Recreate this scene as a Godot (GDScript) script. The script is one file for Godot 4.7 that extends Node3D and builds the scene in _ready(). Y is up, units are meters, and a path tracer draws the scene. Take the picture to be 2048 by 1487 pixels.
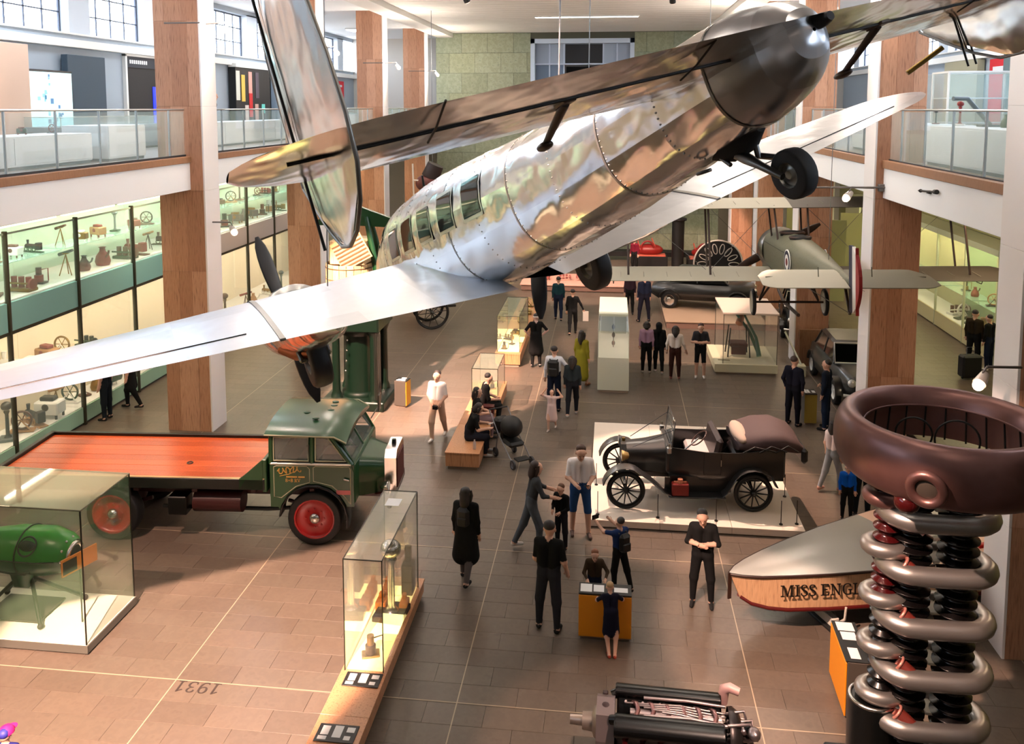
extends Node3D
# A tall museum gallery seen from its end balcony: metal aircraft hung overhead, lorry, car, boat and visitors on the floor.
var taken := {}
var mats := {}
var rng := RandomNumberGenerator.new()

class B:
	var v := PackedVector3Array()
	var n := PackedVector3Array()
	var c := PackedColorArray()
	var ix := PackedInt32Array()
	var t := Transform3D.IDENTITY
	var col := Color(1, 1, 1)
	func at(x: float, y: float, z: float, ry := 0.0, rx := 0.0, rz := 0.0) -> B:
		t = Transform3D(Basis.from_euler(Vector3(rx, ry, rz)), Vector3(x, y, z))
		return self
	func o() -> B:
		t = Transform3D.IDENTITY
		return self
	func pt(p: Vector3, nn: Vector3) -> int:
		v.append(t * p)
		n.append((t.basis * nn).normalized())
		c.append(col)
		return v.size() - 1
	func tri(a: int, b: int, d: int) -> void:
		var g := (v[d] - v[a]).cross(v[b] - v[a])
		if g.length_squared() < 1e-16:
			return
		if g.dot(n[a] + n[b] + n[d]) < 0.0:
			ix.append_array([a, d, b])
		else:
			ix.append_array([a, b, d])
	func quad(a: Vector3, b: Vector3, d: Vector3, e: Vector3, nn: Vector3) -> B:
		var i := pt(a, nn)
		pt(b, nn)
		pt(d, nn)
		pt(e, nn)
		tri(i, i + 1, i + 2)
		tri(i, i + 2, i + 3)
		return self
	func box(p: Vector3, s: Vector3, bevel := 0.0) -> B:
		var h := s * 0.5
		var e := minf(bevel, minf(h.x, minf(h.y, h.z)) * 0.9)
		for ax in 3:
			for sg in [-1.0, 1.0]:
				var nn := Vector3.ZERO
				nn[ax] = sg
				var q: Array[Vector3] = []
				for k in [[-1, -1], [1, -1], [1, 1], [-1, 1]]:
					var w := Vector3.ZERO
					w[ax] = sg * h[ax]
					w[(ax + 1) % 3] = k[0] * (h[(ax + 1) % 3] - e)
					w[(ax + 2) % 3] = k[1] * (h[(ax + 2) % 3] - e)
					q.append(p + w)
				quad(q[0], q[1], q[2], q[3], nn)
		if e > 0.0:
			for ax in 3:
				var a1 := (ax + 1) % 3
				var a2 := (ax + 2) % 3
				for s1 in [-1.0, 1.0]:
					for s2 in [-1.0, 1.0]:
						var q2: Array[Vector3] = []
						for k in [[0, -1], [0, 1], [1, 1], [1, -1]]:
							var w := Vector3.ZERO
							w[ax] = k[1] * (h[ax] - e)
							w[a1] = s1 * (h[a1] - (0.0 if k[0] == 0 else e))
							w[a2] = s2 * (h[a2] - (e if k[0] == 0 else 0.0))
							q2.append(p + w)
						var nn := Vector3.ZERO
						nn[a1] = s1
						nn[a2] = s2
						quad(q2[0], q2[1], q2[2], q2[3], nn)
			for sx in [-1.0, 1.0]:
				for sy in [-1.0, 1.0]:
					for sz in [-1.0, 1.0]:
						var sg3 := Vector3(sx, sy, sz)
						var k0 := p + sg3 * (h - Vector3(0, e, e))
						var i := pt(k0, sg3)
						pt(p + sg3 * (h - Vector3(e, 0, e)), sg3)
						pt(p + sg3 * (h - Vector3(e, e, 0)), sg3)
						tri(i, i + 1, i + 2)
		return self
	func bb(a: Vector3, b: Vector3, bevel := 0.0) -> B:
		return box((a + b) * 0.5, (b - a).abs(), bevel)
	func loft(rings: Array, closed := true, cap0 := true, cap1 := true, flip := false) -> B:
		var m := rings.size()
		var k: int = rings[0].size()
		var base := v.size()
		var all: Array[Vector3] = []
		var sgn := 0.0
		for i in m:
			var r: PackedVector3Array = rings[i]
			var cen := Vector3.ZERO
			for q in r:
				cen += q
			cen /= k
			var ra: PackedVector3Array = rings[mini(i + 1, m - 1)]
			var rb: PackedVector3Array = rings[maxi(i - 1, 0)]
			for j in k:
				var ja := (j + 1) % k if closed else mini(j + 1, k - 1)
				var jb := (j - 1 + k) % k if closed else maxi(j - 1, 0)
				var du := r[ja] - r[jb]
				if du.length_squared() < 1e-12:
					du = (ra[ja] - ra[jb]) + (rb[ja] - rb[jb])
				var g := du.cross(ra[j] - rb[j])
				g = g.normalized() if g.length_squared() > 1e-18 else Vector3.ZERO
				all.append(g)
				var away := r[j] - cen
				if away.length_squared() < 1e-10:
					away = (ra[j] + rb[j]) * 0.5 - (ra[(j + k / 2) % k] + rb[(j + k / 2) % k]) * 0.5
				sgn += g.dot(away)
		var f := (-1.0 if sgn < 0.0 else 1.0) if closed else (-1.0 if flip else 1.0)
		for i in m:
			for j in k:
				pt(rings[i][j], all[i * k + j] * f)
		for i in m - 1:
			for j in (k if closed else k - 1):
				var a := base + i * k + j
				var b := base + i * k + (j + 1) % k
				tri(a, b, b + k)
				tri(a, b + k, a + k)
		if closed:
			if cap0:
				cap(rings[0], _mid(rings[0]) - _mid(rings[1]))
			if cap1:
				cap(rings[m - 1], _mid(rings[m - 1]) - _mid(rings[m - 2]))
		return self
	func _mid(r: PackedVector3Array) -> Vector3:
		var cen := Vector3.ZERO
		for q in r:
			cen += q
		return cen / r.size()
	func cap(r: PackedVector3Array, nn: Vector3) -> void:
		nn = nn.normalized()
		var i := pt(_mid(r), nn)
		for q in r:
			pt(q, nn)
		for j in r.size():
			tri(i, i + 1 + j, i + 1 + (j + 1) % r.size())
	func tube(p: Array, rad, seg := 8, caps := true) -> B:
		var rings := []
		var up := Vector3.UP
		for i in p.size():
			var d: Vector3 = (p[mini(i + 1, p.size() - 1)] - p[maxi(i - 1, 0)]).normalized()
			if i == 0 and absf(d.dot(up)) > 0.9:
				up = Vector3.RIGHT
			var x := d.cross(up)
			if x.length() < 0.05:
				x = d.cross(Vector3.RIGHT if absf(d.x) < 0.8 else Vector3.FORWARD)
			x = x.normalized()
			up = x.cross(d).normalized()
			var r: float = rad[i] if rad is Array else rad
			var ring := PackedVector3Array()
			for j in seg:
				var a := TAU * j / seg
				ring.append(p[i] + (x * cos(a) + up * sin(a)) * r)
			rings.append(ring)
		return loft(rings, true, caps, caps)
	func cyl(a: Vector3, b: Vector3, r0: float, r1 := -1.0, seg := 12) -> B:
		return tube([a, b], [r0, r0 if r1 < 0.0 else r1], seg)
	func lathe(prof: Array, seg := 20, cap0 := false, cap1 := false) -> B:  # prof: [radius, height] pairs about y; a repeated pair makes a crisp edge
		var part := []
		for i in prof.size():
			var ring := PackedVector3Array()
			for j in seg:
				ring.append(Vector3(prof[i][0] * cos(TAU * j / seg), prof[i][1], prof[i][0] * sin(TAU * j / seg)))
			part.append(ring)
			var last := i == prof.size() - 1
			if last or (prof[i][0] == prof[i + 1][0] and prof[i][1] == prof[i + 1][1]):
				if part.size() > 1:
					loft(part, true, cap0 and part.size() == i + 1, cap1 and last)
				part = []
		return self
	func ball(p: Vector3, r: Vector3, seg := 12, rows := 8) -> B:
		var rings := []
		for i in rows + 1:
			var a := PI * i / rows
			var ring := PackedVector3Array()
			for j in seg:
				ring.append(p + Vector3(r.x * sin(a) * cos(TAU * j / seg), r.y * cos(a), r.z * sin(a) * sin(TAU * j / seg)))
			rings.append(ring)
		return loft(rings, true, false, false)
	func torus(p: Vector3, R: float, r: float, seg := 32, seg2 := 10, axis := Basis.IDENTITY, squash := 1.0) -> B:  # ring about axis.y
		var rings := []
		for i in seg + 1:
			var a := TAU * i / seg
			var d := axis * Vector3(cos(a), 0, sin(a))
			var ring := PackedVector3Array()
			for j in seg2:
				var b := TAU * j / seg2
				ring.append(p + d * (R + r * cos(b)) + axis.y * (r * sin(b) * squash))
			rings.append(ring)
		return loft(rings, true, false, false)
	func prism(poly: Array, z0: float, z1: float) -> B:  # outline in x, y pushed along z
		var pk := PackedVector2Array()
		for q in poly:
			pk.append(q)
		var tris := Geometry2D.triangulate_polygon(pk)
		for z in [z0, z1]:
			var nn := Vector3(0, 0, signf(z * 2.0 - z0 - z1))
			var i := v.size()
			for q in pk:
				pt(Vector3(q.x, q.y, z), nn)
			for k in range(0, tris.size(), 3):
				tri(i + tris[k], i + tris[k + 1], i + tris[k + 2])
		var area := 0.0
		for i in pk.size():
			area += pk[i].cross(pk[(i + 1) % pk.size()])
		for i in pk.size():
			var a := pk[i]
			var b := pk[(i + 1) % pk.size()]
			var e := (b - a).normalized() * signf(area)
			quad(Vector3(a.x, a.y, z0), Vector3(b.x, b.y, z0), Vector3(b.x, b.y, z1), Vector3(a.x, a.y, z1), Vector3(e.y, -e.x, 0))
		return self
	func mesh(m: Material) -> ArrayMesh:
		var a := []
		a.resize(Mesh.ARRAY_MAX)
		a[Mesh.ARRAY_VERTEX] = v
		a[Mesh.ARRAY_NORMAL] = n
		a[Mesh.ARRAY_COLOR] = c
		a[Mesh.ARRAY_INDEX] = ix
		var am := ArrayMesh.new()
		am.add_surface_from_arrays(Mesh.PRIMITIVE_TRIANGLES, a)
		am.surface_set_material(0, m)
		return am

func V(x: float, y: float, z: float) -> Vector3:
	return Vector3(x, y, z)
func numbered(called: String) -> String:
	var k: int = taken.get(called, 0)
	taken[called] = k + 1
	return called if k == 0 else "%s_%03d" % [called, k]
func put(called: String, b: B, m: Material, parent: Node = null) -> MeshInstance3D:
	var o := MeshInstance3D.new()
	o.mesh = b.mesh(m)
	o.name = called if parent else numbered(called)
	o.cast_shadow = GeometryInstance3D.SHADOW_CASTING_SETTING_ON
	(parent if parent else self).add_child(o, true)
	return o
func share(called: String, mesh: Mesh, parent: Node, p: Vector3, r := Vector3.ZERO, s := Vector3.ONE) -> MeshInstance3D:
	var o := MeshInstance3D.new()
	o.mesh = mesh
	o.name = called if parent else numbered(called)
	o.position = p
	o.rotation = r
	o.scale = s
	(parent if parent else self).add_child(o, true)
	return o
func tag(o: Node, label: String, category: String, group := "", kind := "") -> Node:
	if label:
		o.set_meta("label", label)
	if category:
		o.set_meta("category", category)
	if group:
		o.set_meta("group", group)
	if kind:
		o.set_meta("kind", kind)
	return o
func thing(called: String, label: String, category: String, p := Vector3.ZERO, turn := 0.0, group := "") -> Node3D:
	var o := Node3D.new()
	o.name = numbered(called)
	add_child(o)
	o.position = p
	o.rotation.y = turn
	tag(o, label, category, group)
	return o
func struct(called: String, b: B, m: Material) -> MeshInstance3D:
	var o := put(called, b, m)
	o.set_meta("kind", "structure")
	return o
func noise_tex(freq: float, ramp: Array, normal := 0.0, oct := 4, type := FastNoiseLite.TYPE_SIMPLEX_SMOOTH, size := 512, sd := 1) -> NoiseTexture2D:
	var f := FastNoiseLite.new()
	f.noise_type = type
	f.frequency = freq
	f.fractal_octaves = oct
	f.seed = sd
	var t := NoiseTexture2D.new()
	t.width = size
	t.height = size
	t.seamless = true
	t.noise = f
	if normal > 0.0:
		t.as_normal_map = true
		t.bump_strength = normal
	else:
		var g := Gradient.new()
		g.offsets = PackedFloat32Array()
		var off := PackedFloat32Array()
		var cl := PackedColorArray()
		for i in ramp.size():
			off.append(float(i) / (ramp.size() - 1))
			cl.append(ramp[i])
		g.offsets = off
		g.colors = cl
		t.color_ramp = g
	return t
func mt(key: String, color := Color(1, 1, 1), rough := 0.6, metal := 0.0) -> StandardMaterial3D:
	if mats.has(key):
		return mats[key]
	if color == Color(1, 1, 1):
		print("undefined material ", key)
	var m := StandardMaterial3D.new()
	m.albedo_color = color
	m.roughness = rough
	m.metallic = metal
	mats[key] = m
	return m
func tri(m: StandardMaterial3D, scale: Vector3, albedo: Texture2D = null, norm: Texture2D = null, strength := 1.0, world := true) -> StandardMaterial3D:
	m.uv1_triplanar = true
	m.uv1_world_triplanar = world
	m.uv1_scale = scale
	if albedo:
		m.albedo_texture = albedo
	if norm:
		m.normal_enabled = true
		m.normal_texture = norm
		m.normal_scale = strength
	return m
func glow(key: String, color: Color, energy: float) -> StandardMaterial3D:
	var m := mt(key, color, 0.5)
	m.emission_enabled = true
	m.emission = color
	m.emission_energy_multiplier = energy
	return m
func pane(key: String, color := Color(0.86, 0.92, 0.84, 0.1)) -> StandardMaterial3D:
	var m := mt(key, color, 0.03)
	m.transparency = BaseMaterial3D.TRANSPARENCY_ALPHA
	return m
func lamp_spot(parent: Node, p: Vector3, to: Vector3, color: Color, energy: float, angle: float, size := 0.12, soft := 0.4) -> SpotLight3D:
	var l := SpotLight3D.new()
	l.name = "lamp_beam"
	(parent if parent else self).add_child(l, true)
	l.look_at_from_position(p, to, Vector3.UP if absf((to - p).normalized().y) < 0.99 else Vector3.RIGHT)
	l.light_color = color
	l.light_energy = energy
	l.spot_angle = angle
	l.spot_angle_attenuation = soft
	l.spot_range = 60.0
	l.spot_attenuation = 2.0
	l.light_size = size
	l.shadow_enabled = true
	return l
func area(parent: Node, p: Vector3, look: Vector3, size: Vector2, color: Color, energy: float) -> AreaLight3D:
	var l := AreaLight3D.new()
	l.name = "lamp_area"
	(parent if parent else self).add_child(l, true)
	l.look_at_from_position(p, p + look, Vector3.UP if absf(look.normalized().y) < 0.99 else Vector3.RIGHT)
	l.area_size = size
	l.light_color = color
	l.light_energy = energy
	l.area_range = 60.0
	l.area_attenuation = 2.0
	l.shadow_enabled = true
	return l
func sub(parent: Node, called: String, p := Vector3.ZERO, r := Vector3.ZERO) -> Node3D:
	var o := Node3D.new()
	o.name = called
	o.position = p
	o.rotation = r
	parent.add_child(o, true)
	return o
func _ready() -> void:
	rng.seed = 7
	var cam = Camera3D.new()
	cam.name = "camera"
	add_child(cam)
	cam.position = Vector3(0, 8, 0)
	cam.rotation_degrees = Vector3(-5.388, 6.714, 0)
	cam.near = 0.1
	cam.far = 200.0
	cam.set_frustum(0.1 * 1487.0 / 1700.0, Vector2(0, -0.1 * 368.2 / 1700.0), 0.1, 200.0)
	cam.current = true
	var sky = ProceduralSkyMaterial.new()
	sky.sky_top_color = Color(0.78, 0.86, 0.97)
	sky.sky_horizon_color = Color(0.9, 0.95, 1.0)
	sky.ground_horizon_color = Color(0.75, 0.78, 0.8)
	sky.ground_bottom_color = Color(0.5, 0.5, 0.5)
	var env = Environment.new()
	env.background_mode = Environment.BG_SKY
	env.sky = Sky.new()
	env.sky.sky_material = sky
	env.background_energy_multiplier = 7.0
	env.tonemap_mode = Environment.TONE_MAPPER_LINEAR
	env.tonemap_exposure = 2.7
	env.sdfgi_enabled = true
	env.ssao_enabled = true
	env.ssil_enabled = true
	var we = WorldEnvironment.new()
	we.name = "world"
	we.environment = env
	add_child(we)
	palette()
	hall_lights()
	track_spots()
	structure()
	floor_mark()
	galleries()
	display_walls()
	electra()
	biplane()
	lorry()
	touring_car()
	speedboat()
	generator()
	aero_engine()
	showcases()
	background_things()
	visitors()
const HALL_Z := [-19.4, -27.5, -35.7, -43.9]
func wood_mat(key: String, c: Color) -> StandardMaterial3D:
	var m = mt(key, c, 0.62)
	if m.albedo_texture == null:
		if not mats.has("_wood_tex"):
			mats["_wood_tex"] = noise_tex(0.02, [Color(0.72, 0.68, 0.66), Color(0.95, 0.93, 0.92), Color(1, 1, 1), Color(0.82, 0.8, 0.78)], 0.0, 5)
		tri(m, Vector3(2.2, 0.18, 2.2), mats["_wood_tex"])
	return m
func stone_mat(key: String, c: Color, rough := 0.75) -> StandardMaterial3D:
	var m = mt(key, c, rough)
	if m.albedo_texture == null:
		if not mats.has("_stone_tex"):
			mats["_stone_tex"] = noise_tex(0.012, [Color(0.8, 0.8, 0.8), Color(1, 1, 1), Color(0.9, 0.9, 0.88), Color(1, 1, 1)], 0.0, 5, FastNoiseLite.TYPE_SIMPLEX_SMOOTH, 512, 5)
		tri(m, Vector3(0.5, 0.5, 0.5), mats["_stone_tex"])
	return m
func hall_lights() -> void:
	# ceiling luminaires: long glowing strips recessed between the ceiling boards, each with its own light
	var row = -1
	var nth = ["first", "second", "third", "fourth", "fifth", "last"]
	for z in [-2.5, -8.5, -14.5, -20.5, -26.5, -38.8]:
		row += 1
		for x in ([-5.6, 1.6] if z > -30.0 else [-1.2]):
			var t = thing("ceiling_light", "white strip light across the ceiling, %s, %s row from the camera" % [["left", "right"][int(x > 0)] if z > -30.0 else "alone above the far doorway", nth[row]], "light", V(x, 12.04, z), 0.0, "strip lights in the hall ceiling")
			put("frame", B.new().bb(V(-2.35, 0.0, -0.14), V(2.35, 0.06, 0.14)), mt("lamp_frame", Color(0.8, 0.8, 0.8), 0.5), t)
			put("diffuser", B.new().bb(V(-2.3, -0.02, -0.1), V(2.3, 0.0, 0.1)), glow("strip_glow", Color(1.0, 0.96, 0.9), 3.0), t)
			area(t, V(x, 12.0, z), Vector3.DOWN, Vector2(4.6, 0.2), Color(1.0, 0.93, 0.86), 3.6)
	# tracks of lamps under the galleries
	row = -1
	for s in [[-12.2, -9.0], [-12.2, -15.5], [-12.2, -22.0], [-12.2, -28.5], [-12.2, -35.0], [-12.2, -41.5], [9.2, -15.0], [9.2, -22.0], [9.2, -29.0], [9.2, -36.0], [9.2, -43.0]]:
		row += 1
		var t = thing("soffit_light", "flat light panel under the %s gallery, %s from the camera" % ["left" if s[0] < 0 else "right", nth[row % 6]], "light", V(s[0], 5.99, s[1]), 0.0, "panels under the side galleries")
		put("frame", B.new().bb(V(-0.34, -0.03, -0.64), V(0.34, 0.03, 0.64)), mt("lamp_frame"), t)
		put("diffuser", B.new().bb(V(-0.3, -0.045, -0.6), V(0.3, -0.03, 0.6)), glow("panel_glow", Color(1.0, 0.93, 0.8), 3.0), t)
		area(t, V(s[0], 5.93, s[1]), Vector3.DOWN, Vector2(0.6, 1.2), Color(1.0, 0.87, 0.7), 3.4)
	# panels over the upper galleries
	row = -1
	for s in [[-13.2, -12.0], [-13.2, -20.0], [-13.2, -28.0], [-13.2, -36.0], [-13.2, -44.0], [9.6, -14.0], [9.6, -22.0], [9.6, -30.0], [9.6, -38.0]]:
		row += 1
		var t = thing("gallery_light", "square light panel over the upper %s gallery, %s from the camera" % ["left" if s[0] < 0 else "right", nth[row % 5]], "light", V(s[0], 12.06, s[1]), 0.0, "panels over the upper galleries")
		put("frame", B.new().bb(V(-0.64, -0.03, -0.64), V(0.64, 0.03, 0.64)), mt("lamp_frame"), t)
		put("diffuser", B.new().bb(V(-0.6, -0.045, -0.6), V(0.6, -0.03, 0.6)), glow("gallery_glow", Color(0.95, 0.97, 1.0), 3.0), t)
		area(t, V(s[0], 12.0, s[1]), Vector3.DOWN, Vector2(1.2, 1.2), Color(0.9, 0.95, 1.0), 7.0)
func track_spots() -> void:
	# theatre spots hung on short rods from the ceiling
	var n = 0
	for q in [[-5.0, 0.5, -6.1, -11.6, 11.0, 700.0, "nearest, above the camera balcony"], [-8.4, -13.0, -5.0, -23.0, 11.5, 620.0, "above the left columns, aimed past the lorry"], [2.6, -20.6, 1.7, -17.6, 15.0, 90.0, "aimed at the touring car platform"], [-3.5, -4.0, 4.6, -13.6, 13.0, 190.0, "aimed at the racing boat"], [0.5, -21.0, 1.6, -28.5, 15.0, 90.0, "aimed at the centre of the hall"], [-5.0, -29.0, -1.0, -38.5, 16.0, 110.0, "aimed at the far platform"], [4.2, -3.2, 0.8, -9.2, 10.0, 60.0, "aimed at the aero engine"], [-9.0, -8.0, -8.5, -15.2, 14.0, 60.0, "aimed at the lorry deck"], [2.0, -30.0, 3.6, -42.0, 14.0, 110.0, "aimed at the red machines"]]:
		var t = thing("ceiling_spot", "theatre spot lamp under the ceiling, %s" % q[6], "lamp", V(q[0], 11.7, q[1]), 0.0, "theatre spots under the ceiling")
		var d: Vector3 = (V(q[2], 0, q[3]) - V(q[0], 11.7, q[1])).normalized()
		put("rod", B.new().cyl(V(0, 0.06, 0), V(0, 0.42, 0), 0.012, -1.0, 6), mt("spot_black", Color(0.03, 0.03, 0.03), 0.5), t)
		put("housing", B.new().tube([-d * 0.16, -d * 0.1, d * 0.14], [0.05, 0.1, 0.11], 16, true), mt("spot_black"), t)
		put("lens", B.new().tube([d * 0.141, d * 0.15], 0.1, 16), glow("spot_lens_glow", Color(1.0, 0.85, 0.76), 4.0), t)
		lamp_spot(t, V(q[0], 11.7, q[1]) + d * 0.2, V(q[2], 0, q[3]), Color(1.0, 0.82, 0.73), q[5], q[4], 0.1, 0.25)
		n += 1
func column(x0: float, x1: float, inner: float, z: float, label: String) -> void:
	# x0..x1 is the clad front; inner is the x of the white inner face
	var d = 0.75
	var t = Node3D.new()
	t.name = numbered("wall_column")
	add_child(t)
	t.set_meta("kind", "structure")
	t.set_meta("label", label)
	t.position = V((x0 + x1) / 2, 0, z - d / 2)
	var hw = (x1 - x0) / 2
	put("core", B.new().bb(V(-hw + 0.02, 0, -d / 2 + 0.02), V(hw - 0.02, 12.1, d / 2 - 0.02)), mt("column_core", Color(0.25, 0.16, 0.1), 0.9), t)
	var side = signf(inner - t.position.x)
	var white = mt("column_white", Color(0.88, 0.86, 0.85), 0.55)
	var tones = [Color(0.72, 0.53, 0.41), Color(0.68, 0.49, 0.375), Color(0.76, 0.575, 0.46)]
	var nx = 3
	var k = 0
	var y = 0.0
	for h in [2.0, 2.02, 1.98, 2.03, 2.02, 2.05]:
		var split = [0.0, 0.30 + 0.08 * sin(k * 2.1), 0.66 + 0.07 * cos(k * 1.7), 1.0]
		for i in nx:
			var a: float = -hw + 2 * hw * split[i]
			var b: float = -hw + 2 * hw * split[i + 1]
			var m = wood_mat("column_wood_%d" % ((k * 2 + i + int(-z)) % 3), tones[(k * 2 + i + int(-z)) % 3])
			put("panel", B.new().bb(V(a + 0.002, y + 0.002, d / 2 - 0.03), V(b - 0.002, y + h - 0.002, d / 2 + 0.004 * ((k + i) % 2))), m, t)
		put("panel", B.new().bb(V(-side * hw, y + 0.002, -d / 2), V(-side * (hw - 0.03), y + h - 0.002, d / 2 - 0.031)), wood_mat("column_wood_%d" % (k % 3), tones[k % 3]), t)
		put("facing", B.new().bb(V(side * (hw - 0.03), y + 0.001, -d / 2), V(side * (hw + 0.012), y + h - 0.001, d / 2 + 0.006), 0.004), white, t)
		y += h
		k += 1
func structure() -> void:
	# floor: field joints every 4 m, slabs of 0.8 by 0.4 m
	var fm = mt("floor_bed", Color(0.30, 0.24, 0.2), 0.5)
	var fl = struct("floor", B.new().bb(V(-15.7, -0.3, -50.5), V(13.2, -0.02, 3.2)), fm)
	var tex = noise_tex(0.01, [Color(0.88, 0.87, 0.86), Color(0.98, 0.97, 0.96), Color(0.93, 0.92, 0.91), Color(1, 1, 1)], 0.0, 5, FastNoiseLite.TYPE_SIMPLEX_SMOOTH, 512, 9)
	var tones = [Color(0.40, 0.355, 0.315), Color(0.412, 0.365, 0.322), Color(0.385, 0.34, 0.3), Color(0.402, 0.36, 0.318)]
	var tm = []
	var shared = []
	for i in 4:
		var m = mt("floor_slab_%d" % i, tones[i], 0.3)
		m.metallic_specular = 0.4
		tri(m, Vector3(0.7, 0.7, 0.7), tex)
		tm.append(m)
		shared.append(B.new().bb(V(-0.3985, -0.03, -0.1985), V(0.3985, 0.0, 0.1985), 0.002).mesh(m))
	var rest = [B.new(), B.new(), B.new(), B.new()]
	var made = 0
	var zi = 0
	var z = -8.8
	while z > -50.4:
		var shift = 0.4 if zi % 2 else 0.0
		var xi = 0
		var x = -15.6 + shift
		while x < 13.0:
			var p = V(x, 0, z)
			var k = posmod(int(sin(x * 12.9 + z * 78.2) * 43758.0), 4)
			if made < 300 and x > -8.0 and x < 5.5 and z > -16.0:
				share("slab", shared[k], fl, p)
				made += 1
			else:
				rest[k].bb(V(x - 0.3985, -0.03, z - 0.1985), V(x + 0.3985, 0.0, z + 0.1985))
			x += 0.8
			xi += 1
		z -= 0.4
		zi += 1
	for k in 4:
		put("slabs", rest[k], tm[k], fl).set_meta("kind", "stuff")
	put("slab_edge", B.new().bb(V(-15.7, -0.03, -8.6), V(13.2, 0.0, 3.2)), tm[0], fl)
	var strip = mt("floor_strip", Color(0.62, 0.55, 0.46), 0.35)
	for x2 in [-10.0, -6.0, -2.0, 2.0, 6.0]:
		put("joint_strip", B.new().bb(V(x2 - 0.008, -0.01, -50), V(x2 + 0.008, 0.0015, 3)), strip, fl)
	for z2 in [-10.62, -14.62, -18.62, -22.62, -26.62]:
		put("joint_strip", B.new().bb(V(-9.9, -0.01, z2 - 0.008), V(5.9, 0.0015, z2 + 0.008)), strip, fl)
	# ceiling
	var cw = mt("ceiling_white", Color(0.93, 0.92, 0.9), 0.7)
	var ce = struct("ceiling", B.new().bb(V(-16.2, 12.2, -51), V(13.8, 12.6, 3.5)), mt("ceiling_back", Color(0.35, 0.34, 0.33), 0.9))
	var board = B.new().bb(V(-7.45, 0, -0.37), V(7.45, 0.09, 0.37), 0.01).mesh(cw)
	var lit = [-2.5, -8.5, -14.5, -20.5, -26.5, -32.5, -38.5]
	for i in 66:
		var bz = 2.5 - i * 0.78
		share("ceiling_board", board, ce, V(-2.0, 12.1, bz))
	put("side_soffit", B.new().bb(V(-16.2, 12.1, -51), V(-9.7, 12.2, 3.5)), mt("soffit_white", Color(0.93, 0.93, 0.93), 0.7), ce)
	put("side_soffit", B.new().bb(V(5.68, 12.1, -51), V(13.8, 12.2, 3.5)), mt("soffit_white"), ce)
	for sx in [-9.72, 5.66]:
		var s = signf(-2.0 - sx)
		struct("trim_ceiling", B.new().bb(V(sx, 11.86, -47), V(sx + s * 0.9, 12.1, 3), 0.01), mt("trim_white", Color(0.9, 0.89, 0.87), 0.6))
	# columns
	var words = ["first", "second", "third", "fourth"]
	for i in 4:
		column(-10.9, -9.75, -9.75, HALL_Z[i], "%s brown clad column along the left side of the hall" % words[i])
	var rz = [-12.45, -19.4, -26.9, -34.4, -41.7]
	for i in 5:
		column(5.73, 6.75, 5.73, rz[i], "%s brown clad column along the right side of the hall" % ["nearest", "second", "third", "fourth", "farthest"][i])
	column(-10.9, -9.75, -9.75, -11.2, "nearest brown clad column on the left, beside the camera")
	column(5.73, 6.75, 5.73, -4.9, "brown clad column on the right beside the camera")
	# gallery slabs
	var slabw = mt("slab_white", Color(0.9, 0.9, 0.9), 0.65)
	struct("wall_gallery_left", B.new().bb(V(-15.7, 6.02, -50.5), V(-10.1, 6.7, 3.2), 0.01), slabw)
	struct("wall_gallery_right", B.new().bb(V(5.92, 6.02, -50.5), V(13.2, 6.7, 3.2), 0.01), slabw)
	struct("wall_gallery_end", B.new().bb(V(-10.1, 6.02, 0.9), V(5.92, 6.78, 3.2), 0.01), slabw)
	var tw = wood_mat("trim_wood", Color(0.58, 0.42, 0.3))
	struct("trim_left", B.new().bb(V(-10.5, 6.68, -47), V(-10.06, 6.83, 0.9), 0.008), tw)
	struct("trim_right", B.new().bb(V(5.88, 6.68, -47), V(6.3, 6.85, 0.9), 0.008), tw)
	var fg = mt("gallery_floor", Color(0.55, 0.52, 0.5), 0.5)
	struct("floor_gallery_left", B.new().bb(V(-15.6, 6.7, -50.4), V(-10.5, 6.8, 3.1)), fg)
	struct("floor_gallery_right", B.new().bb(V(6.3, 6.7, -50.4), V(13.1, 6.8, 3.1)), fg)
	# balustrades
	balustrade(-10.22, "left")
	balustrade(6.04, "right")
	# outer walls
	var wl = mt("wall_cool", Color(0.62, 0.66, 0.7), 0.75)
	struct("wall_left_lower", B.new().bb(V(-15.7, 0, -50.5), V(-15.0, 6.02, 3.2)), mt("wall_cream", Color(0.82, 0.78, 0.66), 0.8))
	struct("wall_right_lower", B.new().bb(V(13.0, 0, -50.5), V(13.3, 6.02, 3.2)), mt("wall_olive", Color(0.62, 0.6, 0.4), 0.8))
	struct("wall_front", B.new().bb(V(-15.7, 0, 3.2), V(13.3, 12.1, 3.6)), mt("wall_dark", Color(0.5, 0.47, 0.44), 0.8))
	struct("wall_end_left", B.new().bb(V(-15.7, 0, -50.9), V(-9.75, 12.1, -50.4)), mt("wall_plain", Color(0.75, 0.73, 0.7), 0.8))
	struct("wall_end_right", B.new().bb(V(5.7, 0, -50.9), V(13.3, 12.1, -50.4)), mt("wall_plain"))
	# upper outer walls with window openings
	outer_wall(-15.6, -1.0, wl)
	outer_wall(13.0, 1.0, wl)
	back_wall()
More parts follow.
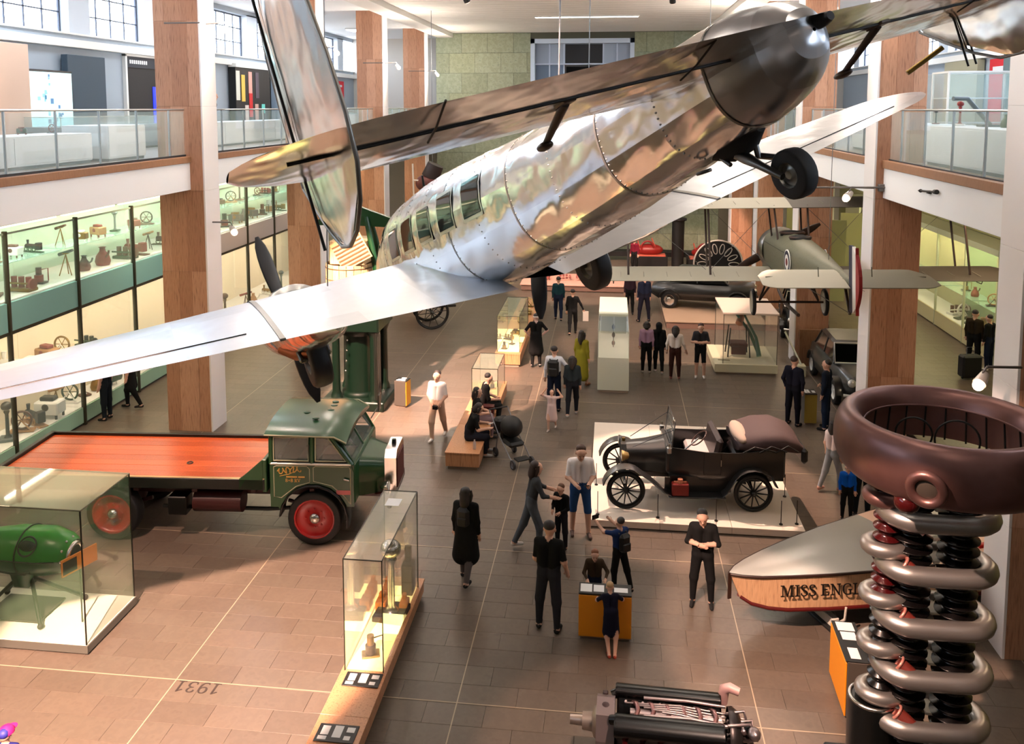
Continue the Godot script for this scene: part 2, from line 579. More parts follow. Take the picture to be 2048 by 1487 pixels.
func balustrade(x: float, side: String) -> void:
	var t = Node3D.new()
	t.name = numbered("trim_balustrade_" + side)
	add_child(t)
	t.set_meta("kind", "structure")
	t.set_meta("label", "glass balustrade along the %s gallery edge" % side)
	var g = pane("rail_glass", Color(0.82, 0.93, 0.92, 0.12))
	var steel = mt("rail_steel", Color(0.75, 0.77, 0.78), 0.3, 0.9)
	var mesh = B.new().bb(V(-0.006, 0.0, -0.66), V(0.006, 1.08, 0.66)).mesh(g)
	var post = B.new().bb(V(-0.02, -0.02, -0.012), V(0.02, 1.1, 0.012)).mesh(steel)
	var z = 0.2
	while z > -46.5:
		share("pane", mesh, t, V(x, 6.83, z - 0.675))
		share("clamp", post, t, V(x, 6.83, z))
		z -= 1.35
	put("handrail", B.new().cyl(V(x, 7.95, 0.9), V(x, 7.95, -46.8), 0.022, -1.0, 10), steel, t)
	put("base_rail", B.new().bb(V(x - 0.03, 6.83, -46.8), V(x + 0.03, 6.875, 0.9)), mt("rail_dark", Color(0.12, 0.12, 0.13), 0.5), t)
func outer_wall(x: float, out: float, wm: Material) -> void:
	# wall below 10.15 m, piers between the windows, beam above 11.9 m
	var side = "left" if out < 0 else "right"
	var x2 = x + out * 0.5
	struct("wall_upper_" + side, B.new().bb(V(x, 6.8, -50.5), V(x2, 10.12, 3.2)), wm)
	struct("wall_head_" + side, B.new().bb(V(x, 11.9, -50.5), V(x2, 12.1, 3.2)), wm)
	struct("trim_ledge_" + side, B.new().bb(V(x - out * 0.22, 9.72, -50.4), V(x + out * 0.05, 9.95, 3.1), 0.01), mt("trim_white"))
	struct("trim_sill_" + side, B.new().bb(V(x - out * 0.08, 10.1, -50.4), V(x2, 10.15, 3.1), 0.005), mt("trim_white"))
	var wn = 1
	var frame = mt("window_bar", Color(0.22, 0.24, 0.3), 0.5)
	var glass = pane("window_glass", Color(0.9, 0.95, 1.0, 0.06))
	for i in 17:
		var z0 = 0.1 - i * 4.05
		var z1 = z0 - 3.05
		if z1 < -50.0:
			break
		struct("wall_pier_" + side, B.new().bb(V(x, 10.1, z1), V(x2, 11.95, z1 - 1.0)), mt("wall_pier", Color(0.8, 0.83, 0.87), 0.7))
		var w = Node3D.new()
		w.name = numbered("window_%d" % (wn if out < 0 else wn + 20))
		add_child(w)
		w.position = V(x + out * 0.3, 10.15, (z0 + z1) / 2)
		w.set_meta("kind", "structure")
		w.set_meta("label", "bright gridded window above the %s gallery" % side)
		wn += 1
		put("frame", B.new().bb(V(-0.03, 0, -1.52), V(0.03, 0.05, 1.52)).bb(V(-0.03, 1.7, -1.52), V(0.03, 1.75, 1.52)).bb(V(-0.03, 0, -1.52), V(0.03, 1.75, -1.47)).bb(V(-0.03, 0, 1.47), V(0.03, 1.75, 1.52)), frame, w)
		for b in [-0.76, 0.0, 0.76]:
			put("glazing_bar", B.new().bb(V(-0.02, 0, b - 0.018), V(0.02, 1.75, b + 0.018)), frame, w)
		for b in [0.6, 1.2]:
			put("glazing_bar", B.new().bb(V(-0.02, b - 0.018, -1.5), V(0.02, b + 0.018, 1.5)), frame, w)
		for c4 in 4:
			put("pane", B.new().bb(V(-0.003, 0.04, -1.5 + c4 * 0.75), V(0.003, 1.72, -0.76 + c4 * 0.75)), glass, w)
func back_wall() -> void:
	var core = mt("back_core", Color(0.3, 0.31, 0.27), 0.9)
	var wb = struct("wall_back", B.new().bb(V(-9.8, 0, -47.5), V(5.8, 6.8, -47.06)).bb(V(-9.8, 6.8, -47.5), V(-4.5, 12.1, -47.06)).bb(V(1.15, 6.8, -47.5), V(5.8, 12.1, -47.06)).bb(V(-4.5, 11.75, -47.5), V(1.15, 12.1, -47.06)), core)
	var cs = [Color(0.56, 0.58, 0.48), Color(0.53, 0.55, 0.46), Color(0.58, 0.6, 0.51), Color(0.55, 0.58, 0.5)]
	var r = 0
	var y = 0.0
	while y < 12.0:
		var h = minf(1.1, 12.08 - y)
		var x = -9.8 - (0.7 if r % 2 else 0.0)
		while x < 5.8:
			var a = maxf(x, -9.8)
			var b = minf(x + 1.45, 5.8)
			x += 1.45
			var parts = [[a, b]]
			if y + h > 6.9:
				parts = []
				if a < -4.5:
					parts.append([a, minf(b, -4.5)])
				if b > 1.15:
					parts.append([maxf(a, 1.15), b])
			for q in parts:
				if q[1] - q[0] > 0.1:
					var k = rng.randi() % 4
					put("stone_slab", B.new().bb(V(q[0] + 0.006, y + 0.006, -47.07), V(q[1] - 0.006, y + h - 0.006, -47.0 - 0.006 * (k % 2)), 0.006), stone_mat("back_stone_%d" % k, cs[k]), wb)
		y += h
		r += 1
	# window wall and dark doorway inside the opening
	var fr = mt("back_frame", Color(0.72, 0.78, 0.86), 0.6)
	var w = Node3D.new()
	w.name = "window_back"
	add_child(w)
	w.position = V(-1.68, 6.8, -47.3)
	w.set_meta("kind", "structure")
	w.set_meta("label", "pale framed glass screen with dark doorway high in end wall")
	put("frame", B.new().bb(V(-2.83, 0, -0.1), V(-2.6, 4.95, 0.3)).bb(V(2.6, 0, -0.1), V(2.83, 4.95, 0.3)).bb(V(-2.83, 4.7, -0.1), V(2.83, 4.95, 0.3)), fr, w)
	put("transom", B.new().bb(V(-2.6, 3.55, -0.06), V(2.6, 3.62, 0.06)), fr, w)
	for x3 in [-1.0, 1.15, 1.9, -1.8]:
		put("mullion", B.new().bb(V(x3 - 0.03, 0, -0.06), V(x3 + 0.03, 4.7, 0.06)), fr, w)
	put("side_panel", B.new().bb(V(-2.6, 0, -0.4), V(-1.0, 3.55, -0.3)), mt("screen_blue", Color(0.42, 0.5, 0.6), 0.6), w)
	put("side_panel", B.new().bb(V(1.15, 0, -0.4), V(2.6, 3.55, -0.3)), mt("screen_blue"), w)
	put("top_panel", B.new().bb(V(-2.6, 3.6, -0.4), V(2.6, 4.7, -0.3)), mt("screen_pale", Color(0.62, 0.68, 0.76), 0.6), w)
	put("doorway", B.new().bb(V(-0.95, 0, -1.4), V(1.1, 3.5, -1.3)), mt("dark_void", Color(0.02, 0.02, 0.03), 0.9), w)
	put("transom_dark", B.new().bb(V(-0.95, 3.6, -0.29), V(1.1, 4.68, -0.28)), mt("dark_grey", Color(0.12, 0.13, 0.15), 0.7), w)
	struct("floor_end_room", B.new().bb(V(-5, 6.6, -50.4), V(1.6, 6.8, -47.5)), mt("gallery_floor"))
	struct("wall_end_room", B.new().bb(V(-9.75, 0, -50.9), V(5.7, 12.1, -50.4)), mt("wall_plain"))
func floor_mark() -> void:
	var fl = get_node("floor")
	plaque_text(fl, "floor_lettering", "1931", V(-5.62, 0.003, -10.5), 0.3, mt("letter_grey", Color(0.2, 0.16, 0.14), 0.6), Vector3(-PI / 2, PI, 0), 0.003)
func palette() -> void:
	mt("gear_steel", Color(0.35, 0.34, 0.33), 0.35, 0.9)
	mt("wheel_hub_grey", Color(0.5, 0.5, 0.48), 0.4, 0.8)
	mt("nickel", Color(0.82, 0.8, 0.78), 0.22, 1.0)
	mt("ex_white", Color(0.85, 0.85, 0.83), 0.5)
	mt("ex_black", Color(0.03, 0.03, 0.035), 0.4)
	mt("ex_grey", Color(0.35, 0.38, 0.38), 0.45, 0.3)
	mt("ex_brown", Color(0.32, 0.17, 0.09), 0.5)
	mt("ex_green", Color(0.05, 0.2, 0.07), 0.45)
	mt("ex_tan", Color(0.62, 0.45, 0.28), 0.6)
	mt("ex_red", Color(0.45, 0.1, 0.08), 0.5)
	mt("ex_brass", Color(0.55, 0.42, 0.2), 0.35, 0.8)
func exhibit_row(words: String, xs: Array, y: float, x: float, seed2: int, s0: float) -> void:
	rng.seed = seed2
	var tones = ["white", "black", "grey", "brown", "green", "tan", "red", "brass"]
	var kinds = ["pillar model", "three-cylinder engine model", "flywheel model", "spouted vessel", "boxy instrument", "tripod telescope", "locomotive model", "stacked drum apparatus"]
	var ord = ["first", "second", "third", "fourth", "fifth", "sixth", "seventh"]
	for i in xs.size():
		var c = rng.randi() % 8
		var d = (c + 1 + rng.randi() % 6) % 8
		var k = rng.randi() % 8
		instrument("exhibit_model", "%s and %s %s, %s %s" % [tones[c], tones[d], kinds[k], ord[i], words], V(x + rng.randf_range(-0.12, 0.12), y + 0.004, xs[i]), s0 * rng.randf_range(0.8, 1.25), k, mt("ex_" + tones[c]), mt("ex_" + tones[d]), "exhibits in the wall cases")
func display_walls() -> void:
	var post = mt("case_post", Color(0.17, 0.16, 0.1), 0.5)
	var teal = mt("beam_teal", Color(0.46, 0.64, 0.62), 0.6)
	var lilac = mt("beam_grey", Color(0.66, 0.62, 0.6), 0.6)
	var mint = mt("base_mint", Color(0.55, 0.68, 0.58), 0.6)
	var cream = mt("case_back", Color(0.86, 0.81, 0.71), 0.7)
	var pale = mt("case_back_pale", Color(0.74, 0.8, 0.7), 0.7)
	var glass = pane("wallcase_glass", Color(0.82, 0.95, 0.88, 0.08))
	var shelf = pane("shelf_glass", Color(0.72, 0.92, 0.85, 0.35))
	var names = ["nearest", "second", "third", "fourth", "fifth", "sixth", "seventh", "eighth", "ninth", "tenth", "eleventh", "farthest"]
	for i in 12:
		var z0 = -14.5 - i * 2.48
		var z1 = z0 - 2.48
		var t = thing("tall_showcase", "%s bay of the tall left wall showcase with %s beam" % [names[i], "teal" if i < 5 else "grey"], "showcase", V(-13.2, 0, (z0 + z1) / 2), 0.0, "bays of the left wall showcase")
		var h = 1.24
		put("post", B.new().bb(V(-0.06, 0, h - 0.068), V(0.05, 5.3, h - 0.004), 0.01), post, t)
		put("base_panel", B.new().bb(V(-0.04, 0.06, -h + 0.004), V(0.0, 0.46, h - 0.07), 0.004), mint, t)
		put("plinth", B.new().bb(V(-1.7, 0, -h + 0.004), V(-0.06, 0.06, h - 0.07)), mt("plinth_dark", Color(0.15, 0.14, 0.12), 0.7), t)
		put("lower_floor", B.new().bb(V(-1.7, 0.4, -h + 0.004), V(-0.07, 0.46, h - 0.004)), mt("ex_white"), t)
		put("beam", B.new().bb(V(-0.3, 3.05, -h + 0.004), V(0.0, 3.7, h - 0.07), 0.006), teal if i < 5 else lilac, t)
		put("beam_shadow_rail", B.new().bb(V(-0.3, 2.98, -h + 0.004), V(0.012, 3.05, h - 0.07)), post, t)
		put("upper_floor", B.new().bb(V(-1.7, 3.64, -h + 0.004), V(-0.07, 3.74, h - 0.004), 0.004), mt("ex_white"), t)
		put("mid_shelf", B.new().bb(V(-1.2, 4.48, -h + 0.02), V(-0.35, 4.5, h - 0.1)), shelf, t)
		put("upper_glass", B.new().bb(V(-0.02, 3.74, -h + 0.01), V(-0.012, 5.22, h - 0.075)), glass, t)
		put("lower_glass", B.new().bb(V(-0.02, 0.46, -h + 0.01), V(-0.012, 2.98, h - 0.075)), glass, t)
		put("top_rail", B.new().bb(V(-0.03, 5.22, -h + 0.004), V(0.0, 5.26, h - 0.07)), mt("case_rail", Color(0.5, 0.55, 0.5), 0.4), t)
		put("back_panel", B.new().bb(V(-1.75, 0.46, -h + 0.004), V(-1.7, 3.0, h - 0.004)), cream, t)
		put("back_panel", B.new().bb(V(-1.75, 3.74, -h + 0.004), V(-1.7, 6.0, h - 0.004)), pale, t)
		var lamp = put("lamp_strip", B.new().bb(V(-0.5, 2.9, -h + 0.1), V(-0.4, 2.95, h - 0.2)), glow("case_lamp_glow", Color(1.0, 0.92, 0.75), 2.0), t)
		if i < 9:
			area(t, V(-13.65, 2.88, (z0 + z1) / 2), V(-0.35, -1, 0), Vector2(2.1, 0.1), Color(1.0, 0.92, 0.8), 1.5)
			area(t, V(-13.65, 5.28, (z0 + z1) / 2), V(-0.35, -1, 0), Vector2(2.1, 0.1), Color(0.92, 1.0, 0.94), 1.3)
			put("lamp_strip", B.new().bb(V(-0.5, 5.3, -h + 0.1), V(-0.4, 5.35, h - 0.2)), mt("case_lamp_glow"), t)
		var w = "on the %s, " + names[i] + " left bay"
		if i >= 1 and i < 8:
			exhibit_row(w % "upper floor", [z0 - 0.45, z0 - 1.1, z0 - 1.9], 3.74, -13.75, 100 + i, 0.75)
			exhibit_row(w % "glass shelf", [z0 - 0.5, z0 - 1.2, z0 - 1.95], 4.5, -13.95, 200 + i, 0.55)
			exhibit_row(w % "lower floor", [z0 - 0.3, z0 - 0.8, z0 - 1.3, z0 - 1.75, z0 - 2.2] if i < 4 else [z0 - 0.6, z0 - 1.6], 0.46, -13.65, 300 + i, 0.8)
			if i < 3:
				exhibit_row(w % "back ledge", [z0 - 0.4, z0 - 1.1, z0 - 1.9], 1.46, -14.42, 400 + i, 0.8)
				put("back_ledge", B.new().bb(V(-1.7, 0.46, -h + 0.004), V(-0.95, 1.46, h - 0.1), 0.01), cream, t)
	# right wall cases, lit and yellowish
	var olive = mt("right_back", Color(0.72, 0.71, 0.54), 0.7)
	for i in 9:
		var z0 = -22.5 - i * 2.5
		var t = thing("tall_showcase", "%s bay of the yellow-lit showcase along the right aisle" % names[i], "showcase", V(11.93, 0, z0 - 1.25), 0.0, "bays of the right wall showcase")
		put("post", B.new().bb(V(-0.03, 0, 1.2), V(0.05, 3.6, 1.246), 0.008), mt("post_pale", Color(0.7, 0.72, 0.6), 0.5), t)
		put("base_panel", B.new().bb(V(-0.02, 0.03, -1.246), V(0.04, 0.55, 1.2), 0.004), mt("base_cream", Color(0.72, 0.68, 0.5), 0.6), t)
		put("floor_panel", B.new().bb(V(0.04, 0.5, -1.246), V(1.05, 0.55, 1.246)), mt("ex_white"), t)
		put("mid_shelf", B.new().bb(V(0.3, 1.45, -1.2), V(1.0, 1.47, 1.15)), pane("shelf_glass"), t)
		put("glass", B.new().bb(V(-0.006, 0.55, -1.24), V(0.0, 3.4, 1.19)), pane("olive_glass", Color(0.9, 0.92, 0.75, 0.06)), t)
		put("back_panel", B.new().bb(V(1.0, 0.55, -1.246), V(1.05, 3.6, 1.246)), olive if i % 3 else mt("right_back_green", Color(0.58, 0.68, 0.52), 0.7), t)
		put("head", B.new().bb(V(-0.03, 3.4, -1.246), V(1.05, 3.6, 1.246)), mt("post_pale"), t)
		put("lamp_strip", B.new().bb(V(0.15, 3.34, -1.1), V(0.25, 3.39, 1.1)), glow("right_lamp_glow", Color(1.0, 0.95, 0.65), 2.0), t)
		area(t, V(12.13, 3.31, z0 - 1.25), V(0.25, -1, 0), Vector2(2.1, 0.1), Color(1.0, 0.94, 0.76), 1.3)
		if i < 4:
			exhibit_row("on the floor, " + names[i] + " right bay", [z0 - 0.5, z0 - 1.2, z0 - 1.9], 0.55, 12.4, 500 + i, 0.7)
			exhibit_row("on the glass shelf, " + names[i] + " right bay", [z0 - 0.7, z0 - 1.7], 1.47, 12.55, 600 + i, 0.6)
	# olive glass screens across the right aisle
	for q in [[-36.0, 8.2, 9.6], [-38.5, 10.0, 11.4], [-43.0, 7.2, 8.4], [-45.0, 9.0, 11.0]]:
		var s = put("glass_screen", B.new().bb(V(q[1], 0.02, q[0]), V(q[2], 3.4, q[0] + 0.05), 0.005), mt("screen_olive", Color(0.6, 0.6, 0.42), 0.3))
		tag(s, ["olive glass screen panel nearest in the right aisle", "olive glass screen panel beside the right wall cases", "olive glass screen panel far back near the column row", "olive glass screen panel at the far end of right aisle"][[-36.0, -38.5, -43.0, -45.0].find(q[0])], "screen", "olive screens in the right aisle")
	tag(put("white_pillar", B.new().cyl(V(10.0, 0, -40.5), V(10.0, 6.02, -40.5), 0.22, -1.0, 20), mt("column_white", Color(0.88, 0.86, 0.85), 0.55)), "round white pillar standing in the far right aisle", "pillar")
func cabinet(label: String, a: Vector3, b: Vector3, m: Material, glass_h := 0.0) -> Node3D:
	var c = (a + b) * 0.5
	var t = thing("display_cabinet", label, "cabinet", V(c.x, a.y, c.z), 0.0, "upper gallery cabinets")
	var s = (b - a) * 0.5
	put("body", B.new().bb(V(-s.x, 0.06, -s.z), V(s.x, b.y - a.y, s.z), 0.01), m, t)
	put("plinth", B.new().bb(V(-s.x + 0.03, 0, -s.z + 0.03), V(s.x - 0.03, 0.06, s.z - 0.03)), mt("plinth_grey", Color(0.35, 0.36, 0.37), 0.6), t)
	var n = maxi(1, int(s.z * 2 / 1.2))
	for i in n:
		put("front_panel", B.new().bb(V(s.x, 0.1, -s.z + 2 * s.z * i / n + 0.01), V(s.x + 0.012, b.y - a.y - 0.04, -s.z + 2 * s.z * (i + 1) / n - 0.01), 0.003), m, t)
		put("front_panel", B.new().bb(V(-s.x - 0.012, 0.1, -s.z + 2 * s.z * i / n + 0.01), V(-s.x, b.y - a.y - 0.04, -s.z + 2 * s.z * (i + 1) / n - 0.01), 0.003), m, t)
	if glass_h > 0:
		glass_box(t, V(-s.x, b.y - a.y, -s.z), V(s.x, b.y - a.y + glass_h, s.z), pane("rail_glass", Color(0.82, 0.93, 0.92, 0.12)), mt("edge_white", Color(0.7, 0.7, 0.66), 0.4), 0.012)
	return t
func galleries() -> void:
	var cw = mt("cabinet_white", Color(0.82, 0.85, 0.86), 0.5)
	var cg = mt("cabinet_grey", Color(0.55, 0.6, 0.63), 0.55)
	# left upper gallery
	cabinet("long white display table behind the nearest left balustrade", V(-12.3, 6.8, -17.4), V(-11.3, 7.45, -12.5), cw, 0.0)
	cabinet("white display table beside the first left column upstairs", V(-12.2, 6.8, -19.2), V(-11.1, 7.6, -17.7), cw, 0.0)
	cabinet("grey display table against the upper left wall", V(-14.9, 6.8, -26.0), V(-13.8, 7.5, -20.0), cg, 0.25)
	cabinet("white display table beyond the first left column upstairs", V(-13.0, 6.8, -32.0), V(-12.0, 7.55, -24.0), cw, 0.0)
	cabinet("white display table at the far end of the upper left gallery", V(-12.4, 6.8, -45.0), V(-11.4, 7.7, -37.0), cw, 0.3)
	exhibit_row("on the nearest left gallery table", [-13.2, -14.1, -15.0, -15.9, -16.8], 7.45, -11.8, 700, 0.3)
	exhibit_row("on the far left gallery table", [-38.0, -39.5, -41.0, -42.5], 7.7, -11.9, 710, 0.4)
	var pp = struct("wall_partition_1", B.new().bb(V(-15.5, 6.8, -20.3), V(-14.8, 9.6, -16.5), 0.01), mt("partition_peach", Color(0.78, 0.66, 0.58), 0.7))
	struct("wall_partition_2", B.new().bb(V(-15.5, 6.8, -24.4), V(-15.3, 9.5, -22.6), 0.01), mt("partition_slate", Color(0.22, 0.28, 0.33), 0.7))
	struct("wall_partition_3", B.new().bb(V(-15.5, 6.8, -43.0), V(-15.2, 10.4, -37.5), 0.01), mt("partition_blue", Color(0.48, 0.54, 0.6), 0.7))
	var sc = thing("projection_screen", "glowing pale projection screen with blue figure image on upper left wall", "screen", V(-15.0, 6.8, -21.35))
	put("stand", B.new().bb(V(-0.05, 0, -0.4), V(0.0, 0.3, 0.4)), mt("ex_black"), sc)
	put("frame", B.new().bb(V(-0.05, 0.3, -0.95), V(0.02, 2.2, 0.95), 0.01), mt("ex_black"), sc)
	put("display", B.new().bb(V(0.02, 0.36, -0.9), V(0.03, 2.14, 0.9)), glow("screen_glow", Color(0.72, 0.93, 0.94), 0.34), sc)
	rng.seed = 5
	for k in 26:
		var y = rng.randf_range(0.45, 2.05)
		var z = clampf(rng.randfn(0.0, 0.36), -0.8, 0.8)
		put("image_mark", B.new().bb(V(0.03, y - 0.05, z - 0.05), V(0.033, y + rng.randf() * 0.1, z + rng.randf() * 0.09)), glow("screen_mark_%d" % (k % 3), [Color(0.3, 0.45, 0.6), Color(0.5, 0.7, 0.75), Color(0.85, 0.97, 0.97)][k % 3], 0.25), sc)
	area(sc, V(-14.9, 8.05, -21.35), V(1, 0, 0), Vector2(1.7, 1.7), Color(0.75, 0.95, 1.0), 0.6)
	var bk = put("low_railing", B.new().bb(V(-14.6, 7.3, -20.2), V(-14.58, 7.36, -19.4)).bb(V(-14.6, 6.8, -20.2), V(-14.58, 7.3, -20.17)).bb(V(-14.6, 6.8, -19.43), V(-14.58, 7.3, -19.4)), mt("ex_black"))
	tag(bk, "short dark metal railing left of the projection screen", "railing")
	var dw = Node3D.new()
	dw.name = "door_1"
	add_child(dw)
	dw.position = V(-15.6, 6.8, -27.3)
	dw.set_meta("kind", "structure")
	dw.set_meta("label", "dark doorway with purple and blue light on the upper left wall")
	put("opening", B.new().bb(V(0.0, 0, -1.4), V(0.04, 2.5, 1.4)), mt("door_black", Color(0.03, 0.015, 0.03), 0.6), dw)
	put("frame", B.new().bb(V(0.0, 0, 1.4), V(0.12, 2.9, 1.5)).bb(V(0.0, 0, -1.5), V(0.12, 2.9, -1.4)).bb(V(0.0, 2.85, -1.5), V(0.12, 2.95, 1.5)), mt("trim_white"), dw)
	put("sign_band", B.new().bb(V(0.04, 2.5, -1.4), V(0.08, 2.85, 1.4)), mt("sign_slate", Color(0.12, 0.14, 0.18), 0.6), dw)
	for k in 9:
		put("sign_letter", B.new().bb(V(0.08, 2.62, 1.2 - k * 0.12), V(0.085, 2.74, 1.12 - k * 0.12)), mt("print_white", Color(0.85, 0.85, 0.85), 0.5), dw)
	put("blue_light", B.new().bb(V(0.04, 0.6, -0.5), V(0.06, 1.9, -0.2)), glow("door_blue_glow", Color(0.08, 0.15, 0.8), 0.8), dw)
	put("red_light", B.new().bb(V(0.04, 0.2, -1.0), V(0.06, 2.3, -0.8)), glow("door_red_glow", Color(0.5, 0.05, 0.15), 0.5), dw)
	var ps = thing("poster_showcase", "dark wall showcase of yellow, red and white tall posters upstairs", "showcase", V(-15.55, 6.8, -35.0))
	put("cabinet_body", B.new().bb(V(0, 0.6, -1.8), V(0.3, 2.85, 1.7), 0.01), mt("poster_black", Color(0.03, 0.025, 0.03), 0.5), ps)
	put("header", B.new().bb(V(0.0, 2.85, -1.8), V(0.34, 3.0, 1.7)), mt("trim_white"), ps)
	for q in [[1.5, 1.5, 1.2, Color(0.85, 0.85, 0.8)], [1.0, 1.45, 1.1, Color(0.85, 0.72, 0.3)], [0.3, 1.8, 0.9, Color(0.85, 0.6, 0.55)], [0.28, 0.8, 1.0, Color(0.75, 0.08, 0.1)], [0.7, 0.65, 0.65, Color(0.8, 0.75, 0.72)], [-0.4, 1.6, 1.1, Color(0.3, 0.25, 0.3)], [-0.3, 0.65, 0.7, Color(0.75, 0.6, 0.55)], [-1.0, 0.95, 0.4, Color(0.4, 0.8, 0.75)]]:
		put("poster", B.new().bb(V(0.3, q[1], q[0] - 0.17), V(0.315, q[1] + q[2], q[0] + 0.17), 0.002), mt("poster_%s" % q[3].to_html(), q[3], 0.5), ps)
	for q in [[V(-15.59, 7.4, -48.2), V(-15.5, 9.5, -46.4), "red banner panel at far end of the upper left gallery"], [V(12.9, 7.0, -31.3), V(12.99, 9.65, -30.0), "tall red banner with white heading on the upper right wall"]]:
		var rb = thing("red_banner", q[2], "banner", q[0])
		put("cloth", B.new().bb(Vector3.ZERO, q[1] - q[0], 0.005), mt("banner_red", Color(0.78, 0.05, 0.12), 0.6), rb)
		var d: Vector3 = q[1] - q[0]
		var fx = d.x if q[0].x < 0 else -0.004
		put("heading", B.new().bb(V(fx, d.y * 0.84, d.z * 0.2), V(fx + 0.004, d.y * 0.9, d.z * 0.8)), mt("print_white"), rb)
		put("text_block", B.new().bb(V(fx, d.y * 0.35, d.z * 0.25), V(fx + 0.004, d.y * 0.5, d.z * 0.75)), mt("banner_pink", Color(0.85, 0.3, 0.32), 0.6), rb)
	# right upper gallery
	cabinet("white display table behind the right balustrade by second column", V(6.6, 6.8, -18.9), V(7.7, 7.62, -14.6), cw, 0.0)
	cabinet("pale display table beyond the second right column upstairs", V(7.0, 6.8, -26.0), V(8.2, 7.6, -20.5), cw, 0.0)
	cabinet("tall white cabinet against the upper right wall", V(11.5, 6.8, -37.5), V(12.6, 9.3, -35.5), cw, 0.0)
	var vc = thing("tall_vitrine", "tall glass vitrine with thin white frame on the upper right gallery", "showcase", V(10.4, 6.8, -26.0))
	glass_box(vc, V(-1.0, 0.05, -0.6), V(1.0, 2.2, 0.6), pane("rail_glass"), mt("ex_white"), 0.05)
	put("base", B.new().bb(V(-1.0, 0, -0.6), V(1.0, 0.05, 0.6)), cw, vc)
	for y in [0.75, 1.45]:
		put("shelf", B.new().bb(V(-0.98, y, -0.58), V(0.98, y + 0.03, 0.58)), cw, vc)
	struct("wall_partition_4", B.new().bb(V(12.7, 6.8, -34.8), V(12.95, 9.7, -31.8), 0.01), mt("partition_stone", Color(0.62, 0.6, 0.5), 0.7))
	struct("wall_partition_5", B.new().bb(V(12.7, 6.8, -29.8), V(12.95, 9.9, -24.0), 0.01), mt("partition_teal", Color(0.35, 0.42, 0.43), 0.7))
	# white laboratory apparatus
	var ap = thing("white_apparatus", "white jointed laboratory apparatus on a stand behind right balustrade", "apparatus", V(7.15, 7.62, -15.2))
	put("base", B.new().bb(V(-0.25, 0, -0.2), V(0.25, 0.05, 0.2), 0.01), mt("ex_black"), ap)
	put("column", B.new().cyl(V(0, 0.05, 0), V(0, 0.9, 0), 0.035).cyl(V(0.14, 0.05, 0), V(0.14, 0.8, 0), 0.02), mt("ex_white"), ap)
	put("cross_arm", B.new().cyl(V(-0.35, 0.66, 0), V(0.4, 0.7, 0), 0.03).ball(V(-0.35, 0.66, 0), Vector3.ONE * 0.07).ball(V(0.42, 0.7, 0), Vector3.ONE * 0.09), mt("ex_white"), ap)
	put("pipework", B.new().tube([V(0.2, 0.05, 0.1), V(0.35, 0.3, 0.1), V(0.15, 0.45, 0.12), V(0.3, 0.6, 0.05)], 0.025, 8), mt("ex_grey"), ap)
	put("globe", B.new().ball(V(0.35, 0.3, 0.0), Vector3.ONE * 0.12), mt("ivory", Color(0.8, 0.72, 0.5), 0.5), ap)
	var lv = thing("bent_lever", "long grey bent lever lying on the white table upstairs right", "exhibit", V(7.0, 7.62, -17.6))
	put("arm", B.new().tube([V(-0.5, 0.55, 0.3), V(-0.2, 0.55, 0.2), V(0.4, 0.04, -0.2)], 0.045, 8), mt("ex_grey"), lv)
	put("foot", B.new().bb(V(0.2, 0, -0.35), V(0.6, 0.05, -0.05), 0.01), mt("ex_grey"), lv)
	exhibit_row("on the table by the second right column", [-14.9, -16.0, -16.7, -18.5], 7.62, 7.2, 720, 0.4)
	exhibit_row("on the table beyond the second right column", [-21.5, -23.0, -24.5], 7.6, 7.6, 730, 0.4)
	# swing arms with spot lamps on the columns
	var arm = mt("arm_steel", Color(0.45, 0.43, 0.42), 0.4, 0.7)
	var n = 0
	var words = ["first left column upstairs", "second left column upstairs", "third left column upstairs", "fourth left column upstairs", "first left column at wing height", "second right column below the gallery", "third right column below the gallery", "nearest right column low down", "nearest right column mid height", "fourth left column low down", "second right column upstairs", "third right column upstairs", "fourth right column upstairs"]
	for q in [[-9.72, 10.0, -19.7, -10.6, 1], [-9.72, 10.0, -27.8, -10.6, 1], [-9.72, 9.9, -36.0, -10.6, 1], [-9.72, 9.9, -44.2, -10.6, 1], [-9.72, 5.2, -19.7, -9.7, 0], [5.7, 6.25, -19.3, 6.2, 0], [5.7, 6.5, -26.8, 6.2, 0], [5.7, 3.2, -12.3, 5.7, 0], [5.7, 4.4, -12.3, 5.7, 0], [-9.72, 5.0, -44.0, -9.7, 0], [5.7, 10.0, -19.6, 6.2, 1], [5.7, 10.0, -27.1, 6.2, 1], [5.7, 10.0, -34.6, 6.2, 1]]:
		var t = thing("bracket_lamp", "small spot lamp on a steel arm on the %s" % words[n], "lamp", V(q[0], q[1], q[2]), 0.0, "bracket lamps on the columns")
		n += 1
		var s = 1.0 if q[0] < 0 else -1.0
		put("arm", B.new().cyl(V(0, 0, 0), V(s * 0.5, 0.02, 0.1), 0.02, -1.0, 8).cyl(V(0, 0, 0.3) if q[4] else V(0, 0, 0), V(-s * 0.9 if q[4] else 0.0, 0.0, 0.3 if q[4] else 0.0), 0.018, -1.0, 8), arm, t)
		if n == 6 or n == 7:
			put("wall_plate", B.new().bb(V(0.1, -0.08, -0.14), V(0.3, 0.08, 0.0), 0.01), arm, t)
			put("long_arm", B.new().cyl(V(-1.3, 0.0, 0.02), V(0.45, 0.02, 0.02), 0.022, -1.0, 8).tube([V(0.45, 0.02, 0.02), V(0.46, -0.12, 0.02), V(0.4, -0.2, 0.02)], 0.018, 6), arm, t)
		put("yoke", B.new().tube([V(s * 0.5, 0.02, 0.1), V(s * 0.55, -0.06, 0.1), V(s * 0.56, -0.12, 0.1)], 0.014, 6), arm, t)
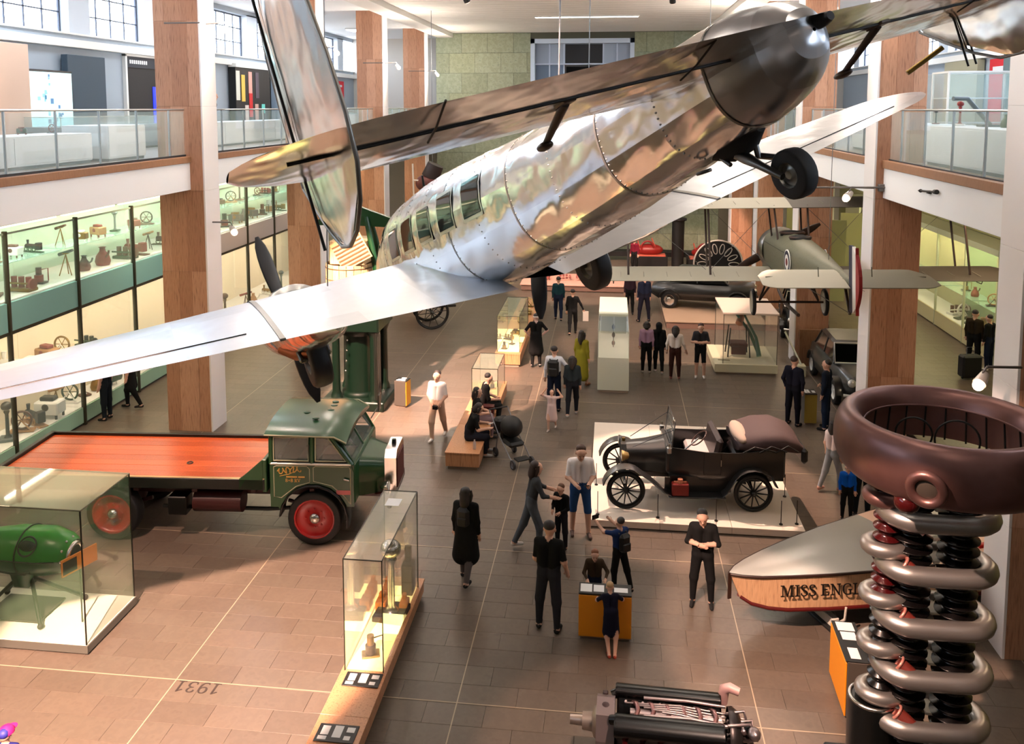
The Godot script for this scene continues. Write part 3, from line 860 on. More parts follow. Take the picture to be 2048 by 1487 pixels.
		put("housing", B.new().tube([V(s * 0.5, -0.1, 0.05), V(s * 0.62, -0.2, 0.17)], [0.06, 0.09], 14), mt("lamp_housing", Color(0.7, 0.68, 0.66), 0.4, 0.4), t)
		if q[4]:
			var om = OmniLight3D.new()
			om.name = "lamp_light"
			t.add_child(om, true)
			om.position = V(s * 0.68, 0.1, 0.3)
			om.light_color = Color(1.0, 0.93, 0.86)
			om.light_energy = 3.5
			om.light_size = 0.08
			om.omni_range = 60.0
			om.omni_attenuation = 2.0
			om.shadow_enabled = true
		put("bulb", B.new().ball(V(s * 0.64, -0.22, 0.19), V(0.075, 0.075, 0.075), 12, 8), glow("bulb_glow", Color(1.0, 0.82, 0.68), 5.0), t)
func metal_mat(key: String, c: Color, rough: float, bump: float) -> StandardMaterial3D:
	var m = mt(key, c, rough, 1.0)
	if m.normal_texture == null:
		if not mats.has("_crinkle"):
			mats["_crinkle"] = noise_tex(0.008, [], 6.0, 3, FastNoiseLite.TYPE_SIMPLEX_SMOOTH, 512, 21)
		tri(m, Vector3(0.36, 0.36, 0.36), null, mats["_crinkle"], bump, false)
	return m
func skin(parent: Node, called: String, f: Callable, us: Array, vs: Array, sub: int, bulge: float, ms: Array, flip := false) -> void:
	# one sheet per panel; each sheet is slightly pillowed between its seams
	for i in us.size() - 1:
		for j in vs.size() - 1:
			var amp = bulge * rng.randf_range(-0.7, 1.0)
			var ph = rng.randf_range(0, TAU)
			var rows = []
			for a in sub + 1:
				var s = float(a) / sub
				var row = PackedVector3Array()
				for b in sub + 1:
					var w = float(b) / sub
					var u: float = lerpf(us[i], us[i + 1], s)
					var q: float = lerpf(vs[j], vs[j + 1], w)
					var p: Vector3 = f.call(u, q)
					var e = 0.002
					var du: Vector3 = f.call(u + e, q) - f.call(u - e, q)
					var dv: Vector3 = f.call(u, q + e) - f.call(u, q - e)
					var nn = du.cross(dv)
					nn = nn.normalized() * (-1.0 if flip else 1.0) if nn.length_squared() > 1e-16 else Vector3.ZERO
					var pill = sin(PI * s) * sin(PI * w)
					row.append(p + nn * pill * (amp + bulge * 0.6 * sin(ph + s * 7.0 + w * 5.0)))
				rows.append(row)
			var b2 = B.new()
			b2.loft(rows, false, false, false, not flip)
			put(called, b2, ms[(i * 3 + j * 5 + rng.randi() % 2) % ms.size()], parent)
func fus(z: float) -> Array:  # [centre height, half width, half height] along the fuselage
	var tab = [[0.0, -0.12, 0.02, 0.02], [0.12, -0.12, 0.2, 0.2], [0.4, -0.11, 0.36, 0.38], [0.9, -0.08, 0.52, 0.54], [1.5, -0.04, 0.62, 0.64], [1.9, 0.0, 0.67, 0.72], [2.5, 0.04, 0.71, 0.82], [3.4, 0.05, 0.74, 0.85], [4.6, 0.05, 0.745, 0.85], [6.0, 0.04, 0.7, 0.77], [7.4, 0.04, 0.61, 0.66], [8.8, 0.07, 0.51, 0.55], [10.0, 0.13, 0.42, 0.45], [10.6, 0.16, 0.385, 0.41], [10.85, 0.17, 0.37, 0.39], [11.0, 0.18, 0.355, 0.372], [11.15, 0.185, 0.325, 0.34], [11.28, 0.19, 0.28, 0.293], [11.38, 0.195, 0.226, 0.237], [11.46, 0.2, 0.158, 0.165], [11.5, 0.2, 0.09, 0.094], [11.52, 0.2, 0.012, 0.012]]
	for i in tab.size() - 1:
		if z <= tab[i + 1][0]:
			var k = clampf((z - tab[i][0]) / (tab[i + 1][0] - tab[i][0]), 0, 1)
			var a: Array = tab[maxi(i - 1, 0)]
			var d: Array = tab[mini(i + 2, tab.size() - 1)]
			if i < 2 or i > 9:
				return [lerpf(tab[i][1], tab[i + 1][1], k), lerpf(tab[i][2], tab[i + 1][2], k), lerpf(tab[i][3], tab[i + 1][3], k)]
			var out = []
			for c in [1, 2, 3]:
				out.append(cubic_interpolate_in_time(tab[i][c], tab[i + 1][c], a[c], d[c], k, tab[i + 1][0] - tab[i][0], a[0] - tab[i][0], d[0] - tab[i][0]))
			return out
	return [0.2, 0.02, 0.02]
func fus_pt(z: float, a: float) -> Vector3:
	var q = fus(clampf(z, 0.0, 11.52))
	var cx = cos(a)
	var sy = sin(a)
	# slightly squared oval
	var k = 1.0 / pow(pow(absf(cx), 2.4) + pow(absf(sy), 2.4), 1.0 / 2.4)
	return V(q[1] * cx * k, q[0] + q[2] * sy * k, z)
func wing_pt(x: float, s: float) -> Vector3:  # s runs round the section: 0 trailing edge, 0.5 leading edge, over the top first
	var ax = absf(x)
	var le = 2.82 + 0.17 * ax
	var te = 6.42 - 0.1 * ax
	if ax > 7.4:
		var k = clampf((ax - 7.4) / 0.98, 0, 1)
		var half = (te - le) * 0.5 * sqrt(maxf(1.0 - k * k, 0.0004))
		var mid = (te + le) * 0.5 - 0.1 * k
		le = mid - half
		te = mid + half
	var c = te - le
	var th = lerpf(0.15, 0.10, clampf(ax / 8.4, 0, 1)) * c
	var xx = 0.5 + 0.5 * cos(TAU * s)
	var yt = 5.0 * th * (0.2969 * sqrt(maxf(xx, 0.0)) - 0.126 * xx - 0.3516 * xx * xx + 0.2843 * pow(xx, 3) - 0.1036 * pow(xx, 4))
	var zz = le + c * xx
	var base = -0.53 + 0.09 * ax - 0.18 * (zz - 4.5)
	return V(x, base + (yt * 1.15 if s < 0.5 else -yt * 0.75), zz)
func stab_pt(x: float, s: float) -> Vector3:
	var ax = absf(x)
	var le = 10.15 + 0.06 * ax
	var te = 11.6 - 0.03 * ax
	if ax > 2.7:
		var k = clampf((ax - 2.7) / 0.8, 0, 1)
		var half = (te - le) * 0.5 * sqrt(maxf(1.0 - k * k, 0.0004))
		var mid = (te + le) * 0.5 + 0.02 * k
		le = mid - half
		te = mid + half
	var c = te - le
	var xx = 0.5 + 0.5 * cos(TAU * s)
	var yt = 5.0 * 0.1 * c * (0.2969 * sqrt(maxf(xx, 0.0)) - 0.126 * xx - 0.3516 * xx * xx + 0.2843 * pow(xx, 3) - 0.1036 * pow(xx, 4))
	return V(x, 0.27 + (yt if s < 0.5 else -yt), le + c * xx)
func electra() -> void:
	var t = thing("metal_airliner", "twin-engined bare metal airliner with twin tail fins hung nose down across the hall", "airplane", V(-3.971, 4.938, -15.1))
	t.rotation_degrees = Vector3(-16.91, 28.48, 12.67)
	var ms = [metal_mat("alu_a", Color(0.9, 0.9, 0.89), 0.15, 0.5), metal_mat("alu_b", Color(0.86, 0.86, 0.86), 0.22, 0.75), metal_mat("alu_c", Color(0.88, 0.88, 0.87), 0.18, 0.4)]
	var wm = [metal_mat("alu_wing_a", Color(0.74, 0.755, 0.78), 0.36, 0.35), metal_mat("alu_wing_b", Color(0.71, 0.725, 0.75), 0.4, 0.45)]
	var dk = mt("seam_dark", Color(0.12, 0.11, 0.1), 0.5, 0.6)
	# fuselage
	var body = sub(t, "fuselage")
	var vs = []
	for i in 13:
		vs.append(TAU * i / 12.0 - PI / 12)
	skin(body, "skin_panel", fus_pt, [0.0, 0.35, 1.0, 1.85, 2.6, 3.4, 4.2, 5.0, 5.8, 6.7, 7.6, 8.5, 9.4, 10.2, 10.85], vs, 8, 0.011, ms)
	skin(body, "tail_cone", fus_pt, [10.85, 11.28, 11.46, 11.52], [0.0, TAU / 4, TAU / 2, TAU * 0.75, TAU], 8, 0.0, [metal_mat("alu_cone", Color(0.66, 0.66, 0.67), 0.3, 0.1)])
	for z in [2.6, 5.8, 7.6, 9.4, 10.85]:
		var rows = []
		for dz in [-0.012, 0.012]:
			var r = PackedVector3Array()
			for j in 40:
				var p = fus_pt(z + dz, TAU * j / 40)
				var q = fus(z)
				r.append(p + (p - V(0, q[0], p.z)).normalized() * 0.006)
			rows.append(r)
		put("seam_band", B.new().loft(rows, true, false, false), mt("seam_alu", Color(0.5, 0.49, 0.47), 0.45, 0.9), body)
	# rivet rows
	var rv = B.new()
	for z in [2.6, 3.4, 4.2, 5.0, 5.8, 6.7, 7.6, 8.5, 9.4, 10.2]:
		for j in 60:
			var a = TAU * j / 60
			var p = fus_pt(z + 0.03, a)
			rv.at(p.x, p.y, p.z).ball(Vector3.ZERO, Vector3.ONE * 0.009, 5, 3)
	rv.o()
	put("rivets", rv, mt("rivet", Color(0.55, 0.54, 0.52), 0.4, 1.0), body).set_meta("kind", "stuff")
	# cabin and cockpit windows
	var gl = mt("cabin_glass", Color(0.1, 0.1, 0.085), 0.05)
	for sd in [-1, 1]:
		for k in 5:
			var z = 3.3 + k * 0.84
			var b = B.new()
			var fr = B.new()
			var q = fus(z)
			var base: float = 0.3
			var pts = []
			for o2 in [[0.0, gl], [0.04, null]]:
				var rows = []
				for yy in [base - 0.21 - o2[0], base - 0.1, base + 0.1, base + 0.19 + o2[0]]:
					var row = PackedVector3Array()
					for zz in [z - 0.24 - o2[0], z - 0.1, z + 0.1, z + 0.24 + o2[0]]:
						var hh = fus(zz)
						var sy = clampf((yy - hh[0]) / hh[2], -0.95, 0.95)
						var cx = pow(1.0 - pow(absf(sy), 2.4), 1.0 / 2.4)
						row.append(V(sd * (hh[1] * cx + (0.014 if o2[0] == 0.0 else 0.009)), yy, zz))
					rows.append(row)
				(b if o2[0] == 0.0 else fr).loft(rows, false, false, false, sd > 0)
			put("cabin_window", fr, mt("window_alu", Color(0.8, 0.8, 0.78), 0.3, 1.0), body)
			put("window_pane", b, gl, body)
	for sd in [-1, 1]:
		for k in 2:
			var rows = []
			for a in [0.5 + 0.0, 0.75, 1.0]:
				var row = PackedVector3Array()
				for zz in [1.72 + k * 0.42, 1.9 + k * 0.42, 2.08 + k * 0.42]:
					var p = fus_pt(zz, a if sd > 0 else PI - a)
					row.append(p + (p - V(0, 0, p.z)).normalized() * 0.012)
				rows.append(row)
			put("cockpit_window", B.new().loft(rows, false, false, false, sd > 0), gl, body)
	# wings
	for sd in [-1.0, 1.0]:
		var w = sub(t, "wing")
		var xs = []
		for x in [0.3, 1.2, 2.0, 2.9, 3.9, 4.9, 5.9, 6.9, 7.4, 8.0, 8.37]:
			xs.append(x * sd)
		skin(w, "wing_panel", wing_pt, xs, [0.0, 0.12, 0.26, 0.42, 0.5], 5, 0.004, wm, sd > 0)
		skin(w, "underside_panel", wing_pt, xs, [0.5, 0.58, 0.74, 0.88, 1.0], 5, 0.004, ms, sd > 0)
		var jr = B.new()
		for xx in [2.9]:
			var rows = []
			for dx in [-0.03, 0.03]:
				var r = PackedVector3Array()
				for j in 48:
					r.append(wing_pt(sd * (xx + dx), j / 48.0) + V(0, 0.012 if j < 24 else -0.012, 0))
				rows.append(r)
			jr.loft(rows, true, false, false)
		put("joint_band", jr, mt("seam_alu"), w)
		var ail = B.new()
		for j in 20:
			var x0 = sd * (3.2 + j * 0.2)
			ail.tube([wing_pt(x0, 0.13) + V(0, 0.003, 0), wing_pt(x0 + sd * 0.2, 0.13) + V(0, 0.003, 0)], 0.008, 4)
		put("aileron_seam", ail, dk, w)
		nacelle(t, sd, ms, dk)
	# tailplane, elevators, fins
	var tp = sub(t, "tailplane")
	var xs2 = [-3.48, -3.2, -2.7, -2.0, -1.3, -0.6, 0.0, 0.6, 1.3, 2.0, 2.5, 2.8, 3.0]
	skin(tp, "top_panel", stab_pt, xs2, [0.0, 0.2, 0.5], 5, 0.004, ms, true)
	skin(tp, "underside_panel", stab_pt, xs2, [0.5, 0.8, 1.0], 5, 0.004, ms, true)
	var hg = B.new()
	for j in 34:
		var x0 = -3.2 + j * 0.18
		hg.tube([stab_pt(x0, 0.8) + V(0, -0.004, 0), stab_pt(x0 + 0.18, 0.8) + V(0, -0.004, 0)], 0.009, 4)
	put("elevator_hinge", hg, dk, tp)
	for q in [[-1.52, 11.0, -1.5, 0.08, 10.55], [1.05, 11.05, 1.05, 0.02, 10.62]]:
		var mb = put("mass_balance", B.new().tube([V(q[0], 0.22, q[1]), V(q[2], q[3], q[4])], [0.03, 0.022], 8), mt("arm_dark", Color(0.25, 0.2, 0.17), 0.4, 0.6), t)
		put("weight", B.new().ball(V(q[2], q[3] - 0.01, q[4] - 0.02), V(0.05, 0.03, 0.09), 12, 8), mt("arm_dark"), mb)
		put("bracket", B.new().box(V(q[0], 0.235, q[1]), V(0.1, 0.05, 0.16), 0.01), mt("arm_dark"), mb)
	for q in [-2.45, -0.75, 1.8]:
		put("hinge_horn", B.new().tube([V(q, 0.27, 11.55), V(q, 0.2, 11.3), V(q, 0.17, 11.1)], 0.007, 5), dk, tp)
	var prof = [Vector2(10.08, 0.26), Vector2(10.08, 0.5), Vector2(10.1, 0.8), Vector2(10.16, 1.1), Vector2(10.3, 1.36), Vector2(10.55, 1.52), Vector2(10.85, 1.56), Vector2(11.15, 1.48), Vector2(11.4, 1.24), Vector2(11.54, 0.95), Vector2(11.62, 0.6), Vector2(11.63, 0.3), Vector2(11.57, 0.08), Vector2(11.4, -0.08), Vector2(11.15, -0.19), Vector2(10.9, -0.235), Vector2(10.7, -0.21), Vector2(10.48, -0.08), Vector2(10.28, 0.08)]
	for q in [-2.97, 2.62]:
		var fn = sub(t, "tail_fin", V(q, 0, 0))
		for sd in [-1.0, 1.0]:
			for piece in 3:  # upper fin, lower fin, rudder: separate sheets
				var rows = []
				for k in 9:
					var y: float
					if piece == 0:
						y = lerpf(0.3, 1.55, k / 8.0)
					elif piece == 1:
						y = lerpf(-0.225, 0.3, k / 8.0)
					else:
						y = lerpf(-0.22, 1.5, k / 8.0)
					var z0 = 99.0
					var z1 = -99.0
					for i in prof.size():
						var a: Vector2 = prof[i]
						var b: Vector2 = prof[(i + 1) % prof.size()]
						if (a.y - y) * (b.y - y) <= 0.0 and a.y != b.y:
							var zz = lerpf(a.x, b.x, (y - a.y) / (b.y - a.y))
							z0 = minf(z0, zz)
							z1 = maxf(z1, zz)
					if z0 > 90.0:
						z0 = 10.85
						z1 = 10.86
					var hinge = 10.45 + 0.08 * y
					var lo = z0
					var hi = minf(hinge, z1)
					if piece == 2:
						lo = maxf(z0, hinge + 0.012)
						hi = maxf(z1, lo + 0.005)
					elif hi < lo:
						hi = lo + 0.003
					var row = PackedVector3Array()
					for j in 8:
						var zz = lerpf(lo, hi, j / 7.0)
						var k2 = clampf((zz - z0) / maxf(z1 - z0, 0.02), 0, 1)
						var th = 0.075 * sqrt(maxf(k2 * (1.0 - k2), 0.0)) * 2.0 * (1.0 - 0.4 * k2) * clampf((z1 - z0) / 0.8, 0.1, 1.0)
						row.append(V(sd * (th * 0.5 + 0.003 * sin(y * 9.0 + zz * 7.0)), y, zz))
					rows.append(row)
				put(["fin_skin", "fin_skin", "rudder"][piece], B.new().loft(rows, false, false, false, sd < 0), ms[(piece + int(q > 0) + int(sd > 0)) % 3], fn)
		var edge = B.new()
		var ep = []
		for a in prof:
			ep.append(V(0, a.y, a.x))
		ep.append(ep[0])
		edge.tube(ep, 0.012, 6)
		put("edge_bead", edge, mt("seam_alu"), fn)
		put("hinge_line", B.new().tube([V(-0.05, -0.18, 10.44), V(-0.055, 1.45, 10.57)], 0.01, 5).tube([V(0.05, -0.18, 10.44), V(0.055, 1.45, 10.57)], 0.01, 5), dk, fn)
		if q > 0:
			put("trim_rod", B.new().cyl(V(-0.08, 0.05, 10.3), V(-0.35, -0.06, 10.1), 0.022), mt("brass", Color(0.5, 0.4, 0.2), 0.4, 0.9), fn)
	# tail light and tail wheel
	put("tail_light", B.new().tube([V(0.05, 0.24, 11.45), V(0.06, 0.24, 11.56), V(0.06, 0.24, 11.62)], [0.05, 0.045, 0.03], 10), mt("black_rubber", Color(0.03, 0.03, 0.035), 0.45), t)
	var tw = sub(t, "tail_wheel", V(0.02, -0.59, 10.9))
	wheel_parts(tw, 0.175, 0.12, 0.085, mt("tyre_blue", Color(0.03, 0.034, 0.045), 0.75), mt("wheel_hub_grey", Color(0.5, 0.5, 0.48), 0.4, 0.8))
	put("fork", B.new().tube([V(-0.1, 0.0, 0), V(-0.11, 0.12, -0.16), V(-0.05, 0.2, -0.34), V(0, 0.34, -0.6)], [0.025, 0.03, 0.045, 0.04], 8).tube([V(0.1, 0.0, 0), V(0.11, 0.12, -0.16), V(0.05, 0.2, -0.34)], 0.025, 8), mt("gear_steel", Color(0.35, 0.34, 0.33), 0.35, 0.9), tw)
	put("strut", B.new().tube([V(0.03, 0.18, -0.32), V(0.05, 0.46, -0.3)], 0.022, 8).tube([V(-0.08, 0.2, -0.5), V(-0.06, 0.42, -0.75)], 0.018, 6).tube([V(0.08, 0.24, -0.55), V(0.09, 0.44, -0.42)], 0.015, 6).torus(V(-0.16, 0.22, -0.72), 0.05, 0.014, 16, 6), mt("gear_steel"), tw)
	put("wheel_well", B.new().tube([V(0, 0.39, -0.16), V(0, 0.37, -0.34), V(0, 0.355, -0.55), V(0, 0.34, -0.8)], [0.05, 0.13, 0.14, 0.05], 12), mt("well_black", Color(0.015, 0.014, 0.013), 0.9), tw)
	# entry handrail along the right belly and aerial mast
	put("aerial_mast", B.new().tube([V(0, 0.85, 3.2), V(0, 1.15, 3.35)], [0.03, 0.015], 6), dk, t)
	# suspension wires
	for q in [[V(-2.0, -0.2, 4.2), 12.1], [V(2.0, -0.1, 4.2), 12.1], [V(-0.3, 0.6, 8.6), 12.1]]:
		var wp: Vector3 = t.transform * q[0]
		var wire = put("hanging_wire", B.new().cyl(wp, V(wp.x + 0.05, q[1], wp.z), 0.008, -1.0, 6), mt("wire", Color(0.5, 0.5, 0.5), 0.4, 0.8))
		tag(wire, ["thin steel wire holding the metal airliner's left wing to the ceiling", "thin steel wire holding the metal airliner's right wing to the ceiling", "thin steel wire holding the metal airliner's rear fuselage to the ceiling"][[V(-2.0, -0.2, 4.2), V(2.0, -0.1, 4.2), V(-0.3, 0.6, 8.6)].find(q[0])], "wire", "airliner hanging wires")
func wheel_parts(parent: Node, r: float, w: float, rim: float, tyre: Material, hub: Material) -> void:  # axle along x
	var prof = [[rim, -w / 2], [r * 0.9, -w / 2], [r * 0.98, -w * 0.36], [r, 0.0], [r * 0.98, w * 0.36], [r * 0.9, w / 2], [rim, w / 2]]
	var b = B.new()
	b.t = Transform3D(Basis.from_euler(Vector3(0, 0, PI / 2)), Vector3.ZERO)
	b.lathe(prof, 28)
	put("tyre", b, tyre, parent)
	var h = B.new()
	h.t = b.t
	h.lathe([[0.0, -w * 0.42], [rim * 0.35, -w * 0.42], [rim * 0.35, -w * 0.42], [rim * 0.5, -w * 0.25], [rim * 0.9, -w * 0.25], [rim * 0.9, -w * 0.25], [rim, -w * 0.5], [rim * 1.06, -w * 0.5]], 24).lathe([[0.0, w * 0.42], [rim * 0.35, w * 0.42], [rim * 0.35, w * 0.42], [rim * 0.5, w * 0.25], [rim * 0.9, w * 0.25], [rim * 0.9, w * 0.25], [rim, w * 0.5], [rim * 1.06, w * 0.5]], 24)
	put("hub", h, hub, parent)
func nacelle(t: Node, sd: float, ms: Array, dk: Material) -> void:
	var e = sub(t, "engine", V(sd * 2.24, -0.24, 0))
	var rings = []
	for q in [[2.75, -0.14, 0.47], [3.2, -0.14, 0.45], [3.8, -0.17, 0.4], [4.6, -0.22, 0.32], [5.3, -0.3, 0.2], [5.8, -0.38, 0.05]]:
		var r = PackedVector3Array()
		for j in 20:
			var a = TAU * j / 20
			r.append(V(q[2] * cos(a), q[1] + q[2] * sin(a), q[0]))
		rings.append(r)
	put("nacelle", B.new().loft(rings, true, false, false), ms[0], e)
	var cw = B.new()
	cw.t = Transform3D(Basis.from_euler(Vector3(PI / 2, 0, 0)), V(0, -0.08, 0))
	cw.lathe([[0.4, 1.86], [0.44, 1.8], [0.49, 1.86], [0.52, 2.05], [0.53, 2.5], [0.51, 2.72], [0.51, 2.72], [0.42, 2.73]], 28)
	put("cowling", cw, ms[1], e)
	var cyls = B.new()
	cyls.t = cw.t
	cyls.lathe([[0.0, 1.72], [0.12, 1.74], [0.17, 1.85], [0.17, 2.1]], 16)
	cyls.o()
	for j in 9:
		var a = TAU * j / 9
		for k in 5:
			cyls.cyl(V(cos(a) * (0.2 + k * 0.05), sin(a) * (0.2 + k * 0.05), 2.08), V(cos(a) * (0.225 + k * 0.05), sin(a) * (0.225 + k * 0.05), 2.08), 0.085, -1.0, 8)
	put("cylinders", cyls, mt("engine_dark", Color(0.1, 0.09, 0.085), 0.5, 0.7), e)
	var pr = sub(t, "propeller", V(sd * 2.24, -0.24, 1.58))
	put("hub", B.new().ball(Vector3.ZERO, V(0.12, 0.12, 0.14), 14, 8), mt("gear_steel"), pr)
	var ang = deg_to_rad(94.0 if sd < 0 else 74.0)
	for k in 2:
		var rr = []
		for i in 9:
			var s = i / 8.0
			var rad = lerpf(0.08, 1.38, s)
			var ch: float = [0.05, 0.09, 0.12, 0.14, 0.145, 0.14, 0.125, 0.095, 0.03][i]
			var tw = lerpf(0.9, 0.3, s)
			var ring = PackedVector3Array()
			for j in 10:
				var a = TAU * j / 10
				var lx = ch * cos(a)
				var lz = ch * 0.16 * sin(a)
				ring.append(V(rad, lx * cos(tw) - lz * sin(tw), lx * sin(tw) + lz * cos(tw)))
			rr.append(ring)
		var bb = B.new()
		bb.t = Transform3D(Basis.from_euler(Vector3(0, 0, ang + PI * k)), Vector3.ZERO)
		bb.loft(rr)
		put("blade", bb, mt("blade_black", Color(0.055, 0.055, 0.07), 0.42), pr)
	# main wheel with struts, half drawn up
	var mw = sub(t, "main_wheel", V(sd * 2.24, -0.9, 3.35))
	wheel_parts(mw, 0.42, 0.26, 0.2, mt("tyre_black", Color(0.03, 0.028, 0.028), 0.6), mt("wheel_hub_grey"))
	put("strut", B.new().tube([V(-0.19, 0.0, 0), V(-0.19, 0.3, -0.25), V(-0.15, 0.5, -0.5)], 0.035, 8).tube([V(0.19, 0.0, 0), V(0.19, 0.3, -0.25), V(0.15, 0.5, -0.5)], 0.035, 8).cyl(V(-0.2, 0, 0), V(0.2, 0, 0), 0.03), mt("gear_steel"), mw)
	if sd < 0:
		put("exhaust_collector", B.new().tube([V(-0.35, -0.42, 2.85), V(-0.2, -0.56, 3.1), V(0.0, -0.62, 3.5)], [0.07, 0.08, 0.06], 10), mt("copper", Color(0.6, 0.34, 0.22), 0.35, 0.9), e)
		put("red_cover", B.new().ball(V(-0.05, -0.55, 2.3), V(0.16, 0.06, 0.22), 12, 6), mt("red_paint", Color(0.62, 0.08, 0.05), 0.4), e)
func plane_wing(b: B, x0: float, x1: float, y: float, le: float, te: float, round_end := 0.0) -> void:
	var rings = []
	for i in 13:
		var x = lerpf(x0, x1, i / 12.0)
		var k = clampf((absf(x) - (maxf(absf(x0), absf(x1)) - round_end)) / maxf(round_end, 0.01), 0, 1) if round_end > 0 else 0.0
		var a = le + (te - le) * 0.35 * k * k
		var c = te - (te - le) * 0.12 * k * k
		var r = PackedVector3Array()
		for j in 18:
			var s = j / 18.0
			var xx = 0.5 + 0.5 * cos(TAU * s)
			var yt = 0.055 * (c - a) * sin(PI * pow(xx, 0.6)) * (1.0 - k * 0.7)
			r.append(V(x, y - 0.11 * ((c - a) * (xx - 0.5)) + (yt + 0.012 if s < 0.5 else -yt * 0.15 - 0.004), a + (c - a) * xx))
		rings.append(r)
	b.loft(rings)
func biplane() -> void:
	var t = thing("hanging_biplane", "khaki fabric biplane with roundel and striped rudder hung beside the brown columns", "airplane", V(4.705, 4.026, -24.827))
	t.rotation_degrees = Vector3(-2.76, -1.17, 1.53)
	var kh = mt("khaki_fabric", Color(0.42, 0.42, 0.34), 0.55)
	tri(kh, Vector3(0.8, 0.8, 0.8), noise_tex(0.02, [Color(0.85, 0.85, 0.83), Color(1, 1, 1), Color(0.92, 0.91, 0.88)], 0.0, 3), null, 1.0, false)
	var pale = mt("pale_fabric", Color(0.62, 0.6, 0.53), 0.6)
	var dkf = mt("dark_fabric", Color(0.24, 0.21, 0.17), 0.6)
	var wood = mt("strut_wood", Color(0.2, 0.12, 0.07), 0.5)
	# fuselage: flat sides, rounded decking
	var rings = []
	for q in [[0.75, 0.5, 0.0, 0.52], [1.5, 0.5, 0.0, 0.53], [2.6, 0.49, 0.02, 0.52], [3.6, 0.46, 0.05, 0.48], [5.0, 0.36, 0.1, 0.38], [6.6, 0.21, 0.17, 0.24], [8.0, 0.06, 0.22, 0.12], [8.4, 0.02, 0.23, 0.08]]:
		var r = PackedVector3Array()
		for k in [[-1, -1], [1, -1], [1, 0.55], [0.86, 0.85], [0.5, 1.12], [0, 1.22], [-0.5, 1.12], [-0.86, 0.85], [-1, 0.55]]:
			r.append(V(q[1] * k[0], q[2] + q[3] * k[1], q[0]))
		rings.append(r)
	var fu = sub(t, "fuselage")
	put("fabric_body", B.new().loft(rings), kh, fu)
	put("stringer", B.new().tube([V(-0.51, 0.29, 0.8), V(-0.47, 0.31, 3.6), V(-0.07, 0.29, 8.0)], 0.01, 5).tube([V(0.51, 0.29, 0.8), V(0.47, 0.31, 3.6), V(0.07, 0.29, 8.0)], 0.01, 5), mt("khaki_dark", Color(0.27, 0.26, 0.2), 0.6), fu)
	var cw = B.new()
	cw.t = Transform3D(Basis.from_euler(Vector3(PI / 2, 0, 0)), V(0, 0.02, 0))
	cw.lathe([[0.36, 0.3], [0.5, 0.32], [0.58, 0.42], [0.62, 0.6], [0.61, 0.95], [0.55, 1.0]], 28)
	put("engine_cowl", cw, mt("cowl_metal", Color(0.5, 0.48, 0.46), 0.28, 0.95), t)
	var ck = B.new()
	ck.t = Transform3D(Basis.IDENTITY, Vector3.ZERO)
	ck.ball(V(0, 0.58, 2.45), V(0.3, 0.13, 0.38), 16, 8).ball(V(0, 0.58, 3.5), V(0.25, 0.12, 0.36), 16, 8)
	put("cockpit_opening", ck, mt("well_black"), t)
	put("coaming", B.new().torus(V(0, 0.65, 2.45), 0.29, 0.035, 24, 6), mt("leather", Color(0.2, 0.11, 0.07), 0.6), t)
	put("coaming", B.new().torus(V(0, 0.63, 3.5), 0.24, 0.035, 24, 6), mt("leather", Color(0.2, 0.11, 0.07), 0.6), t)
	# roundel on each side
	for sd in [-1.0, 1.0]:
		var rd = sub(t, "roundel", V(sd * 0.425, 0.12, 4.2))
		rd.rotation = Vector3(0, -sd * 0.05, sd * PI / 2)
		for k in [[0.3, Color(0.85, 0.85, 0.82), 0.0], [0.27, Color(0.08, 0.09, 0.2), 0.004], [0.18, Color(0.88, 0.87, 0.84), 0.008], [0.09, Color(0.4, 0.08, 0.07), 0.012]]:
			put("disc", B.new().lathe([[0.001, -0.02 - k[2] * 1.0], [k[0], -0.02 - k[2]], [k[0], -0.02 - k[2]], [k[0], 0.0]], 28), mt("roundel_%d" % int(k[0] * 100), k[1], 0.6), rd)
	# wings
	for q in [["lower_wing", -0.45, 1.6, 3.05], ["upper_wing", 1.36, 1.05, 2.5]]:
		for sd in [-1.0, 1.0]:
			var b = B.new()
			plane_wing(b, sd * (0.42 if q[1] < 0 else 0.0), sd * 5.45, q[1] + 0.0, q[2], q[3], 0.35)
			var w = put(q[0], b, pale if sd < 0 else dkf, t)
			for k in 8:
				var x: float = sd * (0.8 + k * 0.6)
				put("rib_tape", B.new().tube([V(x, q[1] + 0.075, q[2] + 0.2), V(x, q[1] + 0.085, q[2] + 0.6), V(x, q[1] + 0.03, q[3] - 0.15)], 0.006, 4), mt("rib_tape", Color(0.5, 0.48, 0.42), 0.6), w)
	for sd in [-1.0, 1.0]:
		for x in [2.1, 4.2]:
			for zz in [0.0, 0.95]:
				put("interplane_strut", B.new().tube([V(sd * x, -0.4, 1.8 + zz), V(sd * x, 1.34, 1.3 + zz)], 0.028, 8), wood, t)
		for zz in [0.0, 0.95]:
			put("cabane_strut", B.new().tube([V(sd * 0.38, 0.35, 1.7 + zz), V(sd * 0.42, 1.34, 1.3 + zz)], 0.025, 8), wood, t)
		put("wing_skid", B.new().tube([V(sd * 4.6, -0.45, 1.9), V(sd * 4.6, -0.68, 2.1), V(sd * 4.6, -0.68, 2.4), V(sd * 4.6, -0.45, 2.6)], 0.014, 6), mt("khaki_dark"), t)
		put("bracing_wire", B.new().cyl(V(sd * 2.1, 1.34, 1.7), V(sd * 0.4, -0.4, 2.2), 0.006, -1.0, 4).cyl(V(sd * 2.1, -0.4, 2.2), V(sd * 0.4, 1.34, 1.8), 0.006, -1.0, 4).cyl(V(sd * 4.2, 1.34, 1.7), V(sd * 2.1, -0.4, 2.2), 0.006, -1.0, 4), mt("wire"), t)
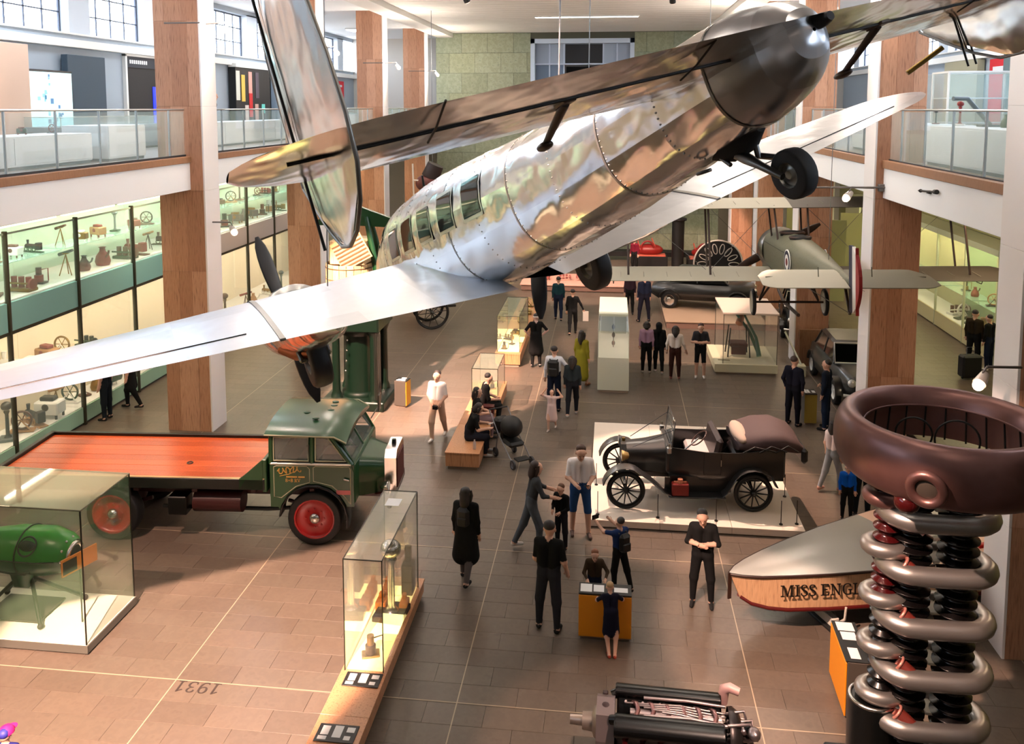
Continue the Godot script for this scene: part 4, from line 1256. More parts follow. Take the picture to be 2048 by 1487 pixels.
	# tail
	for sd in [-1.0, 1.0]:
		var b = B.new()
		plane_wing(b, sd * 0.05, sd * 1.62, 0.25, 7.15, 8.5, 0.3)
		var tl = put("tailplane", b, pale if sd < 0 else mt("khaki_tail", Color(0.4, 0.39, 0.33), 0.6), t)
		put("elevator_gap", B.new().tube([V(sd * 0.1, 0.31, 7.85), V(sd * 1.5, 0.305, 7.85)], 0.012, 5), mt("khaki_dark"), tl)
		put("horn", B.new().cyl(V(sd * 0.5, 0.2, 7.9), V(sd * 0.5, 0.5, 7.86), 0.01, -1.0, 5), mt("khaki_dark"), tl)
	var rd2 = sub(t, "rudder")
	var cols = [Color(0.1, 0.1, 0.22), Color(0.85, 0.83, 0.8), Color(0.55, 0.07, 0.07)]
	for k in 3:
		var poly = []
		var z0 = 8.3 + k * 0.24
		for i in 11:
			var y = lerpf(-0.28, 0.98, i / 10.0)
			poly.append(Vector2(maxf(z0, 8.3), y))
		for i in 11:
			var y = lerpf(0.98, -0.28, i / 10.0)
			var lim = 8.25 + 0.78 * sqrt(maxf(1.0 - pow((y - 0.35) / 0.66, 2), 0.0))
			poly.append(Vector2(clampf(lim, z0 + 0.004, z0 + 0.24), y))
		var b = B.new()
		b.t = Transform3D(Basis(V(0, 0, 1), V(0, 1, 0), V(-1, 0, 0)), Vector3.ZERO)
		b.prism(poly, -0.03, 0.03)
		put("stripe", b, mt("rudder_%d" % k, cols[k], 0.6), rd2)
	put("tail_skid", B.new().tube([V(0, 0.1, 7.9), V(0, -0.35, 8.25)], 0.03, 6), wood, t)
	put("rudder_cable", B.new().cyl(V(0.25, 0.1, 8.3), V(0.3, 0.15, 5.0), 0.006, -1.0, 4).cyl(V(-0.05, -0.3, 8.4), V(-0.9, 0.22, 7.9), 0.008, -1.0, 4), mt("wire"), t)
	# undercarriage with central skid
	for sd in [-1.0, 1.0]:
		for zz in [1.5, 2.6]:
			put("undercarriage_strut", B.new().tube([V(sd * 0.38, -0.4, zz), V(sd * 0.75, -1.2, 1.9)], 0.03, 8), wood, t)
		var w = sub(t, "landing_wheel", V(sd * 0.92, -1.25, 1.9))
		wheel_parts(w, 0.36, 0.09, 0.28, mt("tyre_black"), pale)
	put("axle", B.new().cyl(V(-0.95, -1.25, 1.9), V(0.95, -1.25, 1.9), 0.03), wood, t)
	put("nose_skid", B.new().tube([V(0, -1.35, 3.2), V(0, -1.38, 1.2), V(0, -1.2, 0.4), V(0, -1.0, 0.1)], 0.045, 8), wood, t)
	var pb = B.new()
	for k in 2:
		pb.t = Transform3D(Basis.from_euler(Vector3(0, 0, 0.5 + PI * k)), V(0, 0.02, 0.15))
		var rr = []
		for i in 7:
			var s = i / 6.0
			var ring = PackedVector3Array()
			for j in 8:
				var a = TAU * j / 8
				var ch: float = [0.06, 0.09, 0.11, 0.12, 0.11, 0.09, 0.04][i]
				ring.append(V(lerpf(0.0, 1.35, s), ch * cos(a), ch * 0.25 * sin(a)))
			rr.append(ring)
		pb.loft(rr)
	put("propeller", pb, wood, t)
	for i in 3:
		var q: Vector3 = [V(-2.1, 1.4, 1.8), V(2.1, 1.4, 1.8), V(0, 0.45, 6.5)][i]
		var p: Vector3 = t.transform * q
		var top = 12.1 if p.x < 5.6 else 6.02
		var w = put("hanging_wire", B.new().cyl(p + V(0, 0.02, 0), V(p.x, top, p.z), 0.008, -1.0, 5), mt("wire"))
		tag(w, ["thin steel wire above the left upper wing of the khaki biplane", "thin steel wire above the right upper wing of the khaki biplane", "thin steel wire above the tail of the khaki biplane"][i], "wire", "biplane hanging wires")
func plaque_text(parent: Node, called: String, text: String, p: Vector3, size: float, m: Material, r := Vector3.ZERO, depth := 0.006) -> MeshInstance3D:
	var tm = TextMesh.new()
	var f = SystemFont.new()
	f.font_names = PackedStringArray(["Droid Serif"])
	tm.font = f
	tm.text = text
	tm.font_size = 48
	tm.pixel_size = size / 48.0
	tm.depth = depth
	tm.material = m
	var o = MeshInstance3D.new()
	o.name = called
	o.mesh = tm
	o.position = p
	o.rotation = r
	parent.add_child(o, true)
	return o
func lorry() -> void:
	var t = thing("flatbed_lorry", "green vintage flatbed lorry with orange plank deck and red wheels", "truck", V(-5.41, 0, -15.36), deg_to_rad(4.2))
	var g = mt("lorry_green", Color(0.04, 0.25, 0.1), 0.22)
	g.clearcoat_enabled = true
	g.clearcoat = 0.6
	var gl = g
	var dk = mt("lorry_dark", Color(0.02, 0.035, 0.02), 0.4)
	var mar = mt("lorry_maroon", Color(0.2, 0.03, 0.03), 0.45)
	var blk = mt("gloss_black", Color(0.012, 0.012, 0.014), 0.25)
	var cream = mt("lining_cream", Color(0.7, 0.68, 0.55), 0.5)
	# deck of planks with dark side rails
	var deck = sub(t, "deck")
	var tones = [Color(0.74, 0.33, 0.17), Color(0.7, 0.3, 0.15), Color(0.78, 0.36, 0.19)]
	for k in 8:
		var m = wood_mat("deck_plank_%d" % (k % 3), tones[k % 3])
		m.roughness = 0.28
		put("plank", B.new().bb(V(-5.95, 1.19, -0.92 + k * 0.23), V(-0.93, 1.25 + 0.002 * (k % 2), -0.692 + k * 0.23), 0.004), m, deck)
	put("side_rail", B.new().bb(V(-6.02, 1.06, -1.0), V(-0.9, 1.31, -0.925), 0.01), dk, deck)
	put("side_rail", B.new().bb(V(-6.02, 1.04, 0.925), V(-0.9, 1.245, 0.99), 0.01), dk, deck)
	put("edge_strip", B.new().bb(V(-6.02, 1.246, 0.93), V(-0.9, 1.258, 0.985), 0.003), mt("brass_strip", Color(0.75, 0.62, 0.45), 0.4, 0.6), deck)
	put("tail_rail", B.new().bb(V(-6.06, 1.05, -1.0), V(-5.96, 1.31, 0.99), 0.01), dk, deck)
	put("head_board", B.new().bb(V(-0.94, 1.0, -0.99), V(-0.86, 1.62, 0.98), 0.012), g, deck)
	var cb = B.new()
	var pl = [Vector2(-0.93, 1.05), Vector2(-0.93, 1.6)]
	for i in 9:
		var a = PI / 2 * i / 8.0
		pl.append(Vector2(-0.95 - 0.42 * sin(a), 1.25 + 0.35 * (1 - sin(a)) * cos(a * 0.6)))
	pl.append(Vector2(-1.37, 1.05))
	put("corner_panel", cb.prism(pl, 0.93, 0.99), g, deck)
	put("lashing_ring", B.new().torus(V(-2.55, 1.262, 0.35), 0.05, 0.012, 18, 6), mt("gear_steel"), deck)
	# chassis
	var ch = sub(t, "chassis")
	for z in [-0.42, 0.42]:
		put("frame_rail", B.new().bb(V(-5.9, 0.72, z - 0.04), V(1.15, 0.92, z + 0.04), 0.01), mar, ch)
	for k in 6:
		put("cross_member", B.new().bb(V(-5.6 + k * 1.1, 0.94, -0.9), V(-5.5 + k * 1.1, 1.05, 0.9), 0.01), mar, ch)
	for k in 2:
		put("deck_bearer", B.new().bb(V(-5.95, 0.95, -0.6 + k * 1.1), V(-0.95, 1.18, -0.5 + k * 1.1)), dk, ch)
	put("fuel_tank", B.new().cyl(V(-2.3, 0.7, 0.7), V(-1.4, 0.7, 0.7), 0.2, -1.0, 20), mar, ch)
	put("battery_box", B.new().bb(V(-2.75, 0.5, 0.62), V(-2.4, 0.85, 0.92), 0.015), blk, ch)
	put("exhaust_pipe", B.new().tube([V(0.2, 0.5, 0.4), V(-1.0, 0.48, 0.55), V(-3.0, 0.5, 0.55)], 0.04, 8), dk, ch)
	put("front_axle", B.new().bb(V(-0.06, 0.4, -0.8), V(0.06, 0.52, 0.8), 0.02), mar, ch)
	put("rear_axle", B.new().cyl(V(-3.8, 0.5, -0.8), V(-3.8, 0.5, 0.8), 0.09).ball(V(-3.8, 0.5, 0), V(0.22, 0.22, 0.2)), mar, ch)
	for sd in [-1.0, 1.0]:
		for ax in [0.0, -3.8]:
			var sp = []
			for i in 9:
				var s = i / 8.0 * 2 - 1
				sp.append(V(ax + s * 0.6, 0.66 - 0.1 * (1 - s * s), sd * 0.55))
			put("leaf_spring", B.new().tube(sp, 0.035, 6), mar, ch)
			var w = sub(t, "wheel", V(ax, 0.5, sd * (0.86 if ax == 0.0 else 0.8)), V(0, PI / 2, 0))
			lorry_wheel(w, sd, 0.5, 0.22 if ax == 0.0 else 0.3)
	# cab
	var cab = sub(t, "cab")
	var side = [Vector2(-0.8, 0.72), Vector2(-0.8, 1.53), Vector2(0.68, 1.53), Vector2(0.74, 1.4), Vector2(0.74, 0.75), Vector2(0.6, 0.75)]
	for i in 9:
		var a = PI * i / 8.0
		side.append(Vector2(0.0 + 0.6 * cos(a), 0.62 + 0.52 * sin(a)))
	side.append(Vector2(-0.66, 0.72))
	for sd in [-1.0, 1.0]:
		put("side_panel", B.new().prism(side, sd * 0.9, sd * 0.96), g, cab)
		put("belt_rail", B.new().bb(V(-0.8, 1.52, sd * 0.93), V(0.7, 1.56, sd * 0.975), 0.008), mt("aluminium_trim", Color(0.75, 0.75, 0.72), 0.35, 0.8), cab)
		# window pillars and frames
		for q in [[-0.79, -0.79], [-0.03, -0.03], [0.7, 0.3]]:
			put("pillar", B.new().tube([V(q[0], 1.53, sd * 0.93), V(q[1], 2.08, sd * 0.9)], 0.045, 8), g, cab)
		for q in [[[-0.73, 1.6], [-0.73, 2.03], [-0.09, 2.03], [-0.09, 1.6]], [[0.04, 1.6], [0.04, 2.03], [0.27, 2.03], [0.6, 1.6]]]:
			var pts = []
			for c in q:
				pts.append(V(c[0], c[1], sd * (0.955 - (c[1] - 1.6) * 0.05)))
			pts.append(pts[0])
			put("window_surround", B.new().tube(pts, 0.014, 5), cream, cab)
			var pn = []
			for c in q:
				pn.append(Vector2(c[0], c[1]))
			put("side_window", B.new().prism(pn, sd * 0.925, sd * 0.93), pane("cab_glass", Color(0.55, 0.6, 0.58, 0.25)), cab)
		# lining on the doors
		for q in [[[-0.73, 1.48], [-0.68, 1.5], [-0.12, 1.5], [-0.07, 1.45], [-0.07, 1.2], [-0.32, 1.12], [-0.6, 0.9], [-0.73, 0.92]], [[0.0, 1.48], [0.04, 1.5], [0.66, 1.5], [0.68, 1.45], [0.68, 0.8], [0.56, 0.95], [0.34, 1.14], [0.0, 1.22]]]:
			var pts = []
			for c in q:
				pts.append(V(c[0], c[1], sd * 0.963))
			pts.append(pts[0])
			put("lining", B.new().tube(pts, 0.008, 4), cream, cab)
	put("back_panel", B.new().bb(V(-0.82, 0.9, -0.93), V(-0.76, 2.1, 0.93), 0.01), g, cab)
	# roof: crowned front to back
	var rings = []
	for i in 11:
		var x = lerpf(-0.88, 0.62, i / 10.0)
		var r = PackedVector3Array()
		var drop = 0.16 * pow(maxf(0.0, (x - 0.15) / 0.47), 2)
		for j in 15:
			var z = lerpf(-1.0, 1.0, j / 14.0)
			r.append(V(x, 2.1 + 0.15 * (1 - pow(absf(z), 2.6)) - drop, z))
		for j in 15:
			var z = lerpf(1.0, -1.0, j / 14.0)
			r.append(V(x, 2.07 + 0.13 * (1 - pow(absf(z), 2.6)) - drop, z))
		rings.append(r)
	put("roof", B.new().loft(rings), gl, cab)
	put("gutter", B.new().tube([V(-0.88, 2.09, 1.0), V(0.4, 2.07, 1.0), V(0.62, 1.95, 0.98)], 0.015, 5).tube([V(-0.88, 2.09, -1.0), V(0.4, 2.07, -1.0), V(0.62, 1.95, -0.98)], 0.015, 5), cream, cab)
	for q in [[-0.3, 0.25], [-0.05, 0.55], [0.1, -0.35], [0.12, -0.15], [0.12, 0.1]]:
		put("roof_vent", B.new().ball(V(q[0], 2.25, q[1]), V(0.07, 0.022, 0.05), 10, 6), gl, cab)
	# windscreen
	put("windscreen_frame", B.new().tube([V(0.72, 1.53, -0.9), V(0.42, 2.06, -0.88), V(0.42, 2.06, 0.88), V(0.72, 1.53, 0.9), V(0.72, 1.53, -0.9)], 0.035, 6).tube([V(0.72, 1.53, 0), V(0.42, 2.06, 0)], 0.025, 6), g, cab)
	var ws = B.new()
	ws.quad(V(0.71, 1.55, -0.88), V(0.43, 2.04, -0.86), V(0.43, 2.04, 0.86), V(0.71, 1.55, 0.88), V(0.87, 0.5, 0))
	put("windscreen", ws, pane("cab_glass", Color(0.55, 0.6, 0.58, 0.25)), cab)
	put("scuttle", B.new().bb(V(0.62, 0.8, -0.93), V(0.76, 1.54, 0.93), 0.02), g, cab)
	put("seat", B.new().bb(V(-0.72, 1.0, -0.8), V(-0.2, 1.2, 0.8), 0.05).bb(V(-0.74, 1.15, -0.8), V(-0.6, 1.62, 0.8), 0.04), mt("leather"), cab)
	put("steering_wheel", B.new().torus(V(0.3, 1.55, -0.4), 0.2, 0.015, 24, 6, Basis.from_euler(Vector3(0, 0, 0.9))).cyl(V(0.3, 1.55, -0.4), V(0.6, 1.15, -0.4), 0.02), blk, cab)
	put("engine_cover", B.new().bb(V(-0.1, 0.95, -0.3), V(0.62, 1.42, 0.3), 0.08), mt("gear_steel"), cab)
	# bonnet, wings, radiator
	var bn = []
	for q in [[0.74, 0.62, 1.5], [1.0, 0.5, 1.44], [1.2, 0.44, 1.4]]:
		var r = PackedVector3Array()
		for k in [[-1, 0.85], [1, 0.85], [1, 0.9], [0.9, 0.985], [0.6, 1.0], [-0.6, 1.0], [-0.9, 0.985], [-1, 0.9]]:
			r.append(V(q[0], q[2] * k[1] if k[1] > 0.86 else 0.8, q[1] * k[0]))
		bn.append(r)
	put("bonnet", B.new().loft(bn), gl, t)
	var rad = sub(t, "radiator")
	var rp = [Vector2(-0.42, 0.78), Vector2(-0.42, 1.45), Vector2(-0.3, 1.58), Vector2(0.3, 1.58), Vector2(0.42, 1.45), Vector2(0.42, 0.78)]
	var rb = B.new()
	rb.t = Transform3D(Basis(V(0, 0, 1), V(0, 1, 0), V(-1, 0, 0)), Vector3.ZERO)
	put("shell", rb.prism(rp, -1.42, -1.2), mt("nickel", Color(0.82, 0.8, 0.78), 0.22, 1.0), rad)
	put("core", B.new().bb(V(1.41, 0.85, -0.34), V(1.435, 1.42, 0.34), 0.004), mt("radiator_red", Color(0.3, 0.05, 0.05), 0.6), rad)
	put("filler_cap", B.new().cyl(V(1.31, 1.57, 0), V(1.31, 1.66, 0), 0.05, 0.04), blk, rad)
	for sd in [-1.0, 1.0]:
		var mg = []
		for i in 11:
			var a = lerpf(-0.25, PI * 0.98, i / 10.0)
			var r = PackedVector3Array()
			for k in [[0.62, -0.16], [0.65, -0.1], [0.65, 0.12], [0.62, 0.17], [0.61, 0.12], [0.61, -0.1]]:
				r.append(V(cos(a) * k[0], 0.52 + sin(a) * k[0], sd * (0.86 + k[1])))
			mg.append(r)
		put("mudguard", B.new().loft(mg), blk, t)
		var hl = sub(t, "headlamp", V(1.28, 0.98, sd * 0.62))
		var hb = B.new()
		hb.t = Transform3D(Basis.from_euler(Vector3(0, 0, -PI / 2)), Vector3.ZERO)
		put("bowl", hb.lathe([[0.0, -0.14], [0.08, -0.1], [0.12, 0.0], [0.125, 0.03], [0.125, 0.03], [0.11, 0.04]], 18), mt("nickel"), hl)
		put("lens", B.new().ball(V(0.035, 0, 0), V(0.02, 0.11, 0.11), 14, 8), mt("lamp_lens", Color(0.8, 0.8, 0.78), 0.1), hl)
		put("bracket", B.new().cyl(V(-0.05, -0.1, 0), V(-0.25, -0.2, -sd * 0.15), 0.02), mar, hl)
	put("bumper", B.new().bb(V(1.3, 0.62, -0.75), V(1.38, 0.78, 0.75), 0.02), mar, t)
	put("number_plate", B.new().bb(V(0.42, 0.98, 0.964), V(0.68, 1.06, 0.972)), mt("plate_pink", Color(0.75, 0.4, 0.4), 0.6), t)
	put("door_handle", B.new().cyl(V(0.56, 1.28, 0.99), V(0.66, 1.26, 0.99), 0.014).cyl(V(0.6, 1.27, 0.95), V(0.6, 1.27, 0.99), 0.01), mt("nickel"), t)
	put("mirror", B.new().box(V(0.78, 1.95, -1.22), V(0.04, 0.36, 0.2), 0.02).cyl(V(0.66, 1.7, -0.95), V(0.78, 1.9, -1.2), 0.012), mt("mirror_back", Color(0.3, 0.26, 0.22), 0.4), t)
	# gold signwriting on the door
	var gold = mt("gold_leaf", Color(0.8, 0.62, 0.3), 0.4, 0.3)
	var sq = B.new()
	var pen = []
	for i in 46:
		var s = i / 45.0
		pen.append(V(-0.66 + 0.42 * s + 0.02 * sin(s * 40.0), 1.4 + 0.05 * s + 0.055 * sin(s * 31.0), 0.966))
	sq.tube(pen, 0.011, 4)
	sq.tube([V(-0.62, 1.31, 0.966), V(-0.45, 1.35, 0.966), V(-0.3, 1.42, 0.966)], 0.007, 4)
	put("gold_script", sq, gold, t)
	put("gold_line", B.new().bb(V(-0.5, 1.285, 0.962), V(-0.3, 1.31, 0.968)).bb(V(-0.28, 1.285, 0.962), V(-0.16, 1.31, 0.968)), gold, t)
	plaque_text(t, "door_lettering", "8+8 RV", V(-0.38, 1.23, 0.966), 0.085, gold)
func lorry_wheel(w: Node3D, sd: float, r: float, wd: float) -> void:
	wheel_tyre(w, r, wd, 0.37)
	var b = B.new()
	b.t = Transform3D(Basis.from_euler(Vector3(0, 0, PI / 2)), Vector3.ZERO)
	var s = 1.0 if sd > 0 else -1.0
	b.lathe([[0.38, s * wd * 0.5], [0.35, s * wd * 0.5], [0.35, s * wd * 0.5], [0.33, s * wd * 0.3], [0.2, s * wd * 0.2], [0.12, s * wd * 0.34], [0.12, s * wd * 0.34], [0.1, s * wd * 0.36]], 32)
	put("disc", b, mt("wheel_red", Color(0.62, 0.015, 0.03), 0.3), w)
	var c = B.new()
	c.t = b.t
	c.lathe([[0.1, s * wd * 0.34], [0.09, s * wd * 0.5], [0.05, s * wd * 0.62], [0.0, s * wd * 0.64]], 16)
	put("hub_cap", c, mt("nickel"), w)
	var n = B.new()
	for k in 8:
		var a = TAU * k / 8
		n.cyl(V(-s * wd * 0.22, cos(a) * 0.17, sin(a) * 0.17), V(-s * wd * 0.34, cos(a) * 0.17, sin(a) * 0.17), 0.016, -1.0, 6)
	put("wheel_nuts", n, mt("wheel_red"), w)
func wheel_tyre(w: Node3D, r: float, wd: float, rim: float) -> void:
	var b = B.new()
	b.t = Transform3D(Basis.from_euler(Vector3(0, 0, PI / 2)), Vector3.ZERO)
	b.lathe([[rim, -wd / 2], [r * 0.93, -wd / 2], [r * 0.985, -wd * 0.4], [r, -wd * 0.2], [r, wd * 0.2], [r * 0.985, wd * 0.4], [r * 0.93, wd / 2], [rim, wd / 2]], 36)
	put("tyre", b, mt("tyre_black"), w)
func spoked_wheel(w: Node3D, r: float, m: Material, spokes := 12) -> void:  # axle along z
	var b = B.new()
	b.torus(Vector3.ZERO, r - 0.035, 0.036, 36, 8, Basis.from_euler(Vector3(PI / 2, 0, 0)))
	put("tyre", b, mt("tyre_black"), w)
	put("rim", B.new().torus(Vector3.ZERO, r - 0.085, 0.018, 36, 6, Basis.from_euler(Vector3(PI / 2, 0, 0))), m, w)
	var h = B.new()
	h.t = Transform3D(Basis.from_euler(Vector3(PI / 2, 0, 0)), Vector3.ZERO)
	put("hub", h.lathe([[0.0, -0.09], [0.035, -0.09], [0.045, -0.05], [0.07, -0.03], [0.07, 0.03], [0.045, 0.05], [0.035, 0.09], [0.0, 0.09]], 14), m, w)
	for k in spokes:
		var a = TAU * k / spokes + 0.1
		put("spoke", B.new().tube([V(cos(a) * 0.06, sin(a) * 0.06, 0), V(cos(a) * (r - 0.09), sin(a) * (r - 0.09), 0)], [0.017, 0.012], 6), m, w)
func fender(b: B, pts: Array, z0: float, z1: float, th := 0.012) -> void:
	var rings = []
	for i in pts.size():
		var p: Vector2 = pts[i]
		var d: Vector2 = (pts[mini(i + 1, pts.size() - 1)] - pts[maxi(i - 1, 0)]).normalized()
		var nn = Vector2(-d.y, d.x)
		var r = PackedVector3Array()
		for k in [[0.0, 0.0], [0.15, 0.02], [0.5, 0.035], [0.85, 0.02], [1.0, 0.0]]:
			r.append(V(p.x + nn.x * k[1], p.y + nn.y * k[1], lerpf(z0, z1, k[0])))
		for k in [[1.0, -1.0], [0.5, 0.0], [0.0, -1.0]]:
			r.append(V(p.x - nn.x * th, p.y - nn.y * th, lerpf(z0, z1, k[0])))
		rings.append(r)
	b.loft(rings)
func touring_car() -> void:
	# low white platform
	var pf = thing("display_platform", "low white platform under the black vintage touring car", "platform", V(1.7, 0, -18.1))
	var wht = mt("platform_white", Color(0.86, 0.8, 0.74), 0.5)
	for i in 3:
		for j in 2:
			put("top_panel", B.new().bb(V(-2.06 + i * 1.34 + 0.002, 0.12, 2.42 - j * 2.55 - 0.002), V(-0.722 + i * 1.34 - 0.002, 0.15, -0.13 - j * 2.55 + 0.002), 0.003), wht, pf)
		put("front_board", B.new().bb(V(-2.06 + i * 1.34 + 0.002, 0.02, 2.38), V(-0.722 + i * 1.34 - 0.002, 0.12, 2.415), 0.003), wht, pf)
	put("side_board", B.new().bb(V(1.92, 0.02, -2.66), V(1.955, 0.12, 2.41)).bb(V(-2.055, 0.02, -2.66), V(-2.02, 0.12, 2.41)), wht, pf)
	put("plinth", B.new().bb(V(-1.95, 0.0, -2.6), V(1.85, 0.12, 2.33)), mt("recess_board", Color(0.6, 0.52, 0.45), 0.7), pf)
	var post = mt("barrier_post", Color(0.16, 0.13, 0.12), 0.4, 0.6)
	var pn = 0
	for q in [[-1.9, 2.2], [-0.75, 2.2], [0.35, 2.2], [1.55, 2.2], [1.85, 2.15], [1.85, 1.0], [1.85, 0.0], [-1.95, 0.9], [1.85, -1.2]]:
		var p = put("barrier_post", B.new().cyl(V(1.7 + q[0], 0.15, -18.1 + q[1]), V(1.7 + q[0], 0.62, -18.1 + q[1]), 0.008, -1.0, 6).cyl(V(1.7 + q[0], 0.15, -18.1 + q[1]), V(1.7 + q[0], 0.165, -18.1 + q[1]), 0.035), post)
		tag(p, "slim dark barrier rod, number %s counting from the left, on the car platform edge" % ["one", "two", "three", "four", "five", "six", "seven", "eight", "nine"][pn], "barrier", "barrier rods round the touring car")
		pn += 1
	var t = thing("touring_car", "black open touring car with spoked wheels and folded grey hood on a white platform", "car", V(2.76, 0.152, -17.07), deg_to_rad(-176.3))
	var blk = mt("car_black", Color(0.008, 0.008, 0.01), 0.16)
	blk.clearcoat_enabled = true
	var sp = mt("car_spoke", Color(0.015, 0.013, 0.013), 0.35)
	for q in [[0.0, -0.71], [0.0, 0.71], [2.47, -0.71], [2.47, 0.71]]:
		spoked_wheel(sub(t, "wheel", V(q[0], 0.38, q[1])), 0.38, sp)
	var ch = sub(t, "chassis")
	for z in [-0.3, 0.3]:
		put("frame_rail", B.new().bb(V(-0.4, 0.5, z - 0.03), V(2.6, 0.6, z + 0.03)), blk, ch)
	put("axle", B.new().cyl(V(0, 0.38, -0.7), V(0, 0.38, 0.7), 0.04).cyl(V(2.47, 0.38, -0.7), V(2.47, 0.38, 0.7), 0.025).ball(V(0, 0.38, 0), V(0.14, 0.14, 0.12)), blk, ch)
	put("spring", B.new().tube([V(2.47, 0.42, -0.55), V(2.47, 0.58, 0), V(2.47, 0.42, 0.55)], 0.03, 6), blk, ch)
	put("spring", B.new().tube([V(0, 0.42, -0.55), V(0, 0.6, 0), V(0, 0.42, 0.55)], 0.03, 6), blk, ch)
	# bonnet and radiator
	var rings = []
	for q in [[1.62, 0.42, 1.17], [2.0, 0.34, 1.1], [2.42, 0.27, 1.06]]:
		var r = PackedVector3Array()
		for k in [[-1.0, 0.0], [1.0, 0.0], [1.0, 0.75], [0.85, 0.92], [0.4, 1.0], [-0.4, 1.0], [-0.85, 0.92], [-1.0, 0.75]]:
			r.append(V(q[0], 0.62 + (q[2] - 0.62) * k[1], q[1] * k[0]))
		rings.append(r)
	put("bonnet", B.new().loft(rings), blk, t)
	var rad = sub(t, "radiator")
	var poly = [Vector2(-0.27, 0.55), Vector2(-0.27, 1.0), Vector2(-0.2, 1.1), Vector2(0.2, 1.1), Vector2(0.27, 1.0), Vector2(0.27, 0.55)]
	var rb = B.new()
	rb.t = Transform3D(Basis(V(0, 0, 1), V(0, 1, 0), V(-1, 0, 0)), Vector3.ZERO)
	put("shell", rb.prism(poly, -2.52, -2.43), blk, rad)
	put("core", B.new().bb(V(2.515, 0.6, -0.22), V(2.53, 1.0, 0.22)), mt("radiator_grey", Color(0.12, 0.11, 0.1), 0.5, 0.6), rad)
	put("cap", B.new().cyl(V(2.47, 1.1, 0), V(2.47, 1.16, 0), 0.035), mt("brass", Color(0.5, 0.4, 0.2), 0.4, 0.9), rad)
	for sd in [-1.0, 1.0]:
		var hl = sub(t, "headlamp", V(2.5, 0.95, sd * 0.4))
		var hb = B.new()
		hb.t = Transform3D(Basis.from_euler(Vector3(0, 0, -PI / 2)), Vector3.ZERO)
		put("bowl", hb.lathe([[0.0, -0.12], [0.06, -0.1], [0.1, 0.0], [0.11, 0.03], [0.11, 0.03], [0.095, 0.04]], 16), blk if sd > 0 else mt("lamp_brass", Color(0.75, 0.62, 0.4), 0.3, 0.9), hl)
		put("lens", B.new().ball(V(0.035, 0, 0), V(0.015, 0.095, 0.095), 12, 6), mt("lamp_lens"), hl)
		var sl = sub(t, "side_lamp", V(1.62, 1.16, sd * 0.6))
		put("body", B.new().box(Vector3.ZERO, V(0.1, 0.14, 0.1), 0.02), mt("nickel"), sl)
		put("chimney", B.new().cyl(V(0, 0.07, 0), V(0, 0.13, 0), 0.03, 0.02), mt("nickel"), sl)
	# body tub
	var tub = sub(t, "body")
	var prof = [[1.62, 0.44, 0.62, 1.15], [1.45, 0.54, 0.6, 1.17], [0.9, 0.62, 0.58, 1.13], [0.3, 0.64, 0.58, 1.13], [-0.3, 0.64, 0.58, 1.2], [-0.6, 0.58, 0.62, 1.24]]
	for sd in [-1.0, 1.0]:
		var rr = []
		for q in prof:
			var r = PackedVector3Array()
			for k in [[1.0, 0.0], [1.02, 0.35], [1.0, 1.0], [0.94, 1.0], [0.92, 0.35], [0.92, 0.0]]:
				r.append(V(q[0], lerpf(q[2], q[3], k[1]), sd * q[1] * k[0]))
			rr.append(r)
		put("side_panel", B.new().loft(rr), blk, tub)
	put("back_panel", B.new().bb(V(-0.64, 0.6, -0.58), V(-0.55, 1.24, 0.58), 0.04), blk, tub)
	put("floor_pan", B.new().bb(V(-0.6, 0.58, -0.6), V(1.6, 0.64, 0.6)), blk, tub)
	put("dash", B.new().bb(V(1.58, 0.65, -0.46), V(1.66, 1.2, 0.46), 0.02), blk, tub)
	put("door_handle", B.new().cyl(V(0.62, 1.0, -0.65), V(0.62, 0.88, -0.66), 0.012), mt("nickel"), tub)
	put("door_seam", B.new().tube([V(0.95, 1.12, -0.64), V(0.95, 0.7, -0.645), V(0.62, 0.7, -0.648), V(0.62, 1.12, -0.645)], 0.006, 4), mt("well_black"), tub)
	# seats
	var lea = mt("seat_leather", Color(0.19, 0.15, 0.15), 0.35)
	var pale = mt("seat_cover", Color(0.72, 0.68, 0.67), 0.6)
	for q in [[0.72, 0], [-0.18, 1]]:
		var s = sub(t, "seat", V(q[0], 0, 0))
		put("cushion", B.new().box(V(0.22, 0.88, 0), V(0.5, 0.16, 1.08), 0.05), lea if q[1] else pale, s)
		var sb = B.new()
		sb.t = Transform3D(Basis.from_euler(Vector3(0, 0, 0.22)), V(-0.06, 1.13, 0))
		put("backrest", sb.box(Vector3.ZERO, V(0.14, 0.5, 1.12), 0.06), lea, s)
	# steering wheel and windscreen
	var st = sub(t, "steering_wheel", V(1.0, 1.3, -0.3))
	put("rim", B.new().torus(Vector3.ZERO, 0.19, 0.014, 26, 6, Basis.from_euler(Vector3(0, 0, -0.75))), mt("rim_brown", Color(0.25, 0.12, 0.08), 0.35), st)
	put("column", B.new().cyl(Vector3.ZERO, V(0.45, -0.4, 0), 0.018), mt("nickel"), st)
	var ws = sub(t, "windscreen", V(1.56, 1.18, 0))
	put("frame", B.new().tube([V(0, 0, -0.5), V(-0.06, 0.5, -0.5), V(-0.06, 0.5, 0.5), V(0, 0, 0.5), V(0, 0, -0.5)], 0.014, 6).cyl(V(-0.03, 0.32, -0.5), V(-0.03, 0.32, 0.5), 0.01), mt("gear_steel"), ws)
	var gq = B.new()
	put("glass", gq.quad(V(0, 0.01, -0.49), V(-0.06, 0.49, -0.49), V(-0.06, 0.49, 0.49), V(0, 0.01, 0.49), V(1, 0.1, 0)), pane("screen_glass", Color(0.8, 0.85, 0.85, 0.12)), ws)
